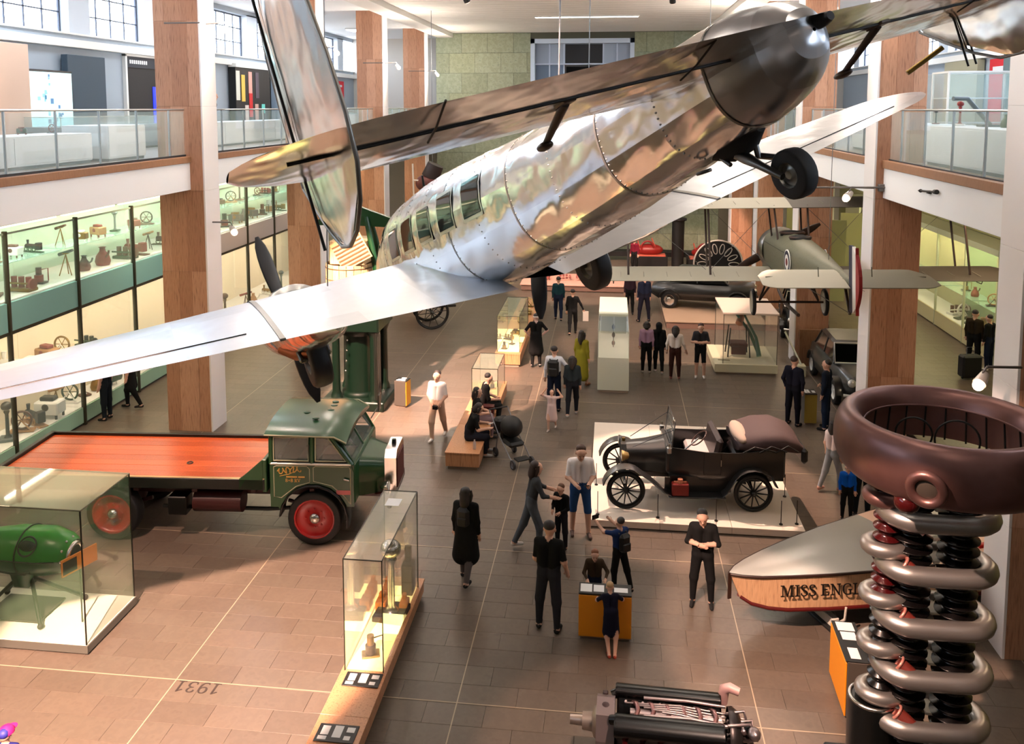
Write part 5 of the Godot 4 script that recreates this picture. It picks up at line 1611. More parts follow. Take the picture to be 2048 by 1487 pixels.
	put("stay", B.new().cyl(V(-0.03, 0.35, -0.5), V(0.75, -0.1, -0.28), 0.008, -1.0, 5).cyl(V(-0.03, 0.35, 0.5), V(0.75, -0.1, 0.28), 0.008, -1.0, 5), blk, ws)
	put("mirror", B.new().ball(V(-0.02, 0.55, -0.52), V(0.02, 0.07, 0.07), 10, 6), mt("nickel"), ws)
	# folded hood
	var hood = sub(t, "folded_hood")
	var hm = mt("hood_canvas", Color(0.26, 0.19, 0.19), 0.75)
	var hr = []
	for q in [[0.28, 0.5, 1.2, 0.1], [0.1, 0.6, 1.26, 0.16], [-0.2, 0.66, 1.32, 0.2], [-0.55, 0.67, 1.33, 0.21], [-0.85, 0.64, 1.26, 0.17], [-1.0, 0.55, 1.17, 0.08]]:
		var r = PackedVector3Array()
		for j in 16:
			var a = TAU * j / 16
			var cx = cos(a)
			var sy = sin(a)
			r.append(V(q[0] - 0.03 * sin(cx * 5.0), q[2] + q[3] * signf(sy) * pow(absf(sy), 0.7) + 0.012 * sin(cx * 9.0), q[1] * signf(cx) * pow(absf(cx), 0.5)))
		hr.append(r)
	put("canvas", B.new().loft(hr), hm, hood)
	for k in 3:
		put("hoop", B.new().tube([V(0.2 - k * 0.3, 1.18, -0.7), V(0.0 - k * 0.32, 1.3 + 0.02 * k, -0.72), V(-0.4 - k * 0.22, 1.22, -0.72)], 0.016, 6), mt("hoop_dark", Color(0.03, 0.03, 0.03), 0.4), hood)
	put("bundle", B.new().ball(V(0.16, 1.33, 0.0), V(0.16, 0.13, 0.56), 14, 8), mt("hood_lining", Color(0.66, 0.58, 0.52), 0.8), hood)
	put("rear_bow", B.new().bb(V(-1.05, 0.95, -0.66), V(-0.92, 1.25, 0.66), 0.05), mt("hoop_dark"), hood)
	# mudguards, running boards
	for sd in [-1.0, 1.0]:
		var z0: float = sd * 0.58
		var z1: float = sd * 0.84
		var b = B.new()
		var arc = []
		for i in 9:
			var a = lerpf(0.25, PI * 0.62, i / 8.0)
			arc.append(Vector2(2.47 + cos(a) * 0.46, 0.4 + sin(a) * 0.46))
		arc.append(Vector2(2.0, 0.62))
		arc.append(Vector2(1.72, 0.38))
		arc.append(Vector2(1.6, 0.33))
		fender(b, arc, z0, z1)
		put("front_mudguard", b, blk, t)
		b = B.new()
		arc = [Vector2(0.6, 0.33), Vector2(0.52, 0.4)]
		for i in 9:
			var a = lerpf(0.35, PI * 0.9, i / 8.0)
			arc.append(Vector2(cos(a) * 0.46, 0.4 + sin(a) * 0.46))
		fender(b, arc, z0, z1)
		put("rear_mudguard", b, blk, t)
		put("running_board", B.new().bb(V(0.55, 0.3, sd * 0.6), V(1.65, 0.33, sd * 0.86), 0.008), blk, t)
		put("splash_apron", B.new().bb(V(0.4, 0.32, sd * 0.56), V(1.7, 0.6, sd * 0.59)), blk, t)
	var bx = sub(t, "fuel_can", V(1.42, 0.33, -0.75))
	put("can", B.new().bb(V(-0.16, 0, -0.08), V(0.16, 0.24, 0.08), 0.015), mt("can_red", Color(0.45, 0.06, 0.03), 0.4), bx)
	put("cap", B.new().cyl(V(0, 0.24, 0), V(0, 0.32, 0), 0.05).bb(V(-0.12, 0.24, -0.02), V(0.12, 0.27, 0.02)), mt("can_cap", Color(0.8, 0.5, 0.38), 0.4), bx)
func speedboat() -> void:
	var t = thing("racing_boat", "long pale racing motorboat with black lettering on its tan side", "boat", V(1.85, 0, -12.62), deg_to_rad(24.0))
	var st = [[0.0, 0.012, 0.95, 0.55], [0.15, 0.13, 0.955, 0.47], [0.4, 0.25, 0.96, 0.42], [0.8, 0.38, 0.975, 0.41], [1.4, 0.54, 0.99, 0.4], [2.1, 0.69, 1.01, 0.4], [3.0, 0.83, 1.03, 0.4], [4.2, 0.97, 1.06, 0.4], [5.6, 1.06, 1.08, 0.4], [7.6, 1.05, 1.1, 0.42]]
	var deck = mt("boat_deck", Color(0.62, 0.61, 0.58), 0.3, 0.3)
	var tan = wood_mat("boat_tan", Color(0.84, 0.68, 0.52))
	tan.roughness = 0.3
	var dark = mt("boat_bottom", Color(0.05, 0.02, 0.02), 0.5)
	for sd in [-1.0, 1.0]:
		var rows = []
		for q in st:
			var r = PackedVector3Array()
			for k in 6:
				r.append(V(q[0] + 0.18 * (1 - q[1]) * (1.0 if q[0] < 0.5 else 0.0) * (k / 5.0), lerpf(q[2], q[3], k / 5.0), sd * q[1] * (1.0 - 0.1 * k / 5.0)))
			rows.append(r)
		put("hull_side", B.new().loft(rows, false, false, false, sd > 0), tan, t)
		var rows2 = []
		for q in st:
			var r = PackedVector3Array()
			for k in 6:
				r.append(V(q[0] + 0.18 * (1 - q[1]) * (1.0 if q[0] < 0.5 else 0.0), lerpf(q[3], 0.2 if q[0] > 0.5 else q[3], k / 5.0), sd * q[1] * 0.9 * (1.0 - k / 5.0)))
			rows2.append(r)
		put("hull_bottom", B.new().loft(rows2, false, false, false, sd > 0), dark, t)
		var rub = []
		var chine = []
		for q in st:
			rub.append(V(q[0], q[2], sd * (q[1] + 0.008)))
			chine.append(V(q[0] + 0.18 * (1 - q[1]) * (1.0 if q[0] < 0.5 else 0.0), q[3] + 0.02, sd * (q[1] * 0.9 + 0.012)))
		put("rubbing_strake", B.new().tube(rub, 0.022, 6), mt("strake_dark", Color(0.18, 0.1, 0.07), 0.4), t)
		put("chine_rail", B.new().tube(chine, 0.03, 6), mt("chine_red", Color(0.3, 0.03, 0.03), 0.4), t)
	# cambered fore deck in plates, then striped after deck
	var cut = [0, 3, 5, 7, 8, 10]
	for s in 5:
		var rows = []
		for i in range(cut[s] - (1 if s else 0), cut[s + 1]):
			var q: Array = st[i]
			var r = PackedVector3Array()
			for k in 13:
				var u = k / 6.0 - 1.0
				r.append(V(q[0], q[2] + 0.12 * minf(q[1], 0.6) * (1 - u * u) + 0.02, u * q[1]))
			rows.append(r)
		put("deck_plate", B.new().loft(rows, false, false, false), deck if s < 3 else mt("deck_cream", Color(0.85, 0.7, 0.6), 0.35), t)
	for sd in [-1.0, 1.0]:
		put("red_stripe", B.new().tube([V(4.0, 1.11, sd * 0.72), V(5.6, 1.14, sd * 0.84), V(7.5, 1.16, sd * 0.86)], 0.05, 6), mt("stripe_red", Color(0.7, 0.06, 0.06), 0.4), t)
	put("transom", B.new().bb(V(7.56, 0.3, -1.02), V(7.62, 1.12, 1.02), 0.01), tan, t)
	var ck = sub(t, "cockpit", V(5.4, 1.12, 0))
	put("coaming", B.new().bb(V(-0.7, 0, -0.55), V(0.9, 0.16, -0.48), 0.02).bb(V(-0.7, 0, 0.48), V(0.9, 0.16, 0.55), 0.02).bb(V(-0.75, 0, -0.55), V(-0.68, 0.2, 0.55), 0.02).bb(V(0.85, 0, -0.55), V(0.92, 0.2, 0.55), 0.02), mt("deck_cream"), ck)
	put("seat", B.new().bb(V(0.3, 0.02, -0.4), V(0.8, 0.3, 0.4), 0.05), mt("seat_red", Color(0.4, 0.06, 0.05), 0.5), ck)
	put("steering_wheel", B.new().torus(V(-0.3, 0.3, -0.1), 0.2, 0.016, 24, 6, Basis.from_euler(Vector3(0, 0, 1.1))).cyl(V(-0.3, 0.3, -0.1), V(-0.6, 0.05, -0.1), 0.018).cyl(V(-0.3, 0.3, -0.3), V(-0.3, 0.3, 0.1), 0.012), mt("car_spoke"), ck)
	put("windscreen", B.new().bb(V(-0.95, 0.0, -0.4), V(-0.93, 0.25, 0.4)), pane("screen_glass", Color(0.8, 0.85, 0.85, 0.12)), ck)
	put("engine_hatch", B.new().bb(V(3.3, 1.1, -0.4), V(4.4, 1.2, 0.4), 0.03), deck, t)
	put("deck_cleat", B.new().ball(V(1.55, 1.06, 0.1), V(0.12, 0.012, 0.06), 12, 6), mt("nickel"), t)
	put("bow_fitting", B.new().bb(V(-0.03, 0.55, -0.012), V(0.03, 0.97, 0.012), 0.005), mt("strake_dark"), t)
	plaque_text(t, "name_lettering", "MISS ENGLAND", V(1.5, 0.76, 0.585), 0.235, mt("letter_black", Color(0.03, 0.02, 0.02), 0.5), Vector3(-0.09, -deg_to_rad(13.6), 0.0), 0.012)
	for q in [1.6, 3.2, 5.6]:
		var s = thing("boat_stand", ["white padded crutch under the bow of the racing boat", "white padded crutch under the middle of the racing boat", "white padded crutch under the stern of the racing boat"][[1.6, 3.2, 5.6].find(q)], "stand", t.transform * V(q, 0, 0), deg_to_rad(24.0), "crutches under the racing boat")
		put("base", B.new().bb(V(-0.12, 0, -0.5), V(0.12, 0.05, 0.5), 0.01), mt("stand_dark", Color(0.08, 0.08, 0.08), 0.6), s)
		put("pad", B.new().bb(V(-0.06, 0.05, -0.45), V(0.06, 0.195, 0.45), 0.01), mt("stand_white", Color(0.8, 0.78, 0.74), 0.5), s)
		if q < 2.0:
			put("arm", B.new().tube([V(0, 0.12, 0.46), V(0, 0.3, 0.64), V(0, 0.5, 0.66)], 0.02, 6), mt("stand_white"), s)
func generator() -> void:
	var t = thing("voltage_generator", "towering high voltage generator of brown toroid, silver rings and black insulators", "generator", V(3.7, 0, -9.62))
	var bz = mt("toroid_brown", Color(0.46, 0.33, 0.31), 0.36, 0.75)
	tri(bz, Vector3(0.6, 0.6, 0.6), noise_tex(0.008, [Color(0.82, 0.8, 0.8), Color(1, 1, 1), Color(0.9, 0.88, 0.88)], 0.0, 4, FastNoiseLite.TYPE_SIMPLEX_SMOOTH, 256, 31), null, 1.0, false)
	var sil = mt("ring_silver", Color(0.62, 0.6, 0.58), 0.34, 0.85)
	var blk = mt("insulator_black", Color(0.025, 0.018, 0.018), 0.22)
	var red = mt("insulator_red", Color(0.2, 0.03, 0.035), 0.16)
	# toroid shell: lathe of a deep C section, open below
	var sh = B.new()
	sh.t = Transform3D(Basis.IDENTITY, V(0, 4.3, 0))
	var prof = []
	for i in 15:
		var a = lerpf(-1.25, PI * 0.86, i / 14.0)
		prof.append([0.99 + 0.17 * cos(a), 0.33 * sin(a)])
	put("toroid", sh.lathe(prof, 64), bz, t)
	var inn = B.new()
	inn.t = sh.t
	inn.lathe([[0.835, 0.13], [0.86, 0.15], [0.97, 0.0], [1.0, -0.3]], 64)
	put("inner_shell", inn, mt("toroid_inner", Color(0.5, 0.36, 0.34), 0.45, 0.5), t)
	put("rim_bead", B.new().torus(V(0, 4.435, 0), 0.84, 0.014, 64, 8), bz, t)
	for k in 26:
		var a = TAU * k / 26
		put("inner_rib", B.new().cyl(V(cos(a) * 0.9, 4.42, sin(a) * 0.9), V(cos(a) * 0.95, 4.0, sin(a) * 0.95), 0.012, -1.0, 5), mt("rib_dark", Color(0.05, 0.04, 0.04), 0.5), t)
	put("inner_frame", B.new().bb(V(-0.9, 4.0, -0.1), V(0.9, 4.04, -0.02)).bb(V(-0.1, 4.0, -0.9), V(-0.02, 4.04, 0.9)).bb(V(-0.6, 4.0, 0.3), V(0.75, 4.03, 0.36)), mt("frame_iron", Color(0.2, 0.17, 0.15), 0.5, 0.6), t)
	put("inner_plate", B.new().bb(V(-0.85, 3.98, -0.55), V(0.1, 4.0, 0.2)), mt("plate_olive", Color(0.22, 0.21, 0.17), 0.6), t)
	put("hoop", B.new().torus(V(0.35, 4.12, -0.55), 0.24, 0.012, 28, 6, Basis.from_euler(Vector3(PI / 2, 0, 0.2))).torus(V(-0.1, 4.14, -0.66), 0.2, 0.012, 28, 6, Basis.from_euler(Vector3(PI / 2, 0, 0.2))), mt("rib_dark"), t)
	# porthole on the near left
	var ph = sub(t, "porthole", V(-0.56, 4.22, 1.06), Vector3(0.12, -0.5, 0))
	put("flange", B.new().torus(Vector3.ZERO, 0.15, 0.05, 32, 10, Basis.from_euler(Vector3(PI / 2, 0, 0))), bz, ph)
	put("disc", B.new().ball(V(0, 0, -0.02), V(0.12, 0.12, 0.03), 20, 8), mt("porthole_grey", Color(0.3, 0.27, 0.24), 0.4, 0.5), ph)
	put("top_knuckle", B.new().ball(V(-0.62, 3.93, 0.72), V(0.13, 0.12, 0.13), 18, 10), red, t)
	# right hand stack: two insulators in stadium rings
	for i in 6:
		var y = 3.52 - i * 0.6
		var path = []
		for k in 41:
			var a = TAU * k / 40.0
			path.append(V(-0.06 + 0.31 * cos(a) + (0.24 if cos(a) > 0.0 else -0.24) * minf(1.0, absf(cos(a)) * 4.0), y, 0.05 + 0.3 * sin(a)))
		put("grading_ring", B.new().tube(path, 0.105, 12, false), sil, t)
		put("cross_plate", B.new().bb(V(-0.1, y + 0.02, -0.2), V(0.16, y + 0.05, 0.1), 0.01), mt("plate_pale", Color(0.72, 0.68, 0.6), 0.5), t)
		put("link_bolt", B.new().cyl(V(0.02, y + 0.08, -0.1), V(0.06, y + 0.3, -0.06), 0.03, 0.02).ball(V(0.1, y + 0.12, -0.02), Vector3.ONE * 0.05), mt("nickel"), t)
	for x in [-0.32, 0.18]:
		insulator(t, V(x, 0.25, 0.05), 3.9, 0.175, blk)
	# left hand stack
	for i in 5:
		var y = 3.66 - i * 0.58
		var rp = []
		for k in 33:
			rp.append(V(-0.57 + 0.2 * cos(TAU * k / 32), y, 0.16 * sin(TAU * k / 32)))
		put("grading_ring", B.new().tube(rp, 0.085, 12, false), sil if i else bz, t)
		var tb = put("resistor_tube", B.new().cyl(V(-0.46, y - 0.08, 0.24), V(-0.27, y - 0.22, 0.34), 0.075, -1.0, 16), mt("resistor_red", Color(0.36, 0.13, 0.1), 0.4), t)
		put("end_ring", B.new().torus(V(-0.46, y - 0.08, 0.24), 0.075, 0.016, 24, 8, Basis(Quaternion(Vector3.UP, V(0.32, -0.23, 0.12).normalized()))), mt("end_pink", Color(0.75, 0.5, 0.45), 0.35, 0.5), tb)
	insulator(t, V(-0.57, 2.5, 0.0), 1.6, 0.12, red)
	insulator(t, V(-0.57, 1.0, 0.0), 1.5, 0.12, blk)
	put("base_drum", B.new().cyl(V(-0.66, 0.1, 0), V(-0.66, 1.25, 0), 0.26, -1.0, 28), mt("drum_black", Color(0.02, 0.025, 0.025), 0.3), t)
	put("base_cap", B.new().torus(V(-0.66, 1.25, 0), 0.24, 0.025, 32, 6), mt("nickel"), t)
	put("base_plinth", B.new().bb(V(-1.05, 0.0, -0.5), V(0.75, 0.28, 0.55), 0.02), mt("drum_black"), t)
func insulator(t: Node, p: Vector3, h: float, r: float, m: Material) -> void:
	var prof = [[0.0, 0.0]]
	var n = int(h / 0.12)
	for i in n:
		var y = h * i / n
		prof.append([r * 0.8, y])
		prof.append([r * 0.86, y + 0.03])
		prof.append([r * 1.25, y + 0.055])
		prof.append([r * 1.25, y + 0.07])
		prof.append([r * 0.86, y + 0.1])
	prof.append([r * 0.8, h])
	prof.append([0.0, h])
	var b = B.new()
	b.t = Transform3D(Basis.IDENTITY, p)
	put("insulator", b.lathe(prof, 22), m, t)
func aero_engine() -> void:
	var s = thing("engine_stand", "dark steel trestle carrying the V-twelve aero engine", "stand", V(0.72, 0, -9.0))
	s.scale = V(1.0, 1.22, 1.0)
	for x in [-0.6, 0.5]:
		put("leg", B.new().tube([V(x, 0, -0.35), V(x, 0.62, -0.2)], 0.03, 6), mt("stand_dark"), s)
		put("leg", B.new().tube([V(x, 0, 0.35), V(x, 0.62, 0.2)], 0.03, 6), mt("stand_dark"), s)
		put("cross_bar", B.new().bb(V(x - 0.03, 0.58, -0.28), V(x + 0.03, 0.63, 0.28)), mt("stand_dark"), s)
	put("side_rail", B.new().bb(V(-0.75, 0.6, -0.26), V(0.7, 0.64, -0.22)).bb(V(-0.75, 0.6, 0.22), V(0.7, 0.64, 0.26)), mt("stand_dark"), s)
	var t = thing("aero_engine", "black twelve-cylinder aero engine with silver pipes and grey gear case", "engine", V(0.72, 0.785, -9.0), deg_to_rad(-2.0))
	var blk = mt("engine_black", Color(0.018, 0.015, 0.017), 0.25)
	var sil = mt("engine_silver", Color(0.68, 0.62, 0.62), 0.28, 0.9)
	var grey = mt("gearcase_grey", Color(0.52, 0.47, 0.47), 0.4, 0.5)
	put("crankcase", B.new().bb(V(-0.62, 0.0, -0.24), V(0.62, 0.3, 0.24), 0.06), blk, t)
	for sd in [-1.0, 1.0]:
		var bk = sub(t, "cylinder_bank", V(0, 0.26, sd * 0.13), Vector3(sd * 0.52, 0, 0))
		put("block", B.new().bb(V(-0.6, 0.0, -0.1), V(0.56, 0.26, 0.1), 0.02), blk, bk)
		var r = []
		for x in [-0.62, -0.6, 0.54, 0.56]:
			var ring = PackedVector3Array()
			for j in 14:
				var a = TAU * j / 14
				var k = 0.92 if absf(x) > 0.605 or x == 0.56 else 1.0
				ring.append(V(x, 0.3 + 0.085 * sin(a) * k, 0.125 * cos(a) * k))
			r.append(ring)
		put("cam_cover", B.new().loft(r), blk, bk)
		for k in 6:
			put("exhaust_stub", B.new().tube([V(-0.5 + k * 0.19, 0.2, sd * 0.1), V(-0.5 + k * 0.19, 0.21, sd * 0.17), V(-0.47 + k * 0.19, 0.25, sd * 0.21)], 0.032, 8), mt("stub_red", Color(0.32, 0.06, 0.07), 0.35, 0.4), bk)
			put("plug", B.new().cyl(V(-0.5 + k * 0.19, 0.2, -sd * 0.1), V(-0.5 + k * 0.19, 0.22, -sd * 0.16), 0.016), sil, bk)
		put("ignition_rail", B.new().tube([V(-0.3, 0.27, -sd * 0.14), V(0.2, 0.28, -sd * 0.15), V(0.6, 0.26, -sd * 0.12)], 0.018, 8), sil, bk)
	# induction pipes and wiring in the vee
	for k in 6:
		put("induction_pipe", B.new().tube([V(-0.42 + k * 0.17, 0.5, -0.13), V(-0.38 + k * 0.17, 0.56, -0.04), V(-0.36 + k * 0.17, 0.55, 0.05), V(-0.4 + k * 0.17, 0.5, 0.13)], 0.026, 8), mt("pipe_pink", Color(0.62, 0.45, 0.44), 0.3, 0.8), t)
	for k in 5:
		put("control_rod", B.new().tube([V(-0.5 + k * 0.1, 0.53 + 0.012 * k, -0.08 + k * 0.04), V(0.1, 0.57, -0.06 + k * 0.035), V(0.62 - 0.02 * k, 0.5, -0.1 + k * 0.05)], 0.011, 6), sil, t)
	put("manifold", B.new().tube([V(-0.45, 0.47, 0.0), V(0.55, 0.48, 0.0)], 0.055, 12), sil, t)
	# gear case and propeller shaft at the left end
	var gc = B.new()
	gc.t = Transform3D(Basis.from_euler(Vector3(0, PI / 2, 0)), V(-0.62, 0, 0))
	put("gear_case", gc.prism([Vector2(-0.22, 0.0), Vector2(-0.27, 0.3), Vector2(-0.2, 0.56), Vector2(0.02, 0.62), Vector2(0.2, 0.52), Vector2(0.27, 0.3), Vector2(0.22, 0.0)], -0.2, 0.0), grey, t)
	var gs = B.new()
	gs.t = Transform3D(Basis.from_euler(Vector3(0, 0, PI / 2)), V(-0.82, 0.34, 0.02))
	put("propeller_shaft", gs.lathe([[0.17, 0.0], [0.15, 0.03], [0.1, 0.05], [0.1, 0.05], [0.09, 0.16], [0.09, 0.16], [0.055, 0.16], [0.05, 0.3], [0.0, 0.3]], 20), mt("shaft_pale", Color(0.66, 0.6, 0.56), 0.35, 0.7), t)
	put("inspection_cover", B.new().ball(V(-0.72, 0.585, 0.05), V(0.055, 0.02, 0.055), 16, 6).box(V(-0.73, 0.6, -0.12), V(0.06, 0.03, 0.05), 0.008), mt("cover_plum", Color(0.16, 0.07, 0.08), 0.4), t)
	put("magneto", B.new().cyl(V(-0.66, 0.52, -0.2), V(-0.55, 0.56, -0.24), 0.05).cyl(V(-0.66, 0.52, 0.2), V(-0.55, 0.56, 0.24), 0.05), blk, t)
	# blower, pumps and pipes at the right end
	var bl = B.new()
	bl.t = Transform3D(Basis.from_euler(Vector3(0, 0, -PI / 2)), V(0.62, 0.3, 0))
	put("supercharger", bl.lathe([[0.3, 0.0], [0.31, 0.05], [0.26, 0.12], [0.15, 0.16], [0.13, 0.26], [0.0, 0.27]], 28), mt("blower_grey", Color(0.3, 0.28, 0.28), 0.35, 0.8), t)
	rng.seed = 77
	for k in 14:
		var y = rng.randf_range(0.15, 0.6)
		var z = rng.randf_range(-0.28, 0.28)
		put("fuel_pipe", B.new().tube([V(0.6, y, z), V(0.75 + rng.randf() * 0.12, y + rng.randf_range(-0.1, 0.1), z * 0.9), V(0.8 + rng.randf() * 0.12, y - 0.12, z * 0.7 + 0.06), V(0.72, y - 0.2, z * 0.5)], 0.018, 7), sil, t)
	for k in 9:
		put("pump_body", B.new().ball(V(rng.randf_range(0.62, 0.88), rng.randf_range(0.2, 0.55), rng.randf_range(-0.22, 0.26)), V(0.05, 0.045, 0.06) * rng.randf_range(0.8, 1.4), 10, 7), sil if k % 2 else blk, t)
	put("air_elbow", B.new().tube([V(0.58, 0.5, -0.3), V(0.6, 0.66, -0.3), V(0.66, 0.7, -0.27), V(0.76, 0.68, -0.24)], [0.06, 0.06, 0.055, 0.045], 12), mt("elbow_pink", Color(0.78, 0.62, 0.6), 0.45, 0.2), t)
	rng.seed = 11
func glass_box(t: Node, a: Vector3, b: Vector3, glass: Material, edge: Material, e := 0.008, top := true) -> void:
	var th = 0.006
	put("glass_side", B.new().bb(V(a.x, a.y, a.z), V(a.x + th, b.y, b.z)), glass, t)
	put("glass_side", B.new().bb(V(b.x - th, a.y, a.z), V(b.x, b.y, b.z)), glass, t)
	put("glass_side", B.new().bb(V(a.x + th, a.y, a.z), V(b.x - th, b.y, a.z + th)), glass, t)
	put("glass_side", B.new().bb(V(a.x + th, a.y, b.z - th), V(b.x - th, b.y, b.z)), glass, t)
	if top:
		put("glass_top", B.new().bb(V(a.x + th, b.y - th, a.z + th), V(b.x - th, b.y, b.z - th)), glass, t)
	var fr = B.new()
	for x in [a.x, b.x]:
		for z in [a.z, b.z]:
			fr.bb(V(x - e / 2, a.y, z - e / 2), V(x + e / 2, b.y, z + e / 2))
	for x in [a.x, b.x]:
		fr.bb(V(x - e / 2, b.y - e / 2, a.z), V(x + e / 2, b.y + e / 2, b.z))
	for z in [a.z, b.z]:
		fr.bb(V(a.x, b.y - e / 2, z - e / 2), V(b.x, b.y + e / 2, z + e / 2))
	put("edge_frame", fr, edge, t)
func text_panel(called: String, label: String, p: Vector3, sx: float, sz: float, tilt := 0.0, turn := 0.0) -> void:
	var t = thing(called, label, "panel", p, turn, "black caption panels")
	t.rotation.x = tilt
	put("board", B.new().bb(V(-sx / 2, 0, -sz / 2), V(sx / 2, 0.012, sz / 2), 0.003), mt("panel_black", Color(0.02, 0.02, 0.02), 0.5), t)
	for q in [[-0.3, -0.12, 0.2, 0.5], [0.02, -0.08, 0.22, 0.66], [0.33, -0.22, 0.2, 0.28], [0.3, 0.24, 0.16, 0.22], [-0.32, 0.3, 0.22, 0.2]]:
		put("printed_block", B.new().bb(V((q[0] - q[2] / 2) * sx, 0.012, (q[1] - q[3] / 2) * sz), V((q[0] + q[2] / 2) * sx, 0.0135, (q[1] + q[3] / 2) * sz)), mt("print_white", Color(0.85, 0.85, 0.85), 0.5), t)
func info_desk(label: String, p: Vector3, w: float, d: float, h: float, turn := 0.0, front := Color(0.86, 0.53, 0.06)) -> void:
	var t = thing("info_desk", label, "desk", p, turn, "yellow information desks")
	put("body", B.new().bb(V(-w / 2, 0.04, -d), V(w / 2, h, -0.02), 0.008), mt("desk_grey", Color(0.3, 0.27, 0.24), 0.5), t)
	put("plinth", B.new().bb(V(-w / 2 + 0.03, 0, -d + 0.03), V(w / 2 - 0.03, 0.04, -0.05)), mt("recess_board", Color(0.6, 0.52, 0.45), 0.7), t)
	put("front_panel", B.new().bb(V(-w / 2, 0.05, -0.02), V(w / 2, h - 0.02, 0.0), 0.004), mt("desk_front_%s" % front.to_html(), front, 0.45), t)
	put("top", B.new().bb(V(-w / 2, h, -d), V(w / 2, h + 0.015, 0.0), 0.004), mt("panel_black", Color(0.02, 0.02, 0.02), 0.5), t)
	for q in [[-0.36, 0.5, 0.22, 0.7], [-0.12, 0.5, 0.2, 0.6], [0.3, 0.45, 0.26, 0.4]]:
		put("printed_block", B.new().bb(V((q[0] - q[2] / 2) * w, h + 0.015, -d * (q[1] + q[3] / 2)), V((q[0] + q[2] / 2) * w, h + 0.017, -d * (q[1] - q[3] / 2))), mt("print_white", Color(0.85, 0.85, 0.85), 0.5), t)
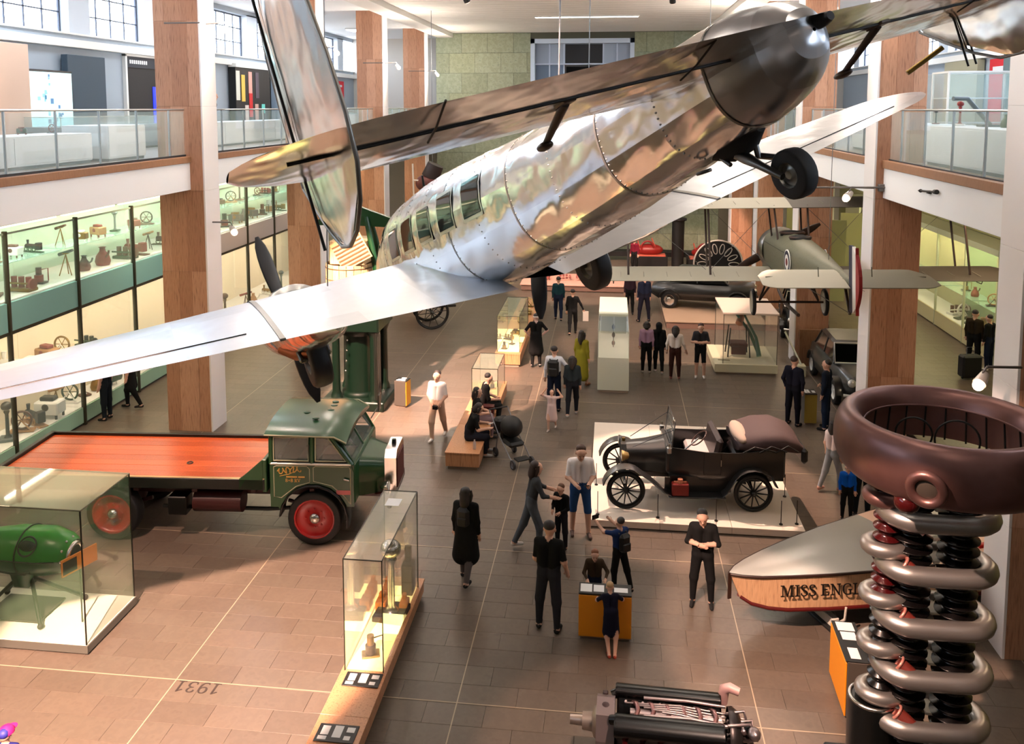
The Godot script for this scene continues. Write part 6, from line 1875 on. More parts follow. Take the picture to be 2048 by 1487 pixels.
func instrument(called: String, label: String, p: Vector3, s: float, kind: int, m1: Material, m2: Material, group := "") -> Node3D:
	# small exhibits: 0 pillar machine, 1 gear engine, 2 flywheel model, 3 vessel, 4 block on feet, 5 tall tripod, 6 rail model, 7 stacked cylinders
	var t = thing(called, label, "exhibit", p + V(0, 0.003, 0), rng.randf_range(-0.5, 0.5), group)
	match kind:
		0:
			put("base", B.new().bb(V(-0.2 * s, 0, -0.2 * s), V(0.2 * s, 0.08 * s, 0.2 * s), 0.01), m2, t)
			put("pillar", B.new().lathe([[0.1 * s, 0.08 * s], [0.05 * s, 0.15 * s], [0.045 * s, 0.7 * s], [0.08 * s, 0.78 * s], [0.03 * s, 0.82 * s]], 14), m1, t)
			put("head", B.new().ball(V(0, 0.92 * s, 0), V(0.14, 0.12, 0.14) * s), m1, t)
		1:
			put("base", B.new().bb(V(-0.4 * s, 0, -0.2 * s), V(0.4 * s, 0.1 * s, 0.2 * s), 0.01), m2, t)
			for k in 3:
				put("cylinder", B.new().cyl(V((-0.25 + k * 0.25) * s, 0.1 * s, 0), V((-0.25 + k * 0.25) * s, 0.42 * s, 0), 0.085 * s), m1, t)
			put("shaft", B.new().cyl(V(-0.45 * s, 0.24 * s, 0.12 * s), V(0.5 * s, 0.24 * s, 0.12 * s), 0.03 * s), m2, t)
			put("pulley", B.new().cyl(V(0.45 * s, 0.24 * s, 0.12 * s), V(0.52 * s, 0.24 * s, 0.12 * s), 0.16 * s, -1.0, 18), m1, t)
		2:
			put("base", B.new().bb(V(-0.35 * s, 0, -0.15 * s), V(0.35 * s, 0.06 * s, 0.15 * s), 0.008), m2, t)
			put("flywheel", B.new().torus(V(0, 0.36 * s, 0), 0.27 * s, 0.035 * s, 26, 7, Basis.from_euler(Vector3(PI / 2, 0, 0))), m1, t)
			for k in 6:
				put("spoke", B.new().cyl(V(0, 0.36 * s, 0), V(cos(k * PI / 3) * 0.27 * s, 0.36 * s + sin(k * PI / 3) * 0.27 * s, 0), 0.014 * s, -1.0, 5), m1, t)
			put("frame", B.new().tube([V(-0.25 * s, 0.06 * s, 0.1 * s), V(0, 0.38 * s, 0.1 * s), V(0.25 * s, 0.06 * s, 0.1 * s)], 0.025 * s, 6), m2, t)
		3:
			put("vessel", B.new().lathe([[0.2 * s, 0.0], [0.24 * s, 0.12 * s], [0.2 * s, 0.3 * s], [0.1 * s, 0.44 * s], [0.08 * s, 0.55 * s], [0.12 * s, 0.58 * s], [0.0, 0.6 * s]], 18, true), m1, t)
			put("spout", B.new().tube([V(0.16 * s, 0.25 * s, 0), V(0.32 * s, 0.38 * s, 0), V(0.36 * s, 0.5 * s, 0)], 0.035 * s, 7), m2, t)
		4:
			put("block", B.new().bb(V(-0.3 * s, 0.1 * s, -0.2 * s), V(0.3 * s, 0.42 * s, 0.2 * s), 0.03 * s), m1, t)
			for q in [[-1, -1], [1, -1], [1, 1], [-1, 1]]:
				put("foot", B.new().cyl(V(q[0] * 0.24 * s, 0, q[1] * 0.15 * s), V(q[0] * 0.24 * s, 0.1 * s, q[1] * 0.15 * s), 0.03 * s), m2, t)
			put("dial", B.new().ball(V(0, 0.3 * s, 0.2 * s), V(0.09, 0.09, 0.03) * s), m2, t)
			put("lid", B.new().bb(V(-0.2 * s, 0.42 * s, -0.12 * s), V(0.15 * s, 0.52 * s, 0.1 * s), 0.02 * s), m2, t)
		5:
			for k in 3:
				put("leg", B.new().cyl(V(cos(k * 2.1) * 0.22 * s, 0, sin(k * 2.1) * 0.22 * s), V(0, 0.7 * s, 0), 0.018 * s, -1.0, 6), m2, t)
			put("barrel", B.new().tube([V(-0.28 * s, 0.68 * s, 0), V(0.3 * s, 0.86 * s, 0)], [0.06 * s, 0.045 * s], 10), m1, t)
			put("ring", B.new().torus(V(0, 0.74 * s, 0), 0.09 * s, 0.02 * s, 18, 6), m2, t)
		6:
			put("track", B.new().bb(V(-0.6 * s, 0, -0.14 * s), V(0.6 * s, 0.04 * s, 0.14 * s), 0.005), m2, t)
			put("boiler", B.new().cyl(V(-0.4 * s, 0.26 * s, 0), V(0.3 * s, 0.26 * s, 0), 0.12 * s, -1.0, 16), m1, t)
			put("funnel", B.new().cyl(V(-0.32 * s, 0.34 * s, 0), V(-0.32 * s, 0.56 * s, 0), 0.04 * s, 0.06 * s), m1, t)
			for k in 3:
				put("wheel", B.new().torus(V((-0.3 + k * 0.26) * s, 0.14 * s, 0.13 * s), 0.09 * s, 0.02 * s, 16, 6, Basis.from_euler(Vector3(PI / 2, 0, 0))), m2, t)
			put("cab", B.new().bb(V(0.28 * s, 0.12 * s, -0.12 * s), V(0.5 * s, 0.46 * s, 0.12 * s), 0.02 * s), m1, t)
		_:
			put("base", B.new().bb(V(-0.25 * s, 0, -0.18 * s), V(0.25 * s, 0.06 * s, 0.18 * s), 0.01), m2, t)
			put("lower_drum", B.new().cyl(V(0, 0.06 * s, 0), V(0, 0.3 * s, 0), 0.15 * s, -1.0, 18), m1, t)
			put("upper_drum", B.new().cyl(V(0, 0.32 * s, 0), V(0, 0.58 * s, 0), 0.1 * s, -1.0, 18), m2, t)
			put("arm", B.new().tube([V(0.1 * s, 0.5 * s, 0), V(0.34 * s, 0.55 * s, 0), V(0.34 * s, 0.1 * s, 0)], 0.02 * s, 6), m1, t)
	return t
func showcases() -> void:
	var wood = wood_mat("case_wood", Color(0.74, 0.53, 0.37))
	wood.roughness = 0.4
	var glass = pane("case_glass", Color(0.86, 0.92, 0.84, 0.05))
	var edge = mt("case_edge", Color(0.1, 0.1, 0.07), 0.4, 0.4)
	var lit = glow("light_table", Color(1.0, 0.92, 0.58), 0.5)
	# long wooden plinth with lit case, nearest
	for q in [[-3.3, -8.2, -13.05, 0.3, 0.64, "near", -10.68, -12.78, 1.9], [-3.22, -17.9, -22.95, 0.4, 0.78, "middle", -21.3, -22.7, 1.25], [-3.14, -25.5, -33.2, 0.42, 0.8, "far", -25.7, -28.4, 1.55]]:
		var where = {"near": "nearest, with black caption panels and a tall lit case", "middle": "used as a seat by three visitors", "far": "farthest, with a brightly lit case"}
		var t = thing("wooden_plinth", "long low orange wood plinth, %s" % where[q[5]], "plinth", V(q[0], 0, 0), 0.0, "long wooden plinths")
		var hw: float = q[4] / 2
		put("toe_kick", B.new().bb(V(-hw + 0.06, 0, q[2] + 0.06), V(hw - 0.06, 0.08, q[1] - 0.06)), mt("recess_board", Color(0.6, 0.52, 0.45), 0.7), t)
		put("body", B.new().bb(V(-hw + 0.015, 0.08, q[2] + 0.015), V(hw - 0.015, q[3] - 0.035, q[1] - 0.015)), wood, t)
		var n = 3
		for i in n:
			put("top_board", B.new().bb(V(-hw, q[3] - 0.034, lerpf(q[1], q[2], float(i) / n) - 0.0015), V(hw, q[3], lerpf(q[1], q[2], float(i + 1) / n) + 0.0015), 0.004), wood, t)
		var c = thing("lit_showcase", {"near": "tall glass showcase on the nearest wood plinth glowing yellow inside", "middle": "small dim glass showcase behind the seated visitors", "far": "glass showcase on the farthest wood plinth glowing yellow"}[q[5]], "showcase", V(q[0], q[3], 0), 0.0, "lit glass showcases")
		var cw: float = hw - 0.05
		put("light_table", B.new().bb(V(-cw + 0.02, 0.0, q[7] + 0.02), V(cw - 0.02, 0.02, q[6] - 0.02), 0.003), lit if q[5] != "middle" else mt("table_olive", Color(0.55, 0.5, 0.3), 0.6), c)
		glass_box(c, V(-cw, 0, q[7]), V(cw, q[8] - q[3], q[6]), glass, edge, 0.012)
		if q[5] != "middle":
			area(c, V(q[0], q[3] + 0.035, (q[6] + q[7]) / 2), Vector3.UP, Vector2(cw * 1.8, (q[6] - q[7]) * 0.94), Color(1.0, 0.9, 0.55), 0.5)
	text_panel("caption_panel", "black caption panel right below the tall lit case on wood", V(-3.27, 0.302, -10.5), 0.5, 0.28)
	text_panel("caption_panel", "black caption panel nearest the camera on the wood plinth", V(-3.3, 0.302, -9.5), 0.5, 0.3)
	tag(put("paper_label", B.new().bb(V(-3.42, 1.902, -12.5), V(-3.2, 1.906, -12.26)), mt("print_white", Color(0.85, 0.85, 0.85), 0.5)), "small white card lying on top of the tall lit showcase", "card")
	tag(put("light_table_end", B.new().bb(V(-3.5, 0.302, -9.25), V(-3.05, 0.312, -8.6)), lit), "glowing yellow panel at the near end of the wood plinth", "panel")
	var brass = mt("brass", Color(0.5, 0.4, 0.2), 0.4, 0.9)
	var bronze = mt("bronze_dark", Color(0.16, 0.1, 0.06), 0.4, 0.7)
	var ochre = mt("ochre_block", Color(0.72, 0.42, 0.06), 0.6)
	instrument("bronze_model", "small bronze engine model at the near end of the tall case", V(-3.3, 0.322, -11.0), 0.5, 7, bronze, brass)
	var tall = instrument("pillar_instrument", "tall silver pillar instrument with dark round head in the tall case", V(-3.25, 0.322, -11.95), 1.15, 0, mt("nickel", Color(0.82, 0.8, 0.78), 0.22, 1.0), bronze)
	for q in [[-3.44, -12.1, 0.16, 0.16, 0.3, "ochre stepped block left of the pillar instrument"], [-3.09, -12.1, 0.12, 0.16, 0.26, "ochre stepped block right of the pillar instrument"], [-3.44, -12.42, 0.12, 0.2, 0.36, "small dark ochre block behind the left stepped block"], [-3.14, -12.58, 0.18, 0.5, 0.24, "tall olive brown carved block at the back of the tall case"]]:
		var ob = put("ochre_block", B.new().bb(V(q[0] - q[2] / 2, 0.324, q[1] - 0.12), V(q[0] + q[2] / 2, 0.322 + q[3], q[1] + 0.1), 0.012).bb(V(q[0] - q[2] / 3, 0.322 + q[3], q[1] - 0.1), V(q[0] + q[2] / 5, 0.322 + q[3] * 1.5, q[1] - 0.02), 0.01), ochre if q[3] < 0.4 else mt("olive_block", Color(0.38, 0.3, 0.12), 0.6))
		tag(ob, q[5], "exhibit", "blocks in the tall lit case")
	var words = ["first", "second", "third", "fourth", "fifth"]
	for k in 4:
		instrument("brass_model", "%s small brass model from the front of the farthest lit case" % words[k], V(-3.3 + 0.18 * (k % 2), 0.442, -25.95 - k * 0.55), 0.4, [7, 0, 1, 4][k], brass, bronze, "models in the farthest lit case")
	for k in 2:
		instrument("brass_model", "%s small model inside the dim case behind the seated visitors" % words[k], V(-3.3 + 0.15 * k, 0.422, -21.7 - k * 0.5), 0.4, [3, 7][k], bronze, brass, "models in the dim case")
	# open models on the far plinth
	for k in 3:
		instrument("plinth_model", "%s pale model on the open end of the farthest wood plinth" % words[k], V(-3.1, 0.42, -29.4 - k * 1.2), 0.55, [4, 1, 2][k], mt("ivory", Color(0.8, 0.72, 0.5), 0.5), brass, "models on the farthest plinth")
	# white central case
	var wc = thing("white_showcase", "tall white showcase with glass upper part in the middle of the hall", "showcase", V(0.1, 0, -25.6))
	var wht = mt("case_white", Color(0.82, 0.82, 0.74), 0.5)
	put("plinth", B.new().bb(V(-0.44, 0.06, -2.1), V(0.44, 1.0, 2.1), 0.006), wht, wc)
	put("toe_kick", B.new().bb(V(-0.42, 0, -2.08), V(0.42, 0.06, 2.08)), mt("recess_board", Color(0.6, 0.52, 0.45), 0.7), wc)
	put("back_panel", B.new().bb(V(-0.4, 1.0, -0.6), V(0.4, 1.78, -0.55)), wht, wc)
	put("lid", B.new().bb(V(-0.44, 1.76, -2.1), V(0.44, 1.8, 0.2), 0.005), wht, wc)
	glass_box(wc, V(-0.43, 1.0, -2.09), V(0.43, 1.76, 2.09), pane("case_glass"), mt("edge_white", Color(0.7, 0.7, 0.66), 0.4), 0.012)
	var sp = thing("specimen", "slender dark hanging specimen inside the white central showcase", "exhibit", V(0.1, 1.004, -24.6))
	put("stem", B.new().cyl(V(0, 0, 0), V(0, 0.7, 0), 0.012, -1.0, 6), bronze, sp)
	for k in 3:
		put("bulb", B.new().ball(V(0, 0.12 + k * 0.24, 0), V(0.05, 0.08, 0.05), 10, 8), bronze, sp)
	# green capsule in its glass case, bottom left
	var gc = thing("capsule_case", "large glass case on white base holding the green machine", "showcase", V(-9.0, 0, -11.61))
	put("base", B.new().bb(V(-1.4, 0.03, -0.64), V(1.43, 0.15, 0.64), 0.006), mt("case_white", Color(0.82, 0.82, 0.74), 0.5), gc)
	put("base_trim", B.new().bb(V(-1.42, 0.03, 0.635), V(1.45, 0.145, 0.655)).bb(V(1.43, 0.03, -0.65), V(1.45, 0.145, 0.64)), mt("trim_grey", Color(0.32, 0.31, 0.28), 0.5), gc)
	put("toe_kick", B.new().bb(V(-1.35, 0, -0.6), V(1.38, 0.03, 0.6)), mt("recess_board", Color(0.6, 0.52, 0.45), 0.7), gc)
	glass_box(gc, V(-1.4, 0.15, -0.63), V(1.42, 2.2, 0.63), pane("green_glass", Color(0.62, 0.78, 0.6, 0.05)), mt("case_edge"), 0.016, false)
	put("lid", B.new().bb(V(-1.41, 2.19, -0.64), V(1.43, 2.215, 0.64), 0.004), pane("lid_glass", Color(0.68, 0.66, 0.55, 0.4)), gc)
	var g = thing("green_machine", "rounded bright green machine on four splayed legs inside a glass case", "machine", V(-9.05, 0.153, -11.7))
	var gm = mt("bright_green", Color(0.08, 0.5, 0.12), 0.3)
	var dg = mt("deep_green", Color(0.03, 0.26, 0.14), 0.35)
	var rings = []
	var low = []
	for q in [[-1.2, 0.2, 0.94], [-0.6, 0.32, 0.97], [-0.1, 0.37, 1.0], [0.45, 0.38, 1.0], [0.72, 0.31, 0.99], [0.86, 0.22, 0.98]]:
		var r = PackedVector3Array()
		var l = PackedVector3Array()
		for j in 13:
			var a = PI * j / 12
			r.append(V(q[0], q[2] + q[1] * 0.95 * sin(a), q[1] * cos(a)))
			l.append(V(q[0], q[2] - q[1] * 0.95 * sin(a), q[1] * cos(a)))
		rings.append(r)
		low.append(l)
	put("upper_shell", B.new().loft(rings, false), gm, g)
	put("lower_shell", B.new().loft(low, false, false, false, true), dg, g)
	var bnd = []
	for j in 25:
		var a = TAU * j / 24
		bnd.append(V(0.12, 1.0 + 0.365 * sin(a), 0.39 * cos(a)))
	put("strap", B.new().tube(bnd, 0.012, 5, false), mt("strap_dark", Color(0.03, 0.12, 0.05), 0.5), g)
	put("seam_rail", B.new().tube([V(-1.2, 0.94, 0.2), V(-0.6, 0.97, 0.33), V(-0.1, 1.0, 0.38), V(0.45, 1.0, 0.39), V(0.72, 0.99, 0.32)], 0.012, 5), mt("strap_dark"), g)
	var hatch = B.new()
	hatch.ball(V(0.3, 1.22, 0.31), V(0.14, 0.09, 0.05), 16, 8)
	put("hatch", hatch, mt("hatch_dark", Color(0.06, 0.12, 0.07), 0.2), g)
	put("hatch_rim", B.new().torus(V(0.3, 1.22, 0.315), 0.14, 0.014, 24, 6, Basis.from_euler(Vector3(PI / 2 - 0.6, 0, 0))), mt("strap_dark"), g)
	put("end_ring", B.new().torus(V(0.87, 0.98, 0.03), 0.17, 0.035, 28, 8, Basis.from_euler(Vector3(0, 0, PI / 2))), mt("nickel"), g)
	put("end_hole", B.new().cyl(V(0.84, 0.98, 0.03), V(0.885, 0.98, 0.03), 0.15, -1.0, 24), mt("well_black"), g)
	for k in 10:
		var a = TAU * k / 10
		put("bolt", B.new().ball(V(0.8, 0.98 + 0.25 * sin(a), 0.03 + 0.25 * cos(a)), Vector3.ONE * 0.022, 8, 6), mt("nickel"), g)
	put("fuel_fitting", B.new().tube([V(-0.4, 0.86, 0.38), V(0.1, 0.84, 0.43), V(0.4, 0.86, 0.42)], 0.014, 6), mt("strap_dark"), g)
	put("pedestal", B.new().loft([PackedVector3Array([V(-0.12, 0.42, -0.1), V(0.12, 0.42, -0.1), V(0.12, 0.42, 0.1), V(-0.12, 0.42, 0.1)]), PackedVector3Array([V(-0.16, 0.68, -0.14), V(0.16, 0.68, -0.14), V(0.16, 0.68, 0.14), V(-0.16, 0.68, 0.14)])]), dg, g)
	for q in [[0.55, 0.45], [0.75, -0.35], [-0.55, 0.45], [-0.6, -0.35]]:
		put("leg", B.new().tube([V(signf(q[0]) * 0.1, 0.55, 0), V(q[0], 0.06, q[1])], 0.03, 8), mt("leg_green", Color(0.05, 0.1, 0.06), 0.4), g)
		put("castor", B.new().ball(V(q[0], 0.045, q[1]), Vector3.ONE * 0.045, 12, 8), mt("tyre_black"), g)
	put("lower_tray", B.new().bb(V(-0.5, 0.03, -0.3), V(0.45, 0.05, 0.35)), mt("tray_grey", Color(0.2, 0.2, 0.17), 0.6), g)
	var sg = thing("orange_sign", "slanted orange caption board with black photo beside green machine", "sign", V(-7.98, 0.153, -11.5), deg_to_rad(-20))
	put("board", B.new().bb(V(-0.02, 0.85, -0.3), V(0.0, 1.12, 0.3), 0.002), mt("sign_orange", Color(0.85, 0.5, 0.12), 0.5), sg)
	put("photo", B.new().bb(V(0.0, 0.88, 0.05), V(0.004, 1.08, 0.28)), mt("panel_black"), sg)
	put("post", B.new().cyl(V(-0.01, 0, 0), V(-0.01, 0.85, 0), 0.012), mt("stand_dark"), sg)
	# desks
	info_desk("square orange information desk with a child leaning on its front", V(-0.03, 0, -12.2), 0.79, 0.3, 0.72)
	info_desk("orange and grey information desk beside the tall generator", V(3.12, 0, -11.35), 0.9, 0.32, 0.8, deg_to_rad(-92))
	info_desk("small pale desk with yellow side standing alone on the left floor", V(-5.36, 0, -21.75), 0.3, 0.35, 0.72, deg_to_rad(80.0), Color(0.8, 0.55, 0.1))
	info_desk("small grey and yellow desk beside two dark-clothed men", V(5.06, 0, -21.6), 0.3, 0.4, 0.8, 0.0, Color(0.6, 0.5, 0.2))
func simple_car(label: String, p: Vector3, turn: float, body: Material, trim: Material) -> Node3D:
	var t = thing("vintage_car", label, "car", p, turn, "cars at the back of the hall")
	var rings = []
	for q in [[2.0, 0.35, 0.5, 0.8], [1.9, 0.55, 0.42, 0.95], [1.1, 0.62, 0.38, 1.0], [0.9, 0.72, 0.36, 1.02], [-0.9, 0.75, 0.36, 1.05], [-1.7, 0.68, 0.4, 0.98], [-1.95, 0.5, 0.5, 0.8]]:
		var r = PackedVector3Array()
		for k in [[-1, 0], [1, 0], [1.04, 0.4], [0.96, 0.85], [0.7, 1.0], [-0.7, 1.0], [-0.96, 0.85], [-1.04, 0.4]]:
			r.append(V(q[0], lerpf(q[2], q[3], k[1]), q[1] * k[0]))
		rings.append(r)
	put("body", B.new().loft(rings), body, t)
	for q in [[0.95, 0.66, 1.0], [-1.1, 0.66, 1.02]]:
		pass
	put("roof", B.new().loft([PackedVector3Array([V(0.45, 1.44, -0.56), V(0.45, 1.44, 0.56), V(-0.95, 1.46, 0.56), V(-0.95, 1.46, -0.56)]), PackedVector3Array([V(0.35, 1.52, -0.48), V(0.35, 1.52, 0.48), V(-0.85, 1.54, 0.48), V(-0.85, 1.54, -0.48)])]), body, t)
	for sd in [-1.0, 1.0]:
		for q in [[0.95, 0.45], [-0.2, -0.2], [-1.25, -0.95]]:
			put("pillar", B.new().cyl(V(q[0], 1.02, sd * 0.66), V(q[1], 1.46, sd * 0.54), 0.028), body, t)
		put("side_glass", B.new().quad(V(0.9, 1.03, sd * 0.66), V(0.45, 1.45, sd * 0.545), V(-0.93, 1.46, sd * 0.545), V(-1.22, 1.03, sd * 0.66), V(0, 0.2, sd)), mt("dark_window", Color(0.03, 0.035, 0.04), 0.06), t)
		for x in [1.3, -1.25]:
			var w = sub(t, "wheel", V(x, 0.33, sd * 0.68), Vector3(0, PI / 2, 0))
			wheel_parts(w, 0.33, 0.16, 0.2, mt("tyre_black"), trim)
			var b = B.new()
			var arc = []
			for i in 9:
				var a = lerpf(0.1, PI * 0.95, i / 8.0)
				arc.append(Vector2(x + cos(a) * 0.42, 0.33 + sin(a) * 0.42))
			fender(b, arc, sd * 0.56, sd * 0.8)
			put("mudguard", b, body, t)
		put("headlamp", B.new().ball(V(1.95, 0.78, sd * 0.45), V(0.08, 0.11, 0.11), 12, 8), trim, t)
	put("windscreen", B.new().quad(V(0.93, 1.03, -0.62), V(0.46, 1.44, -0.53), V(0.46, 1.44, 0.53), V(0.93, 1.03, 0.62), V(1, 0.7, 0)), mt("dark_window", Color(0.03, 0.035, 0.04), 0.06), t)
	put("screen_frame", B.new().tube([V(0.95, 1.03, -0.64), V(0.47, 1.46, -0.55), V(0.47, 1.46, 0.55), V(0.95, 1.03, 0.64), V(0.95, 1.03, -0.64)], 0.028, 6), trim, t)
	put("bumper", B.new().tube([V(1.95, 0.45, -0.66), V(2.12, 0.45, 0.0), V(1.95, 0.45, 0.66)], 0.045, 8), trim, t)
	put("grille", B.new().bb(V(2.0, 0.5, -0.25), V(2.03, 0.78, 0.25), 0.01), mt("nickel"), t)
	return t
func background_things() -> void:
	var dg = mt("machine_green", Color(0.02, 0.09, 0.05), 0.35)
	var mg = mt("machine_green_light", Color(0.03, 0.2, 0.08), 0.35)
	# tall green engine behind the lorry
	var e = thing("beam_engine", "tall dark green steam engine with cream lagged drum behind the lorry", "machine", V(-6.65, 0, -22.0))
	put("bed", B.new().bb(V(-1.0, 0, -0.8), V(0.75, 0.25, 0.8), 0.03), dg, e)
	for sx in [-0.62, 0.42]:
		for sz in [-0.5, 0.5]:
			put("fluted_column", B.new().lathe([[0.17, 0.25], [0.15, 0.35], [0.11, 0.45], [0.1, 1.9], [0.14, 2.0], [0.18, 2.1]], 14), dg, e).position = V(sx, 0, sz)
	put("cylinder", B.new().lathe([[0.5, 0.25], [0.5, 0.35], [0.42, 0.4], [0.42, 1.9], [0.55, 1.95], [0.55, 2.1]], 28), dg, e).position = V(-0.1, 0, 0)
	put("entablature", B.new().bb(V(-0.95, 2.1, -0.75), V(0.62, 2.55, 0.75), 0.04), dg, e)
	for k in 5:
		put("guide_rod", B.new().cyl(V(0.5 + k * 0.04, 0.3, 0.72), V(0.5 + k * 0.04, 2.1, 0.72), 0.012, -1.0, 6), mt("gear_steel"), e)
	for k in 4:
		put("oil_cup", B.new().ball(V(-0.35 + 0.02 * k, 1.0 + k * 0.28, 0.52), Vector3.ONE * 0.03, 8, 6), mt("nickel"), e)
	var dr = sub(e, "lagged_drum", V(-0.35, 2.55, 0))
	for k in 20:
		var a = TAU * k / 20
		var st = B.new()
		st.t = Transform3D(Basis.from_euler(Vector3(0, -a, 0)), Vector3.ZERO)
		put("stave", st.bb(V(0.6, 0, -0.092), V(0.64, 1.3, 0.092), 0.008), wood_mat("lagging_%d" % (k % 2), [Color(0.8, 0.68, 0.5), Color(0.74, 0.62, 0.45)][k % 2]), dr)
	for y in [0.15, 0.5, 0.9, 1.2]:
		put("hoop", B.new().torus(V(0, y, 0), 0.645, 0.014, 36, 6), mt("hoop_tan", Color(0.35, 0.24, 0.14), 0.5), dr)
	put("masonry", B.new().bb(V(-0.75, 3.85, -0.5), V(0.2, 4.5, 0.5), 0.03), wood_mat("lagging_0", Color(0.8, 0.68, 0.5)), e)
	var lat = sub(e, "lattice_panel", V(0.05, 3.9, 0.55), Vector3(0, 0, 0.5))
	put("board", B.new().bb(V(-0.45, 0, -0.02), V(0.45, 0.8, 0.02), 0.01), mt("cream_board", Color(0.78, 0.62, 0.42), 0.6), lat)
	for k in 7:
		put("slat", B.new().bb(V(-0.42, 0.06 + k * 0.1, 0.02), V(0.42, 0.1 + k * 0.1, 0.035)), mt("hoop_tan"), lat)
	for sx in [-1.0, 1.0]:
		put("frame_leg", B.new().tube([V(sx * 0.75 - 0.05, 2.5, 0.3), V(sx * 0.2 - 0.05, 5.1, 0.1)], [0.12, 0.07], 6), mg, e)
		put("frame_leg", B.new().tube([V(sx * 0.75 - 0.05, 2.5, -0.5), V(sx * 0.2 - 0.05, 5.1, -0.2)], [0.12, 0.07], 6), mg, e)
	put("rocking_beam", B.new().prism([Vector2(-1.2, 5.0), Vector2(0, 5.35), Vector2(1.3, 4.9), Vector2(1.3, 4.8), Vector2(0, 4.85), Vector2(-1.2, 4.85)], -0.08, 0.08), mg, e)
	put("connecting_chain", B.new().tube([V(0.75, 4.9, 0), V(0.85, 4.4, 0), V(0.75, 3.8, 0)], 0.035, 6), mt("well_black"), e)
	# cart wheel exhibit under the wing
	var c = thing("horse_cart", "dark two-wheeled cart seen below the airliner wing on a floor plate", "cart", V(-6.6, 0, -30.2), 0.35)
	for sd in [-0.6, 0.6]:
		spoked_wheel(sub(c, "wheel", V(0, 0.62, sd)), 0.62, mt("cart_wood", Color(0.06, 0.04, 0.03), 0.5), 10)
	put("axle", B.new().cyl(V(0, 0.62, -0.65), V(0, 0.62, 0.65), 0.04), mt("cart_wood"), c)
	put("bed", B.new().bb(V(-0.9, 0.75, -0.45), V(0.9, 0.85, 0.45), 0.02), mt("cart_wood"), c)
	put("shaft", B.new().cyl(V(-0.8, 0.78, -0.35), V(-2.0, 0.5, -0.3), 0.03).cyl(V(-0.8, 0.78, 0.35), V(-2.0, 0.5, 0.3), 0.03), mt("cart_wood"), c)
	# far low platform with pink white top
	var p1 = thing("low_platform", "low pinkish platform at the far centre behind the standing visitors", "platform", V(-1.65, 0, -37.8))
	put("top", B.new().bb(V(-2.3, 0.26, -1.3), V(2.3, 0.3, 1.3), 0.005), mt("pink_white", Color(0.82, 0.62, 0.55), 0.5), p1)
	put("skirt", B.new().bb(V(-2.25, 0.04, -1.25), V(2.25, 0.26, 1.26)), mt("skirt_grey", Color(0.5, 0.38, 0.33), 0.6), p1)
	put("toe_kick", B.new().bb(V(-2.2, 0, -1.2), V(2.2, 0.04, 1.2)), mt("recess_board", Color(0.6, 0.52, 0.45), 0.7), p1)
	for k in 4:
		instrument("platform_model", "%s flat pink machine part on the far low platform" % ["first", "second", "third", "fourth"][k], V(-2.9 + k * 0.8, 0.3, -37.6), 0.6, [4, 1, 6, 4][k], mt("pink_metal", Color(0.62, 0.36, 0.34), 0.5), mt("pink_white", Color(0.82, 0.62, 0.55), 0.5), "parts on the far platform")
	# red machines and black column at the back
	for q in [[1.95, -43.5, "dark red rotary machine on a bench before the end wall"], [4.7, -42.9, "bright red machine on a plinth before the far brown column"]]:
		var t = thing("red_machine", q[2], "machine", V(q[0], 0, q[1]), 0.0, "red machines by the end wall")
		put("bench", B.new().bb(V(-0.9, 0, -0.5), V(0.9, 0.5, 0.5), 0.02), mt("bench_black", Color(0.04, 0.03, 0.03), 0.5), t)
		put("housing", B.new().ball(V(0, 0.78, 0), V(0.7, 0.3, 0.4), 18, 10), mt("machine_red", Color(0.5, 0.09, 0.07), 0.4), t)
		put("wheel", B.new().torus(V(-0.1, 0.95, 0.3), 0.3, 0.05, 24, 8, Basis.from_euler(Vector3(PI / 2, 0, 0))), mt("machine_red"), t)
		put("lever", B.new().cyl(V(0.3, 0.9, 0.2), V(0.1, 1.4, 0.2), 0.035).cyl(V(-0.5, 0.9, 0.1), V(-0.6, 1.25, 0.1), 0.03), mt("lever_pink", Color(0.75, 0.35, 0.28), 0.4), t)
		put("tray", B.new().bb(V(-0.8, 0.5, -0.3), V(0.8, 0.56, 0.48), 0.01), mt("lever_pink"), t)
	var bc = thing("black_cylinder", "tall black cylinder with brown pole rising to the upper biplane wing level", "machine", V(3.3, 0, -42.5))
	put("drum", B.new().lathe([[0.4, 0.0], [0.3, 0.1], [0.3, 2.4], [0.42, 2.45], [0.42, 2.55], [0.05, 2.56]], 22), mt("bench_black"), bc)
	put("pole", B.new().cyl(V(0, 2.55, 0), V(0, 4.9, 0), 0.08), mt("pole_brown", Color(0.3, 0.16, 0.1), 0.5), bc)
	# back bench and rail
	tag(put("back_bench", B.new().bb(V(-2.5, 0.25, -45.2), V(5.4, 0.5, -44.4), 0.01).bb(V(-2.4, 0, -45.0), V(-2.2, 0.25, -44.6)).bb(V(5.1, 0, -45.0), V(5.3, 0.25, -44.6)), mt("bench_black")), "long black bench in front of the olive end wall", "bench")
	# dark vehicles beyond the visitors
	var pf = thing("low_platform", "wide pale platform under the black vehicles beyond the visitors", "platform", V(4.0, 0, -33.4))
	put("top", B.new().bb(V(-2.0, 0.22, -2.6), V(1.6, 0.26, 2.6), 0.005), mt("platform_beige", Color(0.66, 0.56, 0.47), 0.55), pf)
	put("skirt", B.new().bb(V(-1.96, 0.0, -2.55), V(1.56, 0.22, 2.56)), mt("skirt_grey", Color(0.5, 0.38, 0.33), 0.6), pf)
	simple_car("black vintage saloon with chrome trim on the pale platform beyond the visitors", V(3.6, 0.26, -33.4), deg_to_rad(-8), mt("car_black"), mt("nickel"))
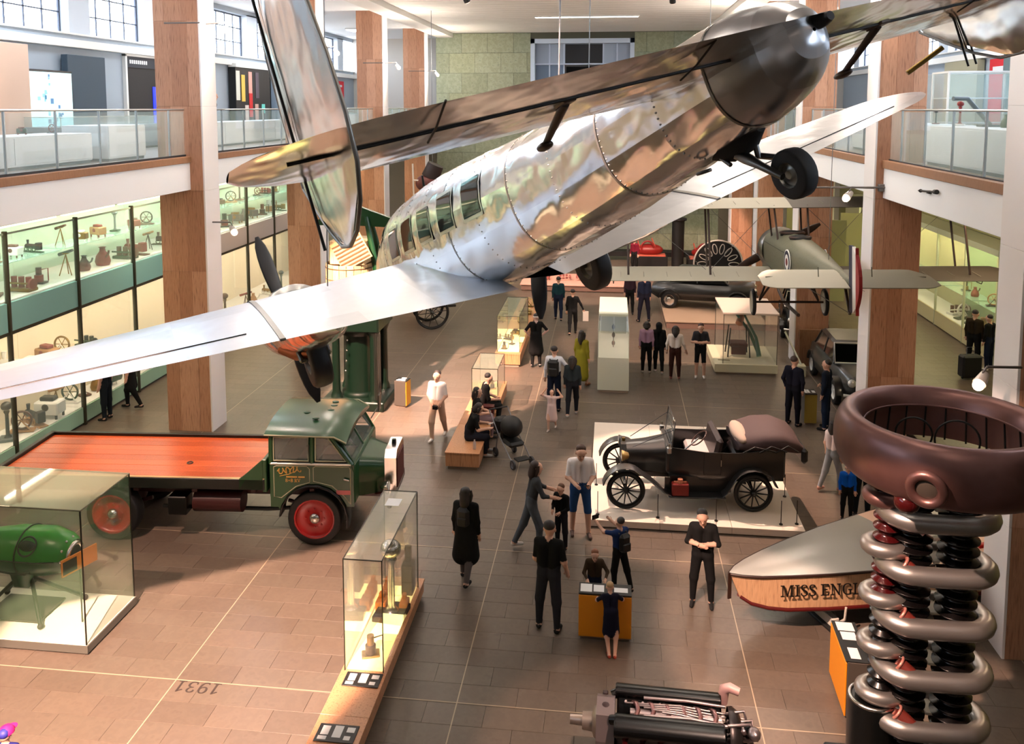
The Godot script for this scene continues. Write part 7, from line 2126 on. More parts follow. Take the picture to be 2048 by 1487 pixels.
	simple_car("black classic car with white windscreen frame partly behind the brown column", V(6.78, 0, -24.6), deg_to_rad(-90), mt("car_black"), mt("chrome_white", Color(0.85, 0.85, 0.84), 0.25, 0.3))
	simple_car("dark saloon behind the white-topped glass case on the right", V(6.9, 0, -31.2), deg_to_rad(-100), mt("car_navy", Color(0.02, 0.025, 0.03), 0.2), mt("nickel"))
	var rt = thing("rotor_disc", "large black wheel with a ring of white outlined ovals", "machine", V(4.55, 1.35, -36.6))
	put("disc", B.new().cyl(V(0, 0, -0.08), V(0, 0, 0.0), 1.05, -1.0, 48), mt("bench_black"), rt)
	put("rim", B.new().torus(V(0, 0, 0.02), 1.02, 0.035, 48, 6, Basis.from_euler(Vector3(PI / 2, 0, 0))), mt("rim_pale", Color(0.7, 0.66, 0.62), 0.4), rt)
	for k in 14:
		var a = TAU * k / 14
		var pts = []
		for j in 17:
			var b = TAU * j / 16
			var x = 0.66 + 0.22 * cos(b)
			var y = 0.09 * sin(b)
			pts.append(V(x * cos(a) - y * sin(a), x * sin(a) + y * cos(a), 0.01))
		put("oval", B.new().tube(pts, 0.02, 5, false), mt("rim_pale"), rt)
	put("stand", B.new().bb(V(-0.5, -1.35, -0.3), V(0.5, -0.6, -0.1), 0.02), mt("bench_black"), rt)
	# glass topped case with chair machine
	var k1 = thing("canopy_case", "glass case with flat white roof holding a red chair machine", "showcase", V(4.1, 0, -26.7))
	put("base", B.new().bb(V(-0.95, 0.05, -1.05), V(0.9, 0.3, 1.1), 0.006), mt("case_cream", Color(0.82, 0.79, 0.66), 0.5), k1)
	put("skirt", B.new().bb(V(-0.9, 0.0, -1.0), V(0.86, 0.06, 1.05)), mt("recess_board", Color(0.6, 0.52, 0.45), 0.7), k1)
	put("roof", B.new().bb(V(-0.72, 1.82, -1.05), V(0.92, 1.87, 1.05), 0.005), mt("roof_white", Color(0.86, 0.78, 0.72), 0.35), k1)
	glass_box(k1, V(-0.7, 0.3, -1.02), V(0.88, 1.82, 1.02), pane("case_glass"), mt("case_edge"), 0.014, false)
	put("label_slot", B.new().bb(V(-0.8, 0.3, 0.62), V(-0.45, 0.31, 0.72)), mt("slot_tan", Color(0.55, 0.5, 0.38), 0.6), k1)
	var cm = thing("chair_machine", "old machine with dark red seat and black frame in the glass case", "machine", V(4.05, 0.304, -26.7))
	put("seat", B.new().bb(V(-0.35, 0.3, -0.2), V(0.2, 0.42, 0.3), 0.03), mt("seat_oxblood", Color(0.3, 0.06, 0.05), 0.5), cm)
	put("apron", B.new().bb(V(-0.3, 0.06, 0.2), V(0.15, 0.3, 0.26), 0.01), mt("seat_oxblood"), cm)
	for q in [[-0.42, 0.35], [0.25, 0.35], [-0.42, -0.25], [0.25, -0.25]]:
		put("leg", B.new().cyl(V(q[0], 0, q[1]), V(q[0] * 0.8, 0.9, q[1] * 0.7), 0.022, -1.0, 6), mt("bench_black"), cm)
	put("fan_arm", B.new().tube([V(0.5, 0.1, 0.5), V(0.45, 0.6, 0.2), V(0.1, 1.3, -0.4)], [0.08, 0.05, 0.03], 8).tube([V(0.55, 0.08, 0.1), V(0.3, 0.7, -0.2), V(-0.2, 1.35, -0.5)], [0.06, 0.05, 0.03], 8), mt("deep_green", Color(0.03, 0.26, 0.14), 0.35), cm)
	put("sail", B.new().prism([Vector2(-0.2, 1.2), Vector2(0.15, 1.42), Vector2(0.5, 1.2), Vector2(0.15, 1.1)], -0.52, -0.5), mt("sail_pale", Color(0.75, 0.75, 0.72), 0.6), cm)
	put("vessel", B.new().cyl(V(0.0, 0.9, -0.3), V(0.1, 1.1, -0.5), 0.12, 0.1), mt("copper", Color(0.6, 0.34, 0.22), 0.35, 0.9), cm)
	# reading rail in front of the second right column
	var rr = thing("slanted_barrier", "white slanted barrier bar in front of the third right column", "barrier", V(5.9, 0, -26.4))
	put("panel", B.new().bb(V(-0.05, 0.0, -0.4), V(0.85, 1.15, -0.3)), wood_mat("trim_wood", Color(0.58, 0.42, 0.3)), rr)
	put("bar", B.new().tube([V(-0.6, 1.2, 0.2), V(-0.2, 0.33, 0.7)], 0.03, 8), mt("case_white", Color(0.82, 0.82, 0.74), 0.5), rr)
	put("foot", B.new().bb(V(-0.35, 0, 0.55), V(-0.08, 0.34, 0.85), 0.02), mt("case_cream"), rr)
	# hanging brown capsule between the left columns
	var hc = thing("hanging_capsule", "brown and pink engine capsule in a white frame hung by far left columns", "exhibit", V(-7.9, 4.6, -36.0))
	put("upper_drum", B.new().cyl(V(0.1, 0.4, 0), V(0.35, 0.95, 0), 0.4, 0.36, 20), mt("capsule_brown", Color(0.13, 0.06, 0.05), 0.5), hc)
	put("mid_drum", B.new().ball(V(0, 0.15, 0), V(0.55, 0.4, 0.5), 18, 10), mt("capsule_red", Color(0.36, 0.13, 0.11), 0.45), hc)
	put("lower_bell", B.new().lathe([[0.35, 0.0], [0.45, -0.35], [0.3, -0.65], [0.0, -0.7]], 20), mt("capsule_pink", Color(0.55, 0.3, 0.28), 0.4), hc)
	put("nozzle", B.new().cyl(V(-0.2, -0.7, 0), V(-0.25, -1.1, 0), 0.25, 0.3), mt("capsule_brown"), hc)
	put("white_frame", B.new().tube([V(-0.6, 1.0, 0.3), V(-0.55, -0.9, 0.3)], 0.04, 6).tube([V(-0.6, 0.3, 0.3), V(0.6, 0.2, 0.3), V(0.9, -0.5, 0.3)], 0.04, 6).tube([V(0.6, 0.2, 0.3), V(1.5, 0.6, 0.2)], 0.04, 6), mt("frame_white", Color(0.85, 0.8, 0.76), 0.5), hc)
	put("cable", B.new().cyl(V(0.2, 0.95, 0), V(0.2, 7.5, 0), 0.012, -1.0, 5), mt("wire"), hc)
	# pram by the seated visitors
	var pr = thing("pushchair", "black folding pushchair with grey wheels beside the seated visitors", "pushchair", V(-2.15, 0, -18.55), deg_to_rad(-55))
	var pk = mt("pram_black", Color(0.015, 0.015, 0.018), 0.6)
	put("hood", B.new().ball(V(-0.1, 0.78, 0), V(0.3, 0.24, 0.25), 16, 8), pk, pr)
	put("seat", B.new().bb(V(-0.25, 0.38, -0.2), V(0.2, 0.5, 0.2), 0.05).bb(V(-0.3, 0.4, -0.2), V(-0.2, 0.85, 0.2), 0.04), pk, pr)
	put("footrest", B.new().bb(V(0.3, 0.18, -0.16), V(0.5, 0.22, 0.16), 0.01), pk, pr)
	for sd in [-0.24, 0.24]:
		put("side_frame", B.new().tube([V(-0.75, 1.0, sd), V(-0.3, 0.6, sd), V(0.42, 0.12, sd)], 0.014, 6).tube([V(-0.3, 0.6, sd), V(-0.42, 0.12, sd)], 0.014, 6), mt("pram_grey", Color(0.45, 0.45, 0.47), 0.4, 0.6), pr)
		for x in [-0.42, 0.42]:
			var w = sub(pr, "wheel", V(x, 0.11, sd), Vector3(0, PI / 2, 0))
			wheel_parts(w, 0.11, 0.05, 0.07, mt("pram_tyre", Color(0.2, 0.2, 0.21), 0.6), mt("pram_grey"))
	put("handle", B.new().cyl(V(-0.75, 1.0, -0.24), V(-0.75, 1.0, 0.24), 0.018), pk, pr)
	put("bag", B.new().bb(V(-0.7, 0.5, -0.18), V(-0.45, 0.85, 0.18), 0.06), pk, pr)
	# suitcase in the right aisle
	var sc = thing("suitcase", "black wheeled suitcase standing beside the couple in the right aisle", "suitcase", V(10.6, 0, -26.0), 0.2)
	put("shell", B.new().bb(V(-0.3, 0.06, -0.16), V(0.3, 0.72, 0.16), 0.05), pk, sc)
	put("handle", B.new().tube([V(-0.12, 0.7, 0), V(-0.12, 0.95, 0), V(0.12, 0.95, 0), V(0.12, 0.7, 0)], 0.012, 6), mt("pram_grey"), sc)
	for sx in [-0.22, 0.22]:
		put("castor", B.new().ball(V(sx, 0.035, 0), Vector3.ONE * 0.035, 8, 6), pk, sc)
	# small white plinth in the right aisle
	var wp = thing("white_plinth", "small low white plinth behind the second right column", "plinth", V(8.9, 0, -29.0))
	put("block", B.new().bb(V(-0.5, 0.02, -0.4), V(0.5, 0.3, 0.4), 0.02), mt("case_white"), wp)
	put("toe_kick", B.new().bb(V(-0.45, 0, -0.35), V(0.45, 0.02, 0.35)), mt("recess_board", Color(0.6, 0.52, 0.45), 0.7), wp)
	var rk = thing("fascia_rod", "small dark dart-shaped fitting on the white right gallery front", "fitting", V(5.86, 6.42, -16.6))
	put("shaft", B.new().cyl(V(0, 0, -0.35), V(0, 0.05, 0.4), 0.02, -1.0, 8), mt("bench_black"), rk)
	put("collar", B.new().cyl(V(0, 0.05, 0.36), V(0, 0.055, 0.46), 0.045, -1.0, 10), mt("bench_black"), rk)
	put("bracket", B.new().bb(V(0, -0.02, -0.05), V(0.06, 0.04, 0.05)), mt("bench_black"), rk)
	put("tip", B.new().cyl(V(0, -0.001, -0.35), V(0, -0.01, -0.5), 0.035, 0.005, 8), mt("bench_black"), rk)
func nets(bones: Array, cell: float, blend: float, out: B) -> void:
	# bones: [a, b, radius a, radius b, colour a, colour b, switch] -- smooth union of tapered capsules meshed as surface nets
	var lo = Vector3(1e9, 1e9, 1e9)
	var hi = -lo
	for q in bones:
		var rr: float = maxf(q[2], q[3]) + cell * 3.0 + blend
		lo = lo.min(q[0] - Vector3.ONE * rr).min(q[1] - Vector3.ONE * rr)
		hi = hi.max(q[0] + Vector3.ONE * rr).max(q[1] + Vector3.ONE * rr)
	var nx: int = int((hi.x - lo.x) / cell) + 2
	var ny: int = int((hi.y - lo.y) / cell) + 2
	var nz: int = int((hi.z - lo.z) / cell) + 2
	var g: PackedFloat32Array = PackedFloat32Array()
	g.resize(nx * ny * nz)
	g.fill(1.0)
	var sx: int = ny * nz
	for q in bones:
		var a: Vector3 = q[0]
		var b: Vector3 = q[1]
		var ra: float = q[2]
		var rb: float = q[3]
		var m: float = maxf(ra, rb) + cell * 2.0 + blend
		var l: Vector3 = (a.min(b) - Vector3.ONE * m - lo) / cell
		var h: Vector3 = (a.max(b) + Vector3.ONE * m - lo) / cell
		var ab: Vector3 = b - a
		var inv: float = 1.0 / maxf(ab.length_squared(), 1e-9)
		for i in range(maxi(int(l.x), 0), mini(int(h.x) + 2, nx)):
			for j in range(maxi(int(l.y), 0), mini(int(h.y) + 2, ny)):
				var k0: int = maxi(int(l.z), 0)
				var at: int = i * sx + j * nz + k0
				for k in range(k0, mini(int(h.z) + 2, nz)):
					var p: Vector3 = lo + Vector3(i, j, k) * cell
					var s: float = clampf((p - a).dot(ab) * inv, 0.0, 1.0)
					var d: float = p.distance_to(a + ab * s) - ra - (rb - ra) * s
					var e: float = g[at]
					var w: float = blend - absf(e - d)
					g[at] = minf(e, d) - (w * w * 0.25 / blend if w > 0.0 else 0.0)
					at += 1
	var cellv: Dictionary = {}
	for i in nx - 1:
		for j in ny - 1:
			var at: int = i * sx + j * nz
			for k in nz - 1:
				var a0: float = g[at + k]
				if absf(a0) > cell * 2.0:
					continue
				var o: int = at + k
				var v: Array = [a0, g[o + sx], g[o + nz], g[o + sx + nz], g[o + 1], g[o + sx + 1], g[o + nz + 1], g[o + sx + nz + 1]]
				var neg: int = 0
				for x in v:
					if x < 0.0:
						neg += 1
				if neg == 0 or neg == 8:
					continue
				var c: Vector3 = Vector3.ZERO
				var n: int = 0
				for e in [[0, 1], [2, 3], [4, 5], [6, 7], [0, 2], [1, 3], [4, 6], [5, 7], [0, 4], [1, 5], [2, 6], [3, 7]]:
					var va: float = v[e[0]]
					var vb: float = v[e[1]]
					if (va < 0.0) != (vb < 0.0):
						var s: float = va / (va - vb)
						var pa: Vector3 = Vector3(e[0] & 1, (e[0] >> 1) & 1, e[0] >> 2)
						var pb: Vector3 = Vector3(e[1] & 1, (e[1] >> 1) & 1, e[1] >> 2)
						c += pa.lerp(pb, s)
						n += 1
				var p: Vector3 = lo + (Vector3(i, j, k) + c / n) * cell
				var gr: Vector3 = Vector3(v[1] + v[3] + v[5] + v[7] - v[0] - v[2] - v[4] - v[6], v[2] + v[3] + v[6] + v[7] - v[0] - v[1] - v[4] - v[5], v[4] + v[5] + v[6] + v[7] - v[0] - v[1] - v[2] - v[3])
				var best: float = 1e9
				for q in bones:
					var ab: Vector3 = q[1] - q[0]
					var s: float = clampf((p - q[0]).dot(ab) / maxf(ab.length_squared(), 1e-9), 0.0, 1.0)
					var d: float = p.distance_to(q[0] + ab * s) - lerpf(q[2], q[3], s)
					if d < best:
						best = d
						out.col = q[4] if s < q[6] else q[5]
				cellv[o] = out.pt(p, gr)
	for o in cellv:
		var here: float = g[o]
		for ax in 3:
			var st: int = [sx, nz, 1][ax]
			var s1: int = [nz, 1, sx][ax]
			var s2: int = [1, sx, nz][ax]
			if (here < 0.0) != (g[o + st] < 0.0) and cellv.has(o - s1) and cellv.has(o - s2) and cellv.has(o - s1 - s2):
				out.tri(cellv[o], cellv[o - s1], cellv[o - s1 - s2])
				out.tri(cellv[o], cellv[o - s1 - s2], cellv[o - s2])
func person(label: String, p: Vector3, yaw: float, h: float, o: Dictionary) -> Node3D:
	var t = thing("person", label, "person", p, deg_to_rad(yaw), o.get("group", "visitors in the hall"))
	var skin: Color = o.get("skin", Color(0.6, 0.36, 0.26))
	var top: Color = o.get("top", Color(0.02, 0.02, 0.025))
	var leg: Color = o.get("leg", Color(0.02, 0.022, 0.03))
	var shoe: Color = o.get("shoe", Color(0.02, 0.02, 0.02))
	var w: float = o.get("wide", 1.0)
	var lean: Vector3 = Vector3(o.get("lean_x", 0.0), 1.0, -o.get("lean", 0.0)).normalized()
	var sleeve: float = o.get("sleeve", 0.45)
	var cuff: float = o.get("cuff", 1.0)  # share of the whole leg that is covered
	var hip = Vector3.ZERO
	var chest = hip + lean * 0.27 * h
	var neck = hip + lean * 0.325 * h
	var hd: Vector3 = Vector3(o.get("head_x", 0.0), 1.0, -o.get("nod", 0.1)).normalized()
	var head = neck + hd * 0.075 * h
	var bones = []
	var legs: Array = o.get("legs", [[V(-0.05, -1, 0.1), V(0, -1, 0.12)], [V(0.05, -1, -0.1), V(0, -1, 0.05)]])
	var low = 1e9
	var feet = []
	for i in 2:
		var s = -1.0 if i == 0 else 1.0
		var a = hip + V(s * 0.05 * h * w, -0.01 * h, 0)
		var k: Vector3 = a + legs[i][0].normalized() * 0.245 * h
		var e: Vector3 = k + legs[i][1].normalized() * 0.235 * h
		var c1 = leg if cuff > 0.0 else skin
		var baggy: float = 1.18 if cuff > 0.9 else 1.0
		bones.append([a, k, 0.053 * h * w, 0.038 * h * baggy, leg, skin, clampf(cuff * 2.0, 0, 1.01)])
		bones.append([k, e, 0.036 * h * baggy, 0.024 * h * baggy, leg if cuff > 0.5 else skin, skin, clampf(cuff * 2.0 - 1.0, 0, 1.01)])
		var fd = V(s * 0.1, 0, -1).normalized()
		if legs[i].size() > 2:
			fd = legs[i][2].normalized()
		var heel = e + V(0, -0.022 * h, 0) - fd * 0.015 * h
		var toe = heel + fd * 0.105 * h + V(0, -0.008 * h, 0)
		bones.append([heel, toe, 0.024 * h, 0.019 * h, shoe, shoe, 2.0])
		low = minf(low, minf(heel.y - 0.024 * h, toe.y - 0.019 * h))
	# trunk
	for s in [-1.0, 1.0]:
		bones.append([hip + V(s * 0.042 * h * w, 0.0, 0), hip + V(s * 0.05 * h * w, 0.09 * h, 0), 0.058 * h * w, 0.05 * h * w, o.get("skirt_col", top) if o.has("skirt") else leg, o.get("skirt_col", top) if o.has("skirt") else leg, 2.0])
		bones.append([hip + V(s * 0.045 * h * w, 0.06 * h, 0) + lean * 0.02 * h, chest + V(s * 0.058 * h * w, -0.01 * h, 0), 0.052 * h * w, 0.056 * h * w, top, top, 2.0])
		bones.append([chest + V(s * 0.03 * h, 0.01 * h, 0), chest + V(s * 0.09 * h * w, 0.015 * h, 0), 0.045 * h, 0.036 * h, top, top, 2.0])
	bones.append([chest + lean * 0.01 * h, neck + hd * 0.03 * h, 0.034 * h, 0.028 * h, skin, skin, 2.0])
	bones.append([head + hd * 0.012 * h + V(0, 0, 0.006 * h), head + hd * 0.012 * h - V(0, 0, 0.01 * h), 0.053 * h, 0.05 * h, skin, skin, 2.0])
	var fwd = V(0, -hd.z * -1.0, -1).normalized() if false else (V(0, 0, -1) - hd * V(0, 0, -1).dot(hd)).normalized()
	if o.has("turn"):
		fwd = fwd.rotated(Vector3.UP, deg_to_rad(o.turn))
	bones.append([head - hd * 0.03 * h + fwd * 0.02 * h, head - hd * 0.045 * h + fwd * 0.026 * h, 0.038 * h, 0.028 * h, skin, skin, 2.0])
	if o.has("skirt"):
		var hem: float = o.skirt
		for s in [-1.0, 1.0]:
			bones.append([hip + V(s * 0.03 * h, 0.08 * h, 0), hip + V(s * 0.04 * h, -hem * h, 0.01 * h), 0.07 * h * w, o.get("flare", 0.1) * h * 0.85, o.get("skirt_col", top), o.get("skirt_col", top), 2.0])
	if o.has("hood"):
		bones.append([head + hd * 0.01 * h + V(0, 0, 0.015 * h), neck + V(0, -0.01 * h, 0.02 * h), 0.062 * h, 0.055 * h, o.hood, o.hood, 2.0])
	# arms
	var arms: Array = o.get("arms", [[V(-0.16, -1, 0.05), V(-0.02, -1, -0.2)], [V(0.16, -1, 0.05), V(0.02, -1, -0.2)]])
	var hands = []
	for i in 2:
		var s = -1.0 if i == 0 else 1.0
		var a = chest + V(s * 0.1 * h * w, 0.012 * h, 0)
		var el: Vector3 = a + arms[i][0].normalized() * 0.16 * h
		var wr: Vector3 = el + arms[i][1].normalized() * 0.14 * h
		var d: Vector3 = arms[i][1].normalized()
		bones.append([a, el, 0.033 * h, 0.027 * h, top, skin, clampf(sleeve * 2.0, 0, 1.01)])
		bones.append([el, wr, 0.025 * h, 0.018 * h, top if sleeve > 0.5 else skin, skin, clampf(sleeve * 2.0 - 1.0, 0, 0.97)])
		bones.append([wr, wr + d * 0.045 * h, 0.017 * h, 0.019 * h, skin, skin, 2.0])
		hands.append([wr + d * 0.045 * h, d, s])
	var b = B.new()
	var drop = V(0, -low, 0) if not o.has("seat") else V(0, o.seat + 0.055 * h, 0)
	var moved = []
	for q in bones:
		moved.append([q[0] + drop, q[1] + drop, q[2], q[3], q[4], q[5], q[6]])
	nets(moved, o.get("cell", 0.02), 0.02 * h, b)
	# fingers and thumb
	b.col = skin
	for q in hands:
		var base: Vector3 = q[0] + drop
		var d: Vector3 = q[1]
		var side = d.cross(V(0, 0, 1)).normalized() if absf(d.z) < 0.9 else d.cross(V(0, 1, 0)).normalized()
		var nrm = side.cross(d).normalized() * q[2]
		for f in 4:
			var root = base + side * (f - 1.5) * 0.0095 * h
			var ln: float = [0.036, 0.044, 0.042, 0.033][f] * h
			b.tube([root, root + d * ln * 0.55, root + d * ln * 0.9 + nrm * ln * 0.3], [0.0052 * h, 0.0048 * h, 0.0036 * h], 5)
		var tr = q[0] + drop - d * 0.035 * h + side * 0.016 * h
		b.tube([tr, tr + side * 0.014 * h + d * 0.016 * h, tr + side * 0.016 * h + d * 0.036 * h], [0.0065 * h, 0.006 * h, 0.0042 * h], 5)
	# face
	var hc = head + drop
	var rt = hd.cross(fwd).normalized()
	b.col = skin
	b.tube([hc + fwd * 0.053 * h + hd * 0.008 * h, hc + fwd * 0.066 * h - hd * 0.012 * h], [0.005 * h, 0.009 * h], 6)
	for s in [-1.0, 1.0]:
		b.col = skin * 0.92
		b.ball(hc + rt * s * 0.053 * h - hd * 0.004 * h, V(0.008, 0.016, 0.012) * h, 6, 5)
		b.col = Color(0.03, 0.02, 0.02)
		b.ball(hc + rt * s * 0.02 * h + fwd * 0.052 * h + hd * 0.008 * h, V(0.008, 0.005, 0.006) * h, 6, 4)
	b.col = Color(0.35, 0.12, 0.1)
	b.ball(hc + fwd * 0.053 * h - hd * 0.034 * h, V(0.014, 0.004, 0.006) * h, 6, 4)
	var m = mt("person_skin_cloth", Color(0.999, 0.999, 0.999), 0.75)
	m.vertex_color_use_as_albedo = true
	m.metallic_specular = 0.15
	put("body", b, m, t)
	# hair
	if not o.has("hood"):
		var hair: Color = o.get("hair", Color(0.02, 0.014, 0.012))
		var hb = B.new()
		var back = -fwd
		hb.ball(hc + hd * 0.036 * h + back * 0.026 * h, V(0.054, 0.047, 0.05) * h, 14, 9)
		if o.get("long", 0.0) > 0.0:
			var lg: float = o.long
			hb.tube([hc + hd * 0.02 * h + back * 0.03 * h, hc - hd * 0.05 * h + back * 0.04 * h, hc - V(0, lg * 0.6 * h, 0) + back * 0.05 * h, hc - V(0, lg * h, 0) + back * 0.055 * h], [0.05 * h, 0.054 * h, 0.05 * h, 0.02 * h], 12)
			for s in [-1.0, 1.0]:
				hb.tube([hc + hd * 0.04 * h + rt * s * 0.04 * h, hc - hd * 0.01 * h + rt * s * 0.055 * h, hc - V(0, lg * 0.6 * h, 0) + rt * s * 0.05 * h + back * 0.02 * h], [0.022 * h, 0.022 * h, 0.012 * h], 8)
		put("hair", hb, mt("hair_%s" % hair.to_html(), hair.linear_to_srgb(), 0.6), t)
	t.set_meta("_hands", [hands[0][0] + drop, hands[1][0] + drop])
	return t
func at_hand(t: Node3D, i: int, dx := Vector3.ZERO) -> Vector3:
	return t.transform * (t.get_meta("_hands")[i] + dx)
func held(called: String, label: String, cat: String, p: Vector3, s: Vector3, c: Color, r := Vector3.ZERO) -> void:
	var o = put(called, B.new().box(Vector3.ZERO, s, 0.004), mt("held_%s" % c.to_html(), c, 0.4))
	o.position = p
	o.rotation = r
	tag(o, label, cat)
func backpack(label: String, t: Node3D, y: float, s: float) -> void:
	var g = thing("backpack", label, "backpack", t.transform * V(0, y, 0.17 * s), t.rotation.y)
	put("bag", B.new().box(Vector3.ZERO, V(0.3, 0.44, 0.16) * s, 0.06), mt("pack_black", Color(0.02, 0.02, 0.024), 0.6), g)
	put("pocket", B.new().box(V(0, -0.08, 0.09) * s, V(0.22, 0.2, 0.05) * s, 0.02), mt("pack_grey", Color(0.05, 0.05, 0.055), 0.6), g)
	for q in [-0.1, 0.1]:
		put("strap", B.new().tube([V(q, 0.2, -0.06) * s, V(q * 1.1, 0.24, -0.18) * s, V(q * 1.2, 0.05, -0.3) * s], 0.018 * s, 6), mt("pack_black"), g)
func visitors() -> void:
	var walk = [[V(-0.04, -1, 0.32), V(0, -1, 0.5)], [V(0.04, -1, -0.35), V(0, -1, 0.02)]]
	var walk2 = [[V(-0.04, -1, -0.3), V(0, -1, 0.02)], [V(0.04, -1, 0.28), V(0, -1, 0.45)]]
	var stand = [[V(-0.06, -1, 0.02), V(-0.02, -1, 0.03)], [V(0.06, -1, -0.02), V(0.02, -1, 0.04)]]
	var front = [[V(-0.2, -1, -0.15), V(0.55, -0.25, -1)], [V(0.2, -1, -0.15), V(-0.55, -0.25, -1)]]
	var cross = [[V(-0.3, -1, -0.2), V(1.0, 0.05, -0.45)], [V(0.3, -1, -0.2), V(-1.0, 0.0, -0.5)]]
	var blk = Color(0.012, 0.012, 0.014)
	var navy = Color(0.012, 0.016, 0.035)
	var p1 = person("man in pale grey T-shirt and beige trousers walking with a camera", V(-4.12, 0, -19.59), 172, 1.7, {"top": Color(0.55, 0.52, 0.5), "leg": Color(0.5, 0.33, 0.24), "shoe": Color(0.75, 0.72, 0.7), "legs": walk, "arms": [[V(-0.2, -1, 0.0), V(0.5, -0.7, -0.5)], [V(0.2, -1, 0.0), V(-0.5, -0.7, -0.5)]], "cell": 0.018})
	held("camera", "small dark camera held low by the man in pale T-shirt", "camera", at_hand(p1, 0, V(0.05, -0.02, -0.03)), V(0.13, 0.09, 0.08), Color(0.04, 0.04, 0.05), Vector3(0, p1.rotation.y, 0))
	var p2 = person("woman in long black coat and hood of dark hair walking alone", V(-2.38, 0, -13.58), -12, 1.64, {"top": blk, "leg": Color(0.12, 0.1, 0.095), "shoe": Color(0.03, 0.03, 0.03), "skirt": 0.24, "flare": 0.125, "sleeve": 1.0, "long": 0.16, "legs": walk2, "wide": 1.05, "cell": 0.016})
	backpack("small dark backpack on the woman in long black coat", p2, 1.18, 0.75)
	person("woman in dark grey top and blue jeans leaning over a boy", V(-1.38, 0, -14.72), -75, 1.66, {"top": Color(0.05, 0.052, 0.055), "leg": Color(0.09, 0.1, 0.115), "shoe": Color(0.7, 0.66, 0.62), "sleeve": 0.75, "long": 0.14, "hair": Color(0.03, 0.015, 0.012), "legs": walk, "lean": 0.16, "arms": [[V(-0.15, -0.9, -0.5), V(0.2, -0.3, -1)], [V(0.2, -0.9, -0.4), V(-0.2, -0.3, -1)]], "cell": 0.016})
	person("boy in dark top held by the woman in grey", V(-0.84, 0, -14.8), 150, 1.22, {"top": blk, "leg": Color(0.02, 0.02, 0.024), "hair": Color(0.12, 0.05, 0.025), "legs": stand, "arms": front, "sleeve": 1.0, "nod": 0.3, "cell": 0.016})
	person("man in black T-shirt and dark jeans standing with his back turned", V(-0.89, 0, -12.38), -12, 1.71, {"top": Color(0.014, 0.013, 0.012), "leg": Color(0.03, 0.031, 0.034), "legs": [[V(-0.14, -1, -0.05), V(-0.02, -1, 0.04)], [V(0.1, -1, 0.06), V(0.04, -1, 0.06)]], "arms": [[V(-0.12, -1, 0.0), V(0.2, -0.8, -0.6)], [V(0.25, -1, 0.05), V(0.05, -0.9, -0.5)]], "nod": 0.3, "cell": 0.015, "wide": 1.05})
	var p6 = person("man in white T-shirt and blue shorts looking at his phone", V(-0.52, 0, -15.34), 190, 1.76, {"top": Color(0.78, 0.73, 0.71), "leg": Color(0.03, 0.075, 0.2), "cuff": 0.52, "shoe": Color(0.1, 0.07, 0.06), "hair": Color(0.06, 0.025, 0.015), "legs": [[V(-0.1, -1, -0.12), V(-0.05, -1, 0.05)], [V(0.08, -1, 0.1), V(0.02, -1, 0.12)]], "arms": front, "nod": 0.55, "wide": 1.08, "cell": 0.015})
	held("phone", "phone held by the man in white T-shirt and blue shorts", "phone", at_hand(p6, 0, V(0.02, 0.03, -0.03)), V(0.08, 0.015, 0.15), Color(0.03, 0.03, 0.035), Vector3(0.5, p6.rotation.y, 0))
	var p7 = person("youth in blue shirt with backpack raising a phone to photograph", V(0.2, 0, -13.55), 38, 1.27, {"top": Color(0.018, 0.035, 0.1), "leg": blk, "legs": [[V(-0.05, -1, -0.15), V(0, -1, 0.05)], [V(0.15, -1, 0.2), V(0.12, -1, 0.25)]], "arms": [[V(-0.3, -0.2, -1), V(-0.1, 0.5, -1)], [V(0.1, -0.3, -1), V(-0.4, 0.5, -1)]], "sleeve": 0.4, "cell": 0.014})
	backpack("black backpack worn by the youth in blue shirt", p7, 0.9, 0.72)
	held("phone", "phone raised by the youth in blue shirt", "phone", at_hand(p7, 0, V(0.02, 0.05, -0.03)), V(0.14, 0.08, 0.012), Color(0.03, 0.03, 0.035), Vector3(0, p7.rotation.y, 0))
	person("man all in black with folded arms standing alone by the boat", V(1.52, 0, -13.33), 172, 1.6, {"top": blk, "leg": blk, "legs": [[V(-0.12, -1, 0.0), V(-0.04, -1, 0.02)], [V(0.12, -1, 0.0), V(0.04, -1, 0.02)]], "arms": cross, "sleeve": 0.62, "nod": 0.45, "head_x": 0.12, "hair": Color(0.012, 0.01, 0.01), "cell": 0.015, "wide": 1.06})
	person("red-haired child in brown top behind the orange desk", V(-0.2, 0, -12.82), 185, 1.1, {"top": Color(0.05, 0.035, 0.02), "leg": navy, "hair": Color(0.2, 0.07, 0.03), "nod": 0.5, "arms": [[V(-0.5, -0.8, -0.3), V(0.3, -0.3, -1)], [V(0.3, -0.8, -0.3), V(-0.3, -0.3, -1)]], "sleeve": 1.0, "cell": 0.014, "legs": stand})
	person("blond child in navy leaning on the front of the orange desk", V(0.06, 0, -11.94), 8, 1.03, {"top": Color(0.012, 0.013, 0.025), "leg": skin_tone(), "cuff": 0.0, "shoe": Color(0.3, 0.05, 0.03), "skirt": 0.2, "flare": 0.1, "hair": Color(0.42, 0.27, 0.13), "lean": 0.35, "nod": 0.5, "legs": [[V(-0.05, -1, 0.25), V(0.1, -1, 0.3)], [V(0.05, -1, 0.3), V(-0.1, -1, 0.35)]], "arms": [[V(-0.5, -0.7, -0.6), V(0.2, -0.2, -1)], [V(0.6, -0.7, -0.6), V(0.1, -0.3, -1)]], "cell": 0.013})
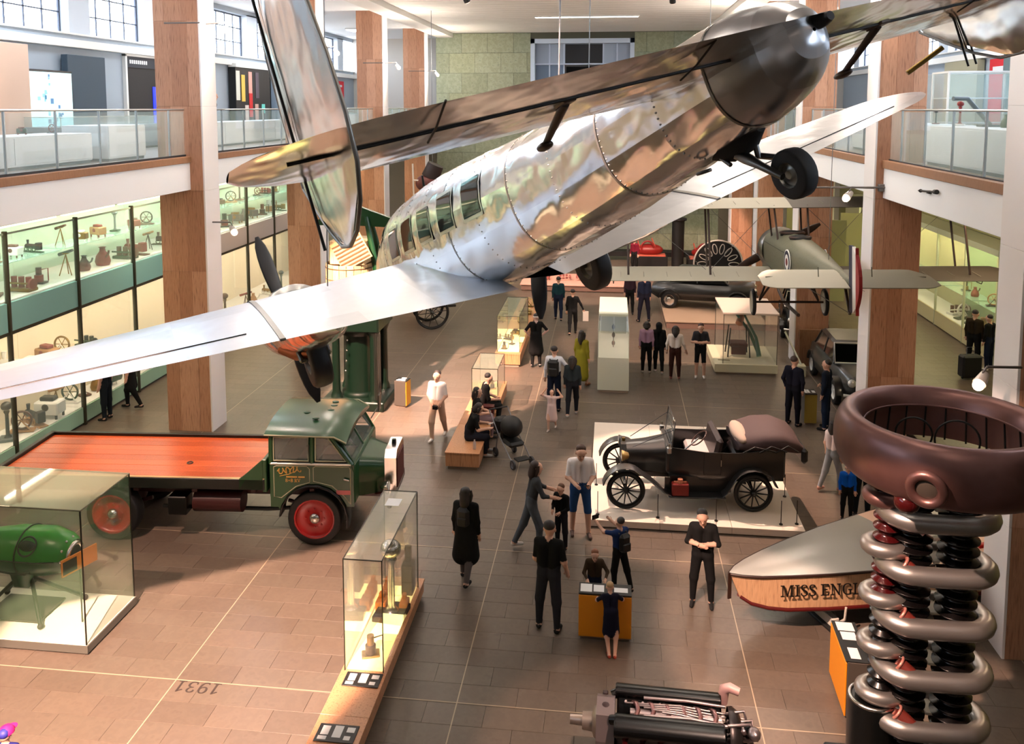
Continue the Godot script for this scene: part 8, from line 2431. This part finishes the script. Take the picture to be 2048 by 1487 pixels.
	person("little girl in pale pink dress with hands raised to her hair", V(-1.42, 0, -20.49), 170, 1.04, {"top": Color(0.6, 0.45, 0.42), "leg": Color(0.45, 0.25, 0.2), "cuff": 0.0, "shoe": Color(0.6, 0.5, 0.45), "skirt": 0.22, "flare": 0.12, "long": 0.1, "sleeve": 0.3, "arms": [[V(-1, 0.3, 0), V(0.6, 0.8, 0.1)], [V(1, 0.3, 0), V(-0.6, 0.8, 0.1)]], "legs": walk, "nod": -0.3, "cell": 0.014})
	var p12 = person("man in white shirt with black backpack, arm round a woman", V(-1.45, 0, -21.83), -6, 1.74, {"top": Color(0.62, 0.62, 0.66), "leg": navy, "sleeve": 1.0, "arms": [[V(-0.2, -1, 0.05), V(-0.05, -1, -0.1)], [V(0.7, -0.75, 0.1), V(0.75, -0.6, -0.1)]], "legs": stand, "cell": 0.018})
	backpack("black backpack on the man in white shirt", p12, 1.22, 1.0)
	person("woman in dark denim walking beside the man in white shirt", V(-0.96, 0, -21.6), -3, 1.58, {"top": Color(0.03, 0.036, 0.042), "leg": Color(0.016, 0.016, 0.02), "sleeve": 1.0, "long": 0.14, "shoe": Color(0.4, 0.36, 0.33), "legs": walk, "cell": 0.018})
	person("woman in olive yellow dress with long dark hair", V(-0.8, 0, -23.95), -28, 1.64, {"top": Color(0.23, 0.2, 0.02), "leg": Color(0.3, 0.18, 0.12), "cuff": 0.0, "skirt": 0.33, "flare": 0.11, "sleeve": 1.0, "long": 0.17, "shoe": Color(0.25, 0.1, 0.05), "legs": walk, "cell": 0.018})
	person("woman in black dress and white hairband beside the lit case", V(-2.27, 0, -25.64), 12, 1.66, {"top": blk, "leg": blk, "skirt": 0.22, "flare": 0.12, "sleeve": 0.5, "arms": [[V(-0.7, -0.8, 0.2), V(0.5, -0.7, -0.5)], [V(0.7, -0.8, 0.2), V(-0.5, -0.7, -0.5)]], "skin": Color(0.62, 0.42, 0.38), "legs": stand, "cell": 0.019})
	held("hairband", "white hairband on the woman in black beside the lit case", "hairband", V(-2.27, 1.6, -25.6), V(0.17, 0.03, 0.17), Color(0.85, 0.82, 0.8))
	var p16 = person("person in black walking away carrying a white bag", V(-1.32, 0, -29.58), 0, 1.62, {"top": blk, "leg": Color(0.016, 0.016, 0.018), "sleeve": 1.0, "legs": walk, "arms": [[V(-0.2, -1, 0.1), V(0, -1, -0.2)], [V(0.5, -0.9, 0.0), V(0.4, -0.9, -0.2)]], "cell": 0.02})
	held("white_bag", "white carrier bag hanging from the walking person's right hand", "bag", at_hand(p16, 1, V(0.05, -0.16, 0)), V(0.2, 0.34, 0.1), Color(0.8, 0.76, 0.72))
	person("person in teal jacket walking ahead of the person in black", V(-1.95, 0, -31.53), 5, 1.66, {"top": Color(0.015, 0.04, 0.05), "leg": navy, "sleeve": 1.0, "legs": walk2, "cell": 0.022})
	person("person in dark clothes left of the man in navy", V(0.75, 0, -32.8), 175, 1.6, {"top": Color(0.04, 0.02, 0.03), "leg": blk, "sleeve": 1.0, "legs": stand, "cell": 0.022})
	person("man in navy sweater and dark trousers standing far back", V(1.26, 0, -31.67), 20, 1.78, {"top": navy, "leg": Color(0.015, 0.015, 0.02), "sleeve": 1.0, "legs": [[V(-0.18, -1, 0), V(-0.1, -1, 0.05)], [V(0.15, -1, 0), V(0.06, -1, 0.05)]], "hair": Color(0.2, 0.1, 0.07), "wide": 1.1, "cell": 0.022})
	person("woman in purple patterned top standing in a group of three", V(1.1, 0, -25.44), -6, 1.56, {"top": Color(0.36, 0.22, 0.32), "leg": blk, "sleeve": 1.0, "shoe": Color(0.65, 0.6, 0.58), "long": 0.08, "legs": stand, "cell": 0.019})
	person("person in black hooded top in the middle of the group", V(1.47, 0, -25.5), 0, 1.56, {"top": blk, "leg": blk, "sleeve": 1.0, "hood": blk, "shoe": Color(0.55, 0.52, 0.5), "legs": walk2, "cell": 0.019})
	person("woman in white top and maroon trousers right of the group", V(1.92, 0, -24.95), -2, 1.58, {"top": Color(0.68, 0.6, 0.54), "leg": Color(0.05, 0.02, 0.018), "sleeve": 0.9, "long": 0.14, "shoe": Color(0.3, 0.12, 0.1), "legs": stand, "wide": 1.08, "arms": [[V(-0.3, -1, 0), V(0.0, -1, -0.3)], [V(0.3, -1, 0), V(0.3, -0.9, -0.2)]], "cell": 0.019})
	person("man in dark T-shirt and black shorts looking down, facing camera", V(2.67, 0, -25.14), 176, 1.64, {"top": Color(0.03, 0.028, 0.035), "leg": blk, "cuff": 0.5, "shoe": Color(0.7, 0.64, 0.6), "arms": cross, "hair": Color(0.05, 0.02, 0.015), "nod": 0.5, "legs": stand, "cell": 0.019})
	person("man in dark clothes with hands in pockets at the car platform corner", V(4.61, 0, -21.54), -42, 1.76, {"top": Color(0.012, 0.013, 0.022), "leg": Color(0.01, 0.01, 0.013), "sleeve": 1.0, "arms": [[V(-0.3, -1, 0.15), V(0.2, -1, -0.3)], [V(0.3, -1, 0.15), V(-0.2, -1, -0.3)]], "hair": Color(0.04, 0.02, 0.015), "legs": stand, "wide": 1.12, "cell": 0.018})
	person("man in navy jumper standing beside the small grey desk", V(5.36, 0, -21.35), 60, 1.76, {"top": Color(0.012, 0.016, 0.03), "leg": Color(0.012, 0.02, 0.04), "sleeve": 1.0, "legs": stand, "arms": [[V(-0.2, -1, 0.05), V(0, -1, -0.2)], [V(0.3, -0.9, -0.1), V(0.2, -0.6, -0.8)]], "cell": 0.018})
	person("girl in white top and pale jeans walking past the toroid", V(4.66, 0, -17.85), -55, 1.5, {"top": Color(0.65, 0.52, 0.48), "leg": Color(0.28, 0.29, 0.3), "sleeve": 0.4, "shoe": Color(0.5, 0.25, 0.2), "legs": walk, "long": 0.12, "cell": 0.016})
	person("small boy in bright blue top beside the boat", V(4.62, 0, -16.57), 175, 1.12, {"top": Color(0.01, 0.1, 0.5), "leg": blk, "sleeve": 1.0, "legs": stand, "cell": 0.015})
	person("adult in black behind the small boy in blue", V(4.95, 0, -16.75), 175, 1.68, {"top": blk, "leg": Color(0.012, 0.018, 0.022), "sleeve": 1.0, "legs": stand, "cell": 0.017})
	person("man in dark brown jacket facing the lit cases on the right", V(11.15, 0, -27.15), -40, 1.78, {"top": Color(0.03, 0.022, 0.014), "leg": blk, "sleeve": 1.0, "legs": stand, "nod": 0.3, "wide": 1.08, "cell": 0.02})
	person("person in black leaning to the man in brown jacket", V(11.5, 0, -26.92), 35, 1.7, {"top": blk, "leg": navy, "sleeve": 1.0, "legs": stand, "nod": 0.3, "arms": [[V(-0.2, -1, 0.0), V(0, -1, -0.2)], [V(0.2, -0.8, -0.4), V(0, -0.1, -1)]], "shoe": Color(0.6, 0.55, 0.5), "cell": 0.02})
	person("person in dark trousers at the left wall case under the wing", V(-12.85, 0, -19.89), 85, 1.74, {"top": Color(0.01, 0.012, 0.016), "leg": Color(0.012, 0.016, 0.022), "sleeve": 0.45, "legs": stand, "nod": 0.3, "cell": 0.02})
	person("woman in magenta top and black skirt at the left wall case", V(-12.7, 0, -20.75), 100, 1.66, {"top": Color(0.5, 0.02, 0.12), "leg": blk, "skirt": 0.16, "flare": 0.1, "skirt_col": blk, "legs": walk, "cell": 0.02})
	person("person in red top far back beside the end wall bench", V(1.15, 0, -41.4), 150, 1.66, {"top": Color(0.14, 0.015, 0.025), "leg": blk, "sleeve": 1.0, "legs": stand, "cell": 0.026})
	person("visitor in dark top leaning on the upper left balustrade", V(-10.75, 6.8, -21.9), -70, 1.6, {"top": Color(0.02, 0.025, 0.03), "leg": Color(0.06, 0.09, 0.12), "sleeve": 1.0, "legs": stand, "lean": 0.15, "cell": 0.022, "group": "visitors upstairs"})
	person("child in navy top with magenta cap in the bottom left corner", V(-6.62, 0, -8.1), 10, 1.13, {"top": Color(0.02, 0.02, 0.12), "leg": navy, "sleeve": 1.0, "hair": Color(0.02, 0.02, 0.2), "legs": stand, "cell": 0.014})
	var cap = thing("sun_cap", "magenta cap on the child in the bottom left corner", "cap", V(-6.62, 1.085, -8.13))
	put("crown", B.new().lathe([[0.082, 0.0], [0.08, 0.03], [0.055, 0.065], [0.0, 0.078]], 18), mt("cap_magenta", Color(0.75, 0.05, 0.4), 0.6), cap)
	put("peak", B.new().ball(V(0, 0.005, -0.09), V(0.06, 0.008, 0.06), 12, 5), mt("cap_magenta"), cap)
	# three visitors seated on the wooden plinth, legs over its right side
	var sit = [[V(-0.12, 0.02, -1), V(0.0, -1, -0.05)], [V(0.12, 0.02, -1), V(0.05, -1, 0.1)]]
	var q1 = person("seated woman in black top reading a phone, nearest on the plinth", V(-3.2, 0, -18.75), -80, 1.64, {"top": blk, "leg": Color(0.02, 0.02, 0.03), "seat": 0.4, "legs": sit, "arms": [[V(-0.2, -0.9, -0.3), V(0.35, 0.0, -1)], [V(0.2, -0.9, -0.3), V(-0.35, 0.0, -1)]], "lean": 0.3, "nod": 0.7, "shoe": Color(0.4, 0.4, 0.42), "wide": 1.2, "cell": 0.018, "long": 0.1, "group": "seated visitors"})
	held("phone", "phone held by the nearest seated woman", "phone", at_hand(q1, 0, V(0.04, 0.02, -0.03)), V(0.08, 0.012, 0.15), Color(0.7, 0.68, 0.68), Vector3(0.3, q1.rotation.y, 0))
	person("seated woman in black with patterned skirt in the middle", V(-3.22, 0, -19.75), -70, 1.64, {"top": blk, "leg": Color(0.2, 0.13, 0.14), "seat": 0.4, "legs": sit, "arms": front, "lean": 0.1, "turn": -30.0, "cell": 0.018, "long": 0.14, "sleeve": 0.4, "group": "seated visitors"})
	person("seated man in black with a cap farthest on the plinth", V(-3.2, 0, -20.75), -75, 1.72, {"top": blk, "leg": blk, "seat": 0.4, "legs": sit, "arms": front, "lean": 0.2, "nod": 0.4, "sleeve": 0.6, "cell": 0.018, "group": "seated visitors"})
	held("red_bag", "dark red bag between the seated visitors on the plinth", "bag", V(-2.97, 0.53, -20.25), V(0.28, 0.26, 0.2), Color(0.3, 0.05, 0.03))
	var bt = put("water_bottle", B.new().lathe([[0.0, 0.0], [0.035, 0.005], [0.036, 0.15], [0.015, 0.19], [0.015, 0.22], [0.0, 0.22]], 14), mt("bottle_clear", Color(0.75, 0.7, 0.68), 0.15))
	bt.position = V(-2.98, 0.4, -18.15)
	tag(bt, "clear water bottle standing on the near end of the plinth", "bottle")
func skin_tone() -> Color:
	return Color(0.6, 0.36, 0.26)
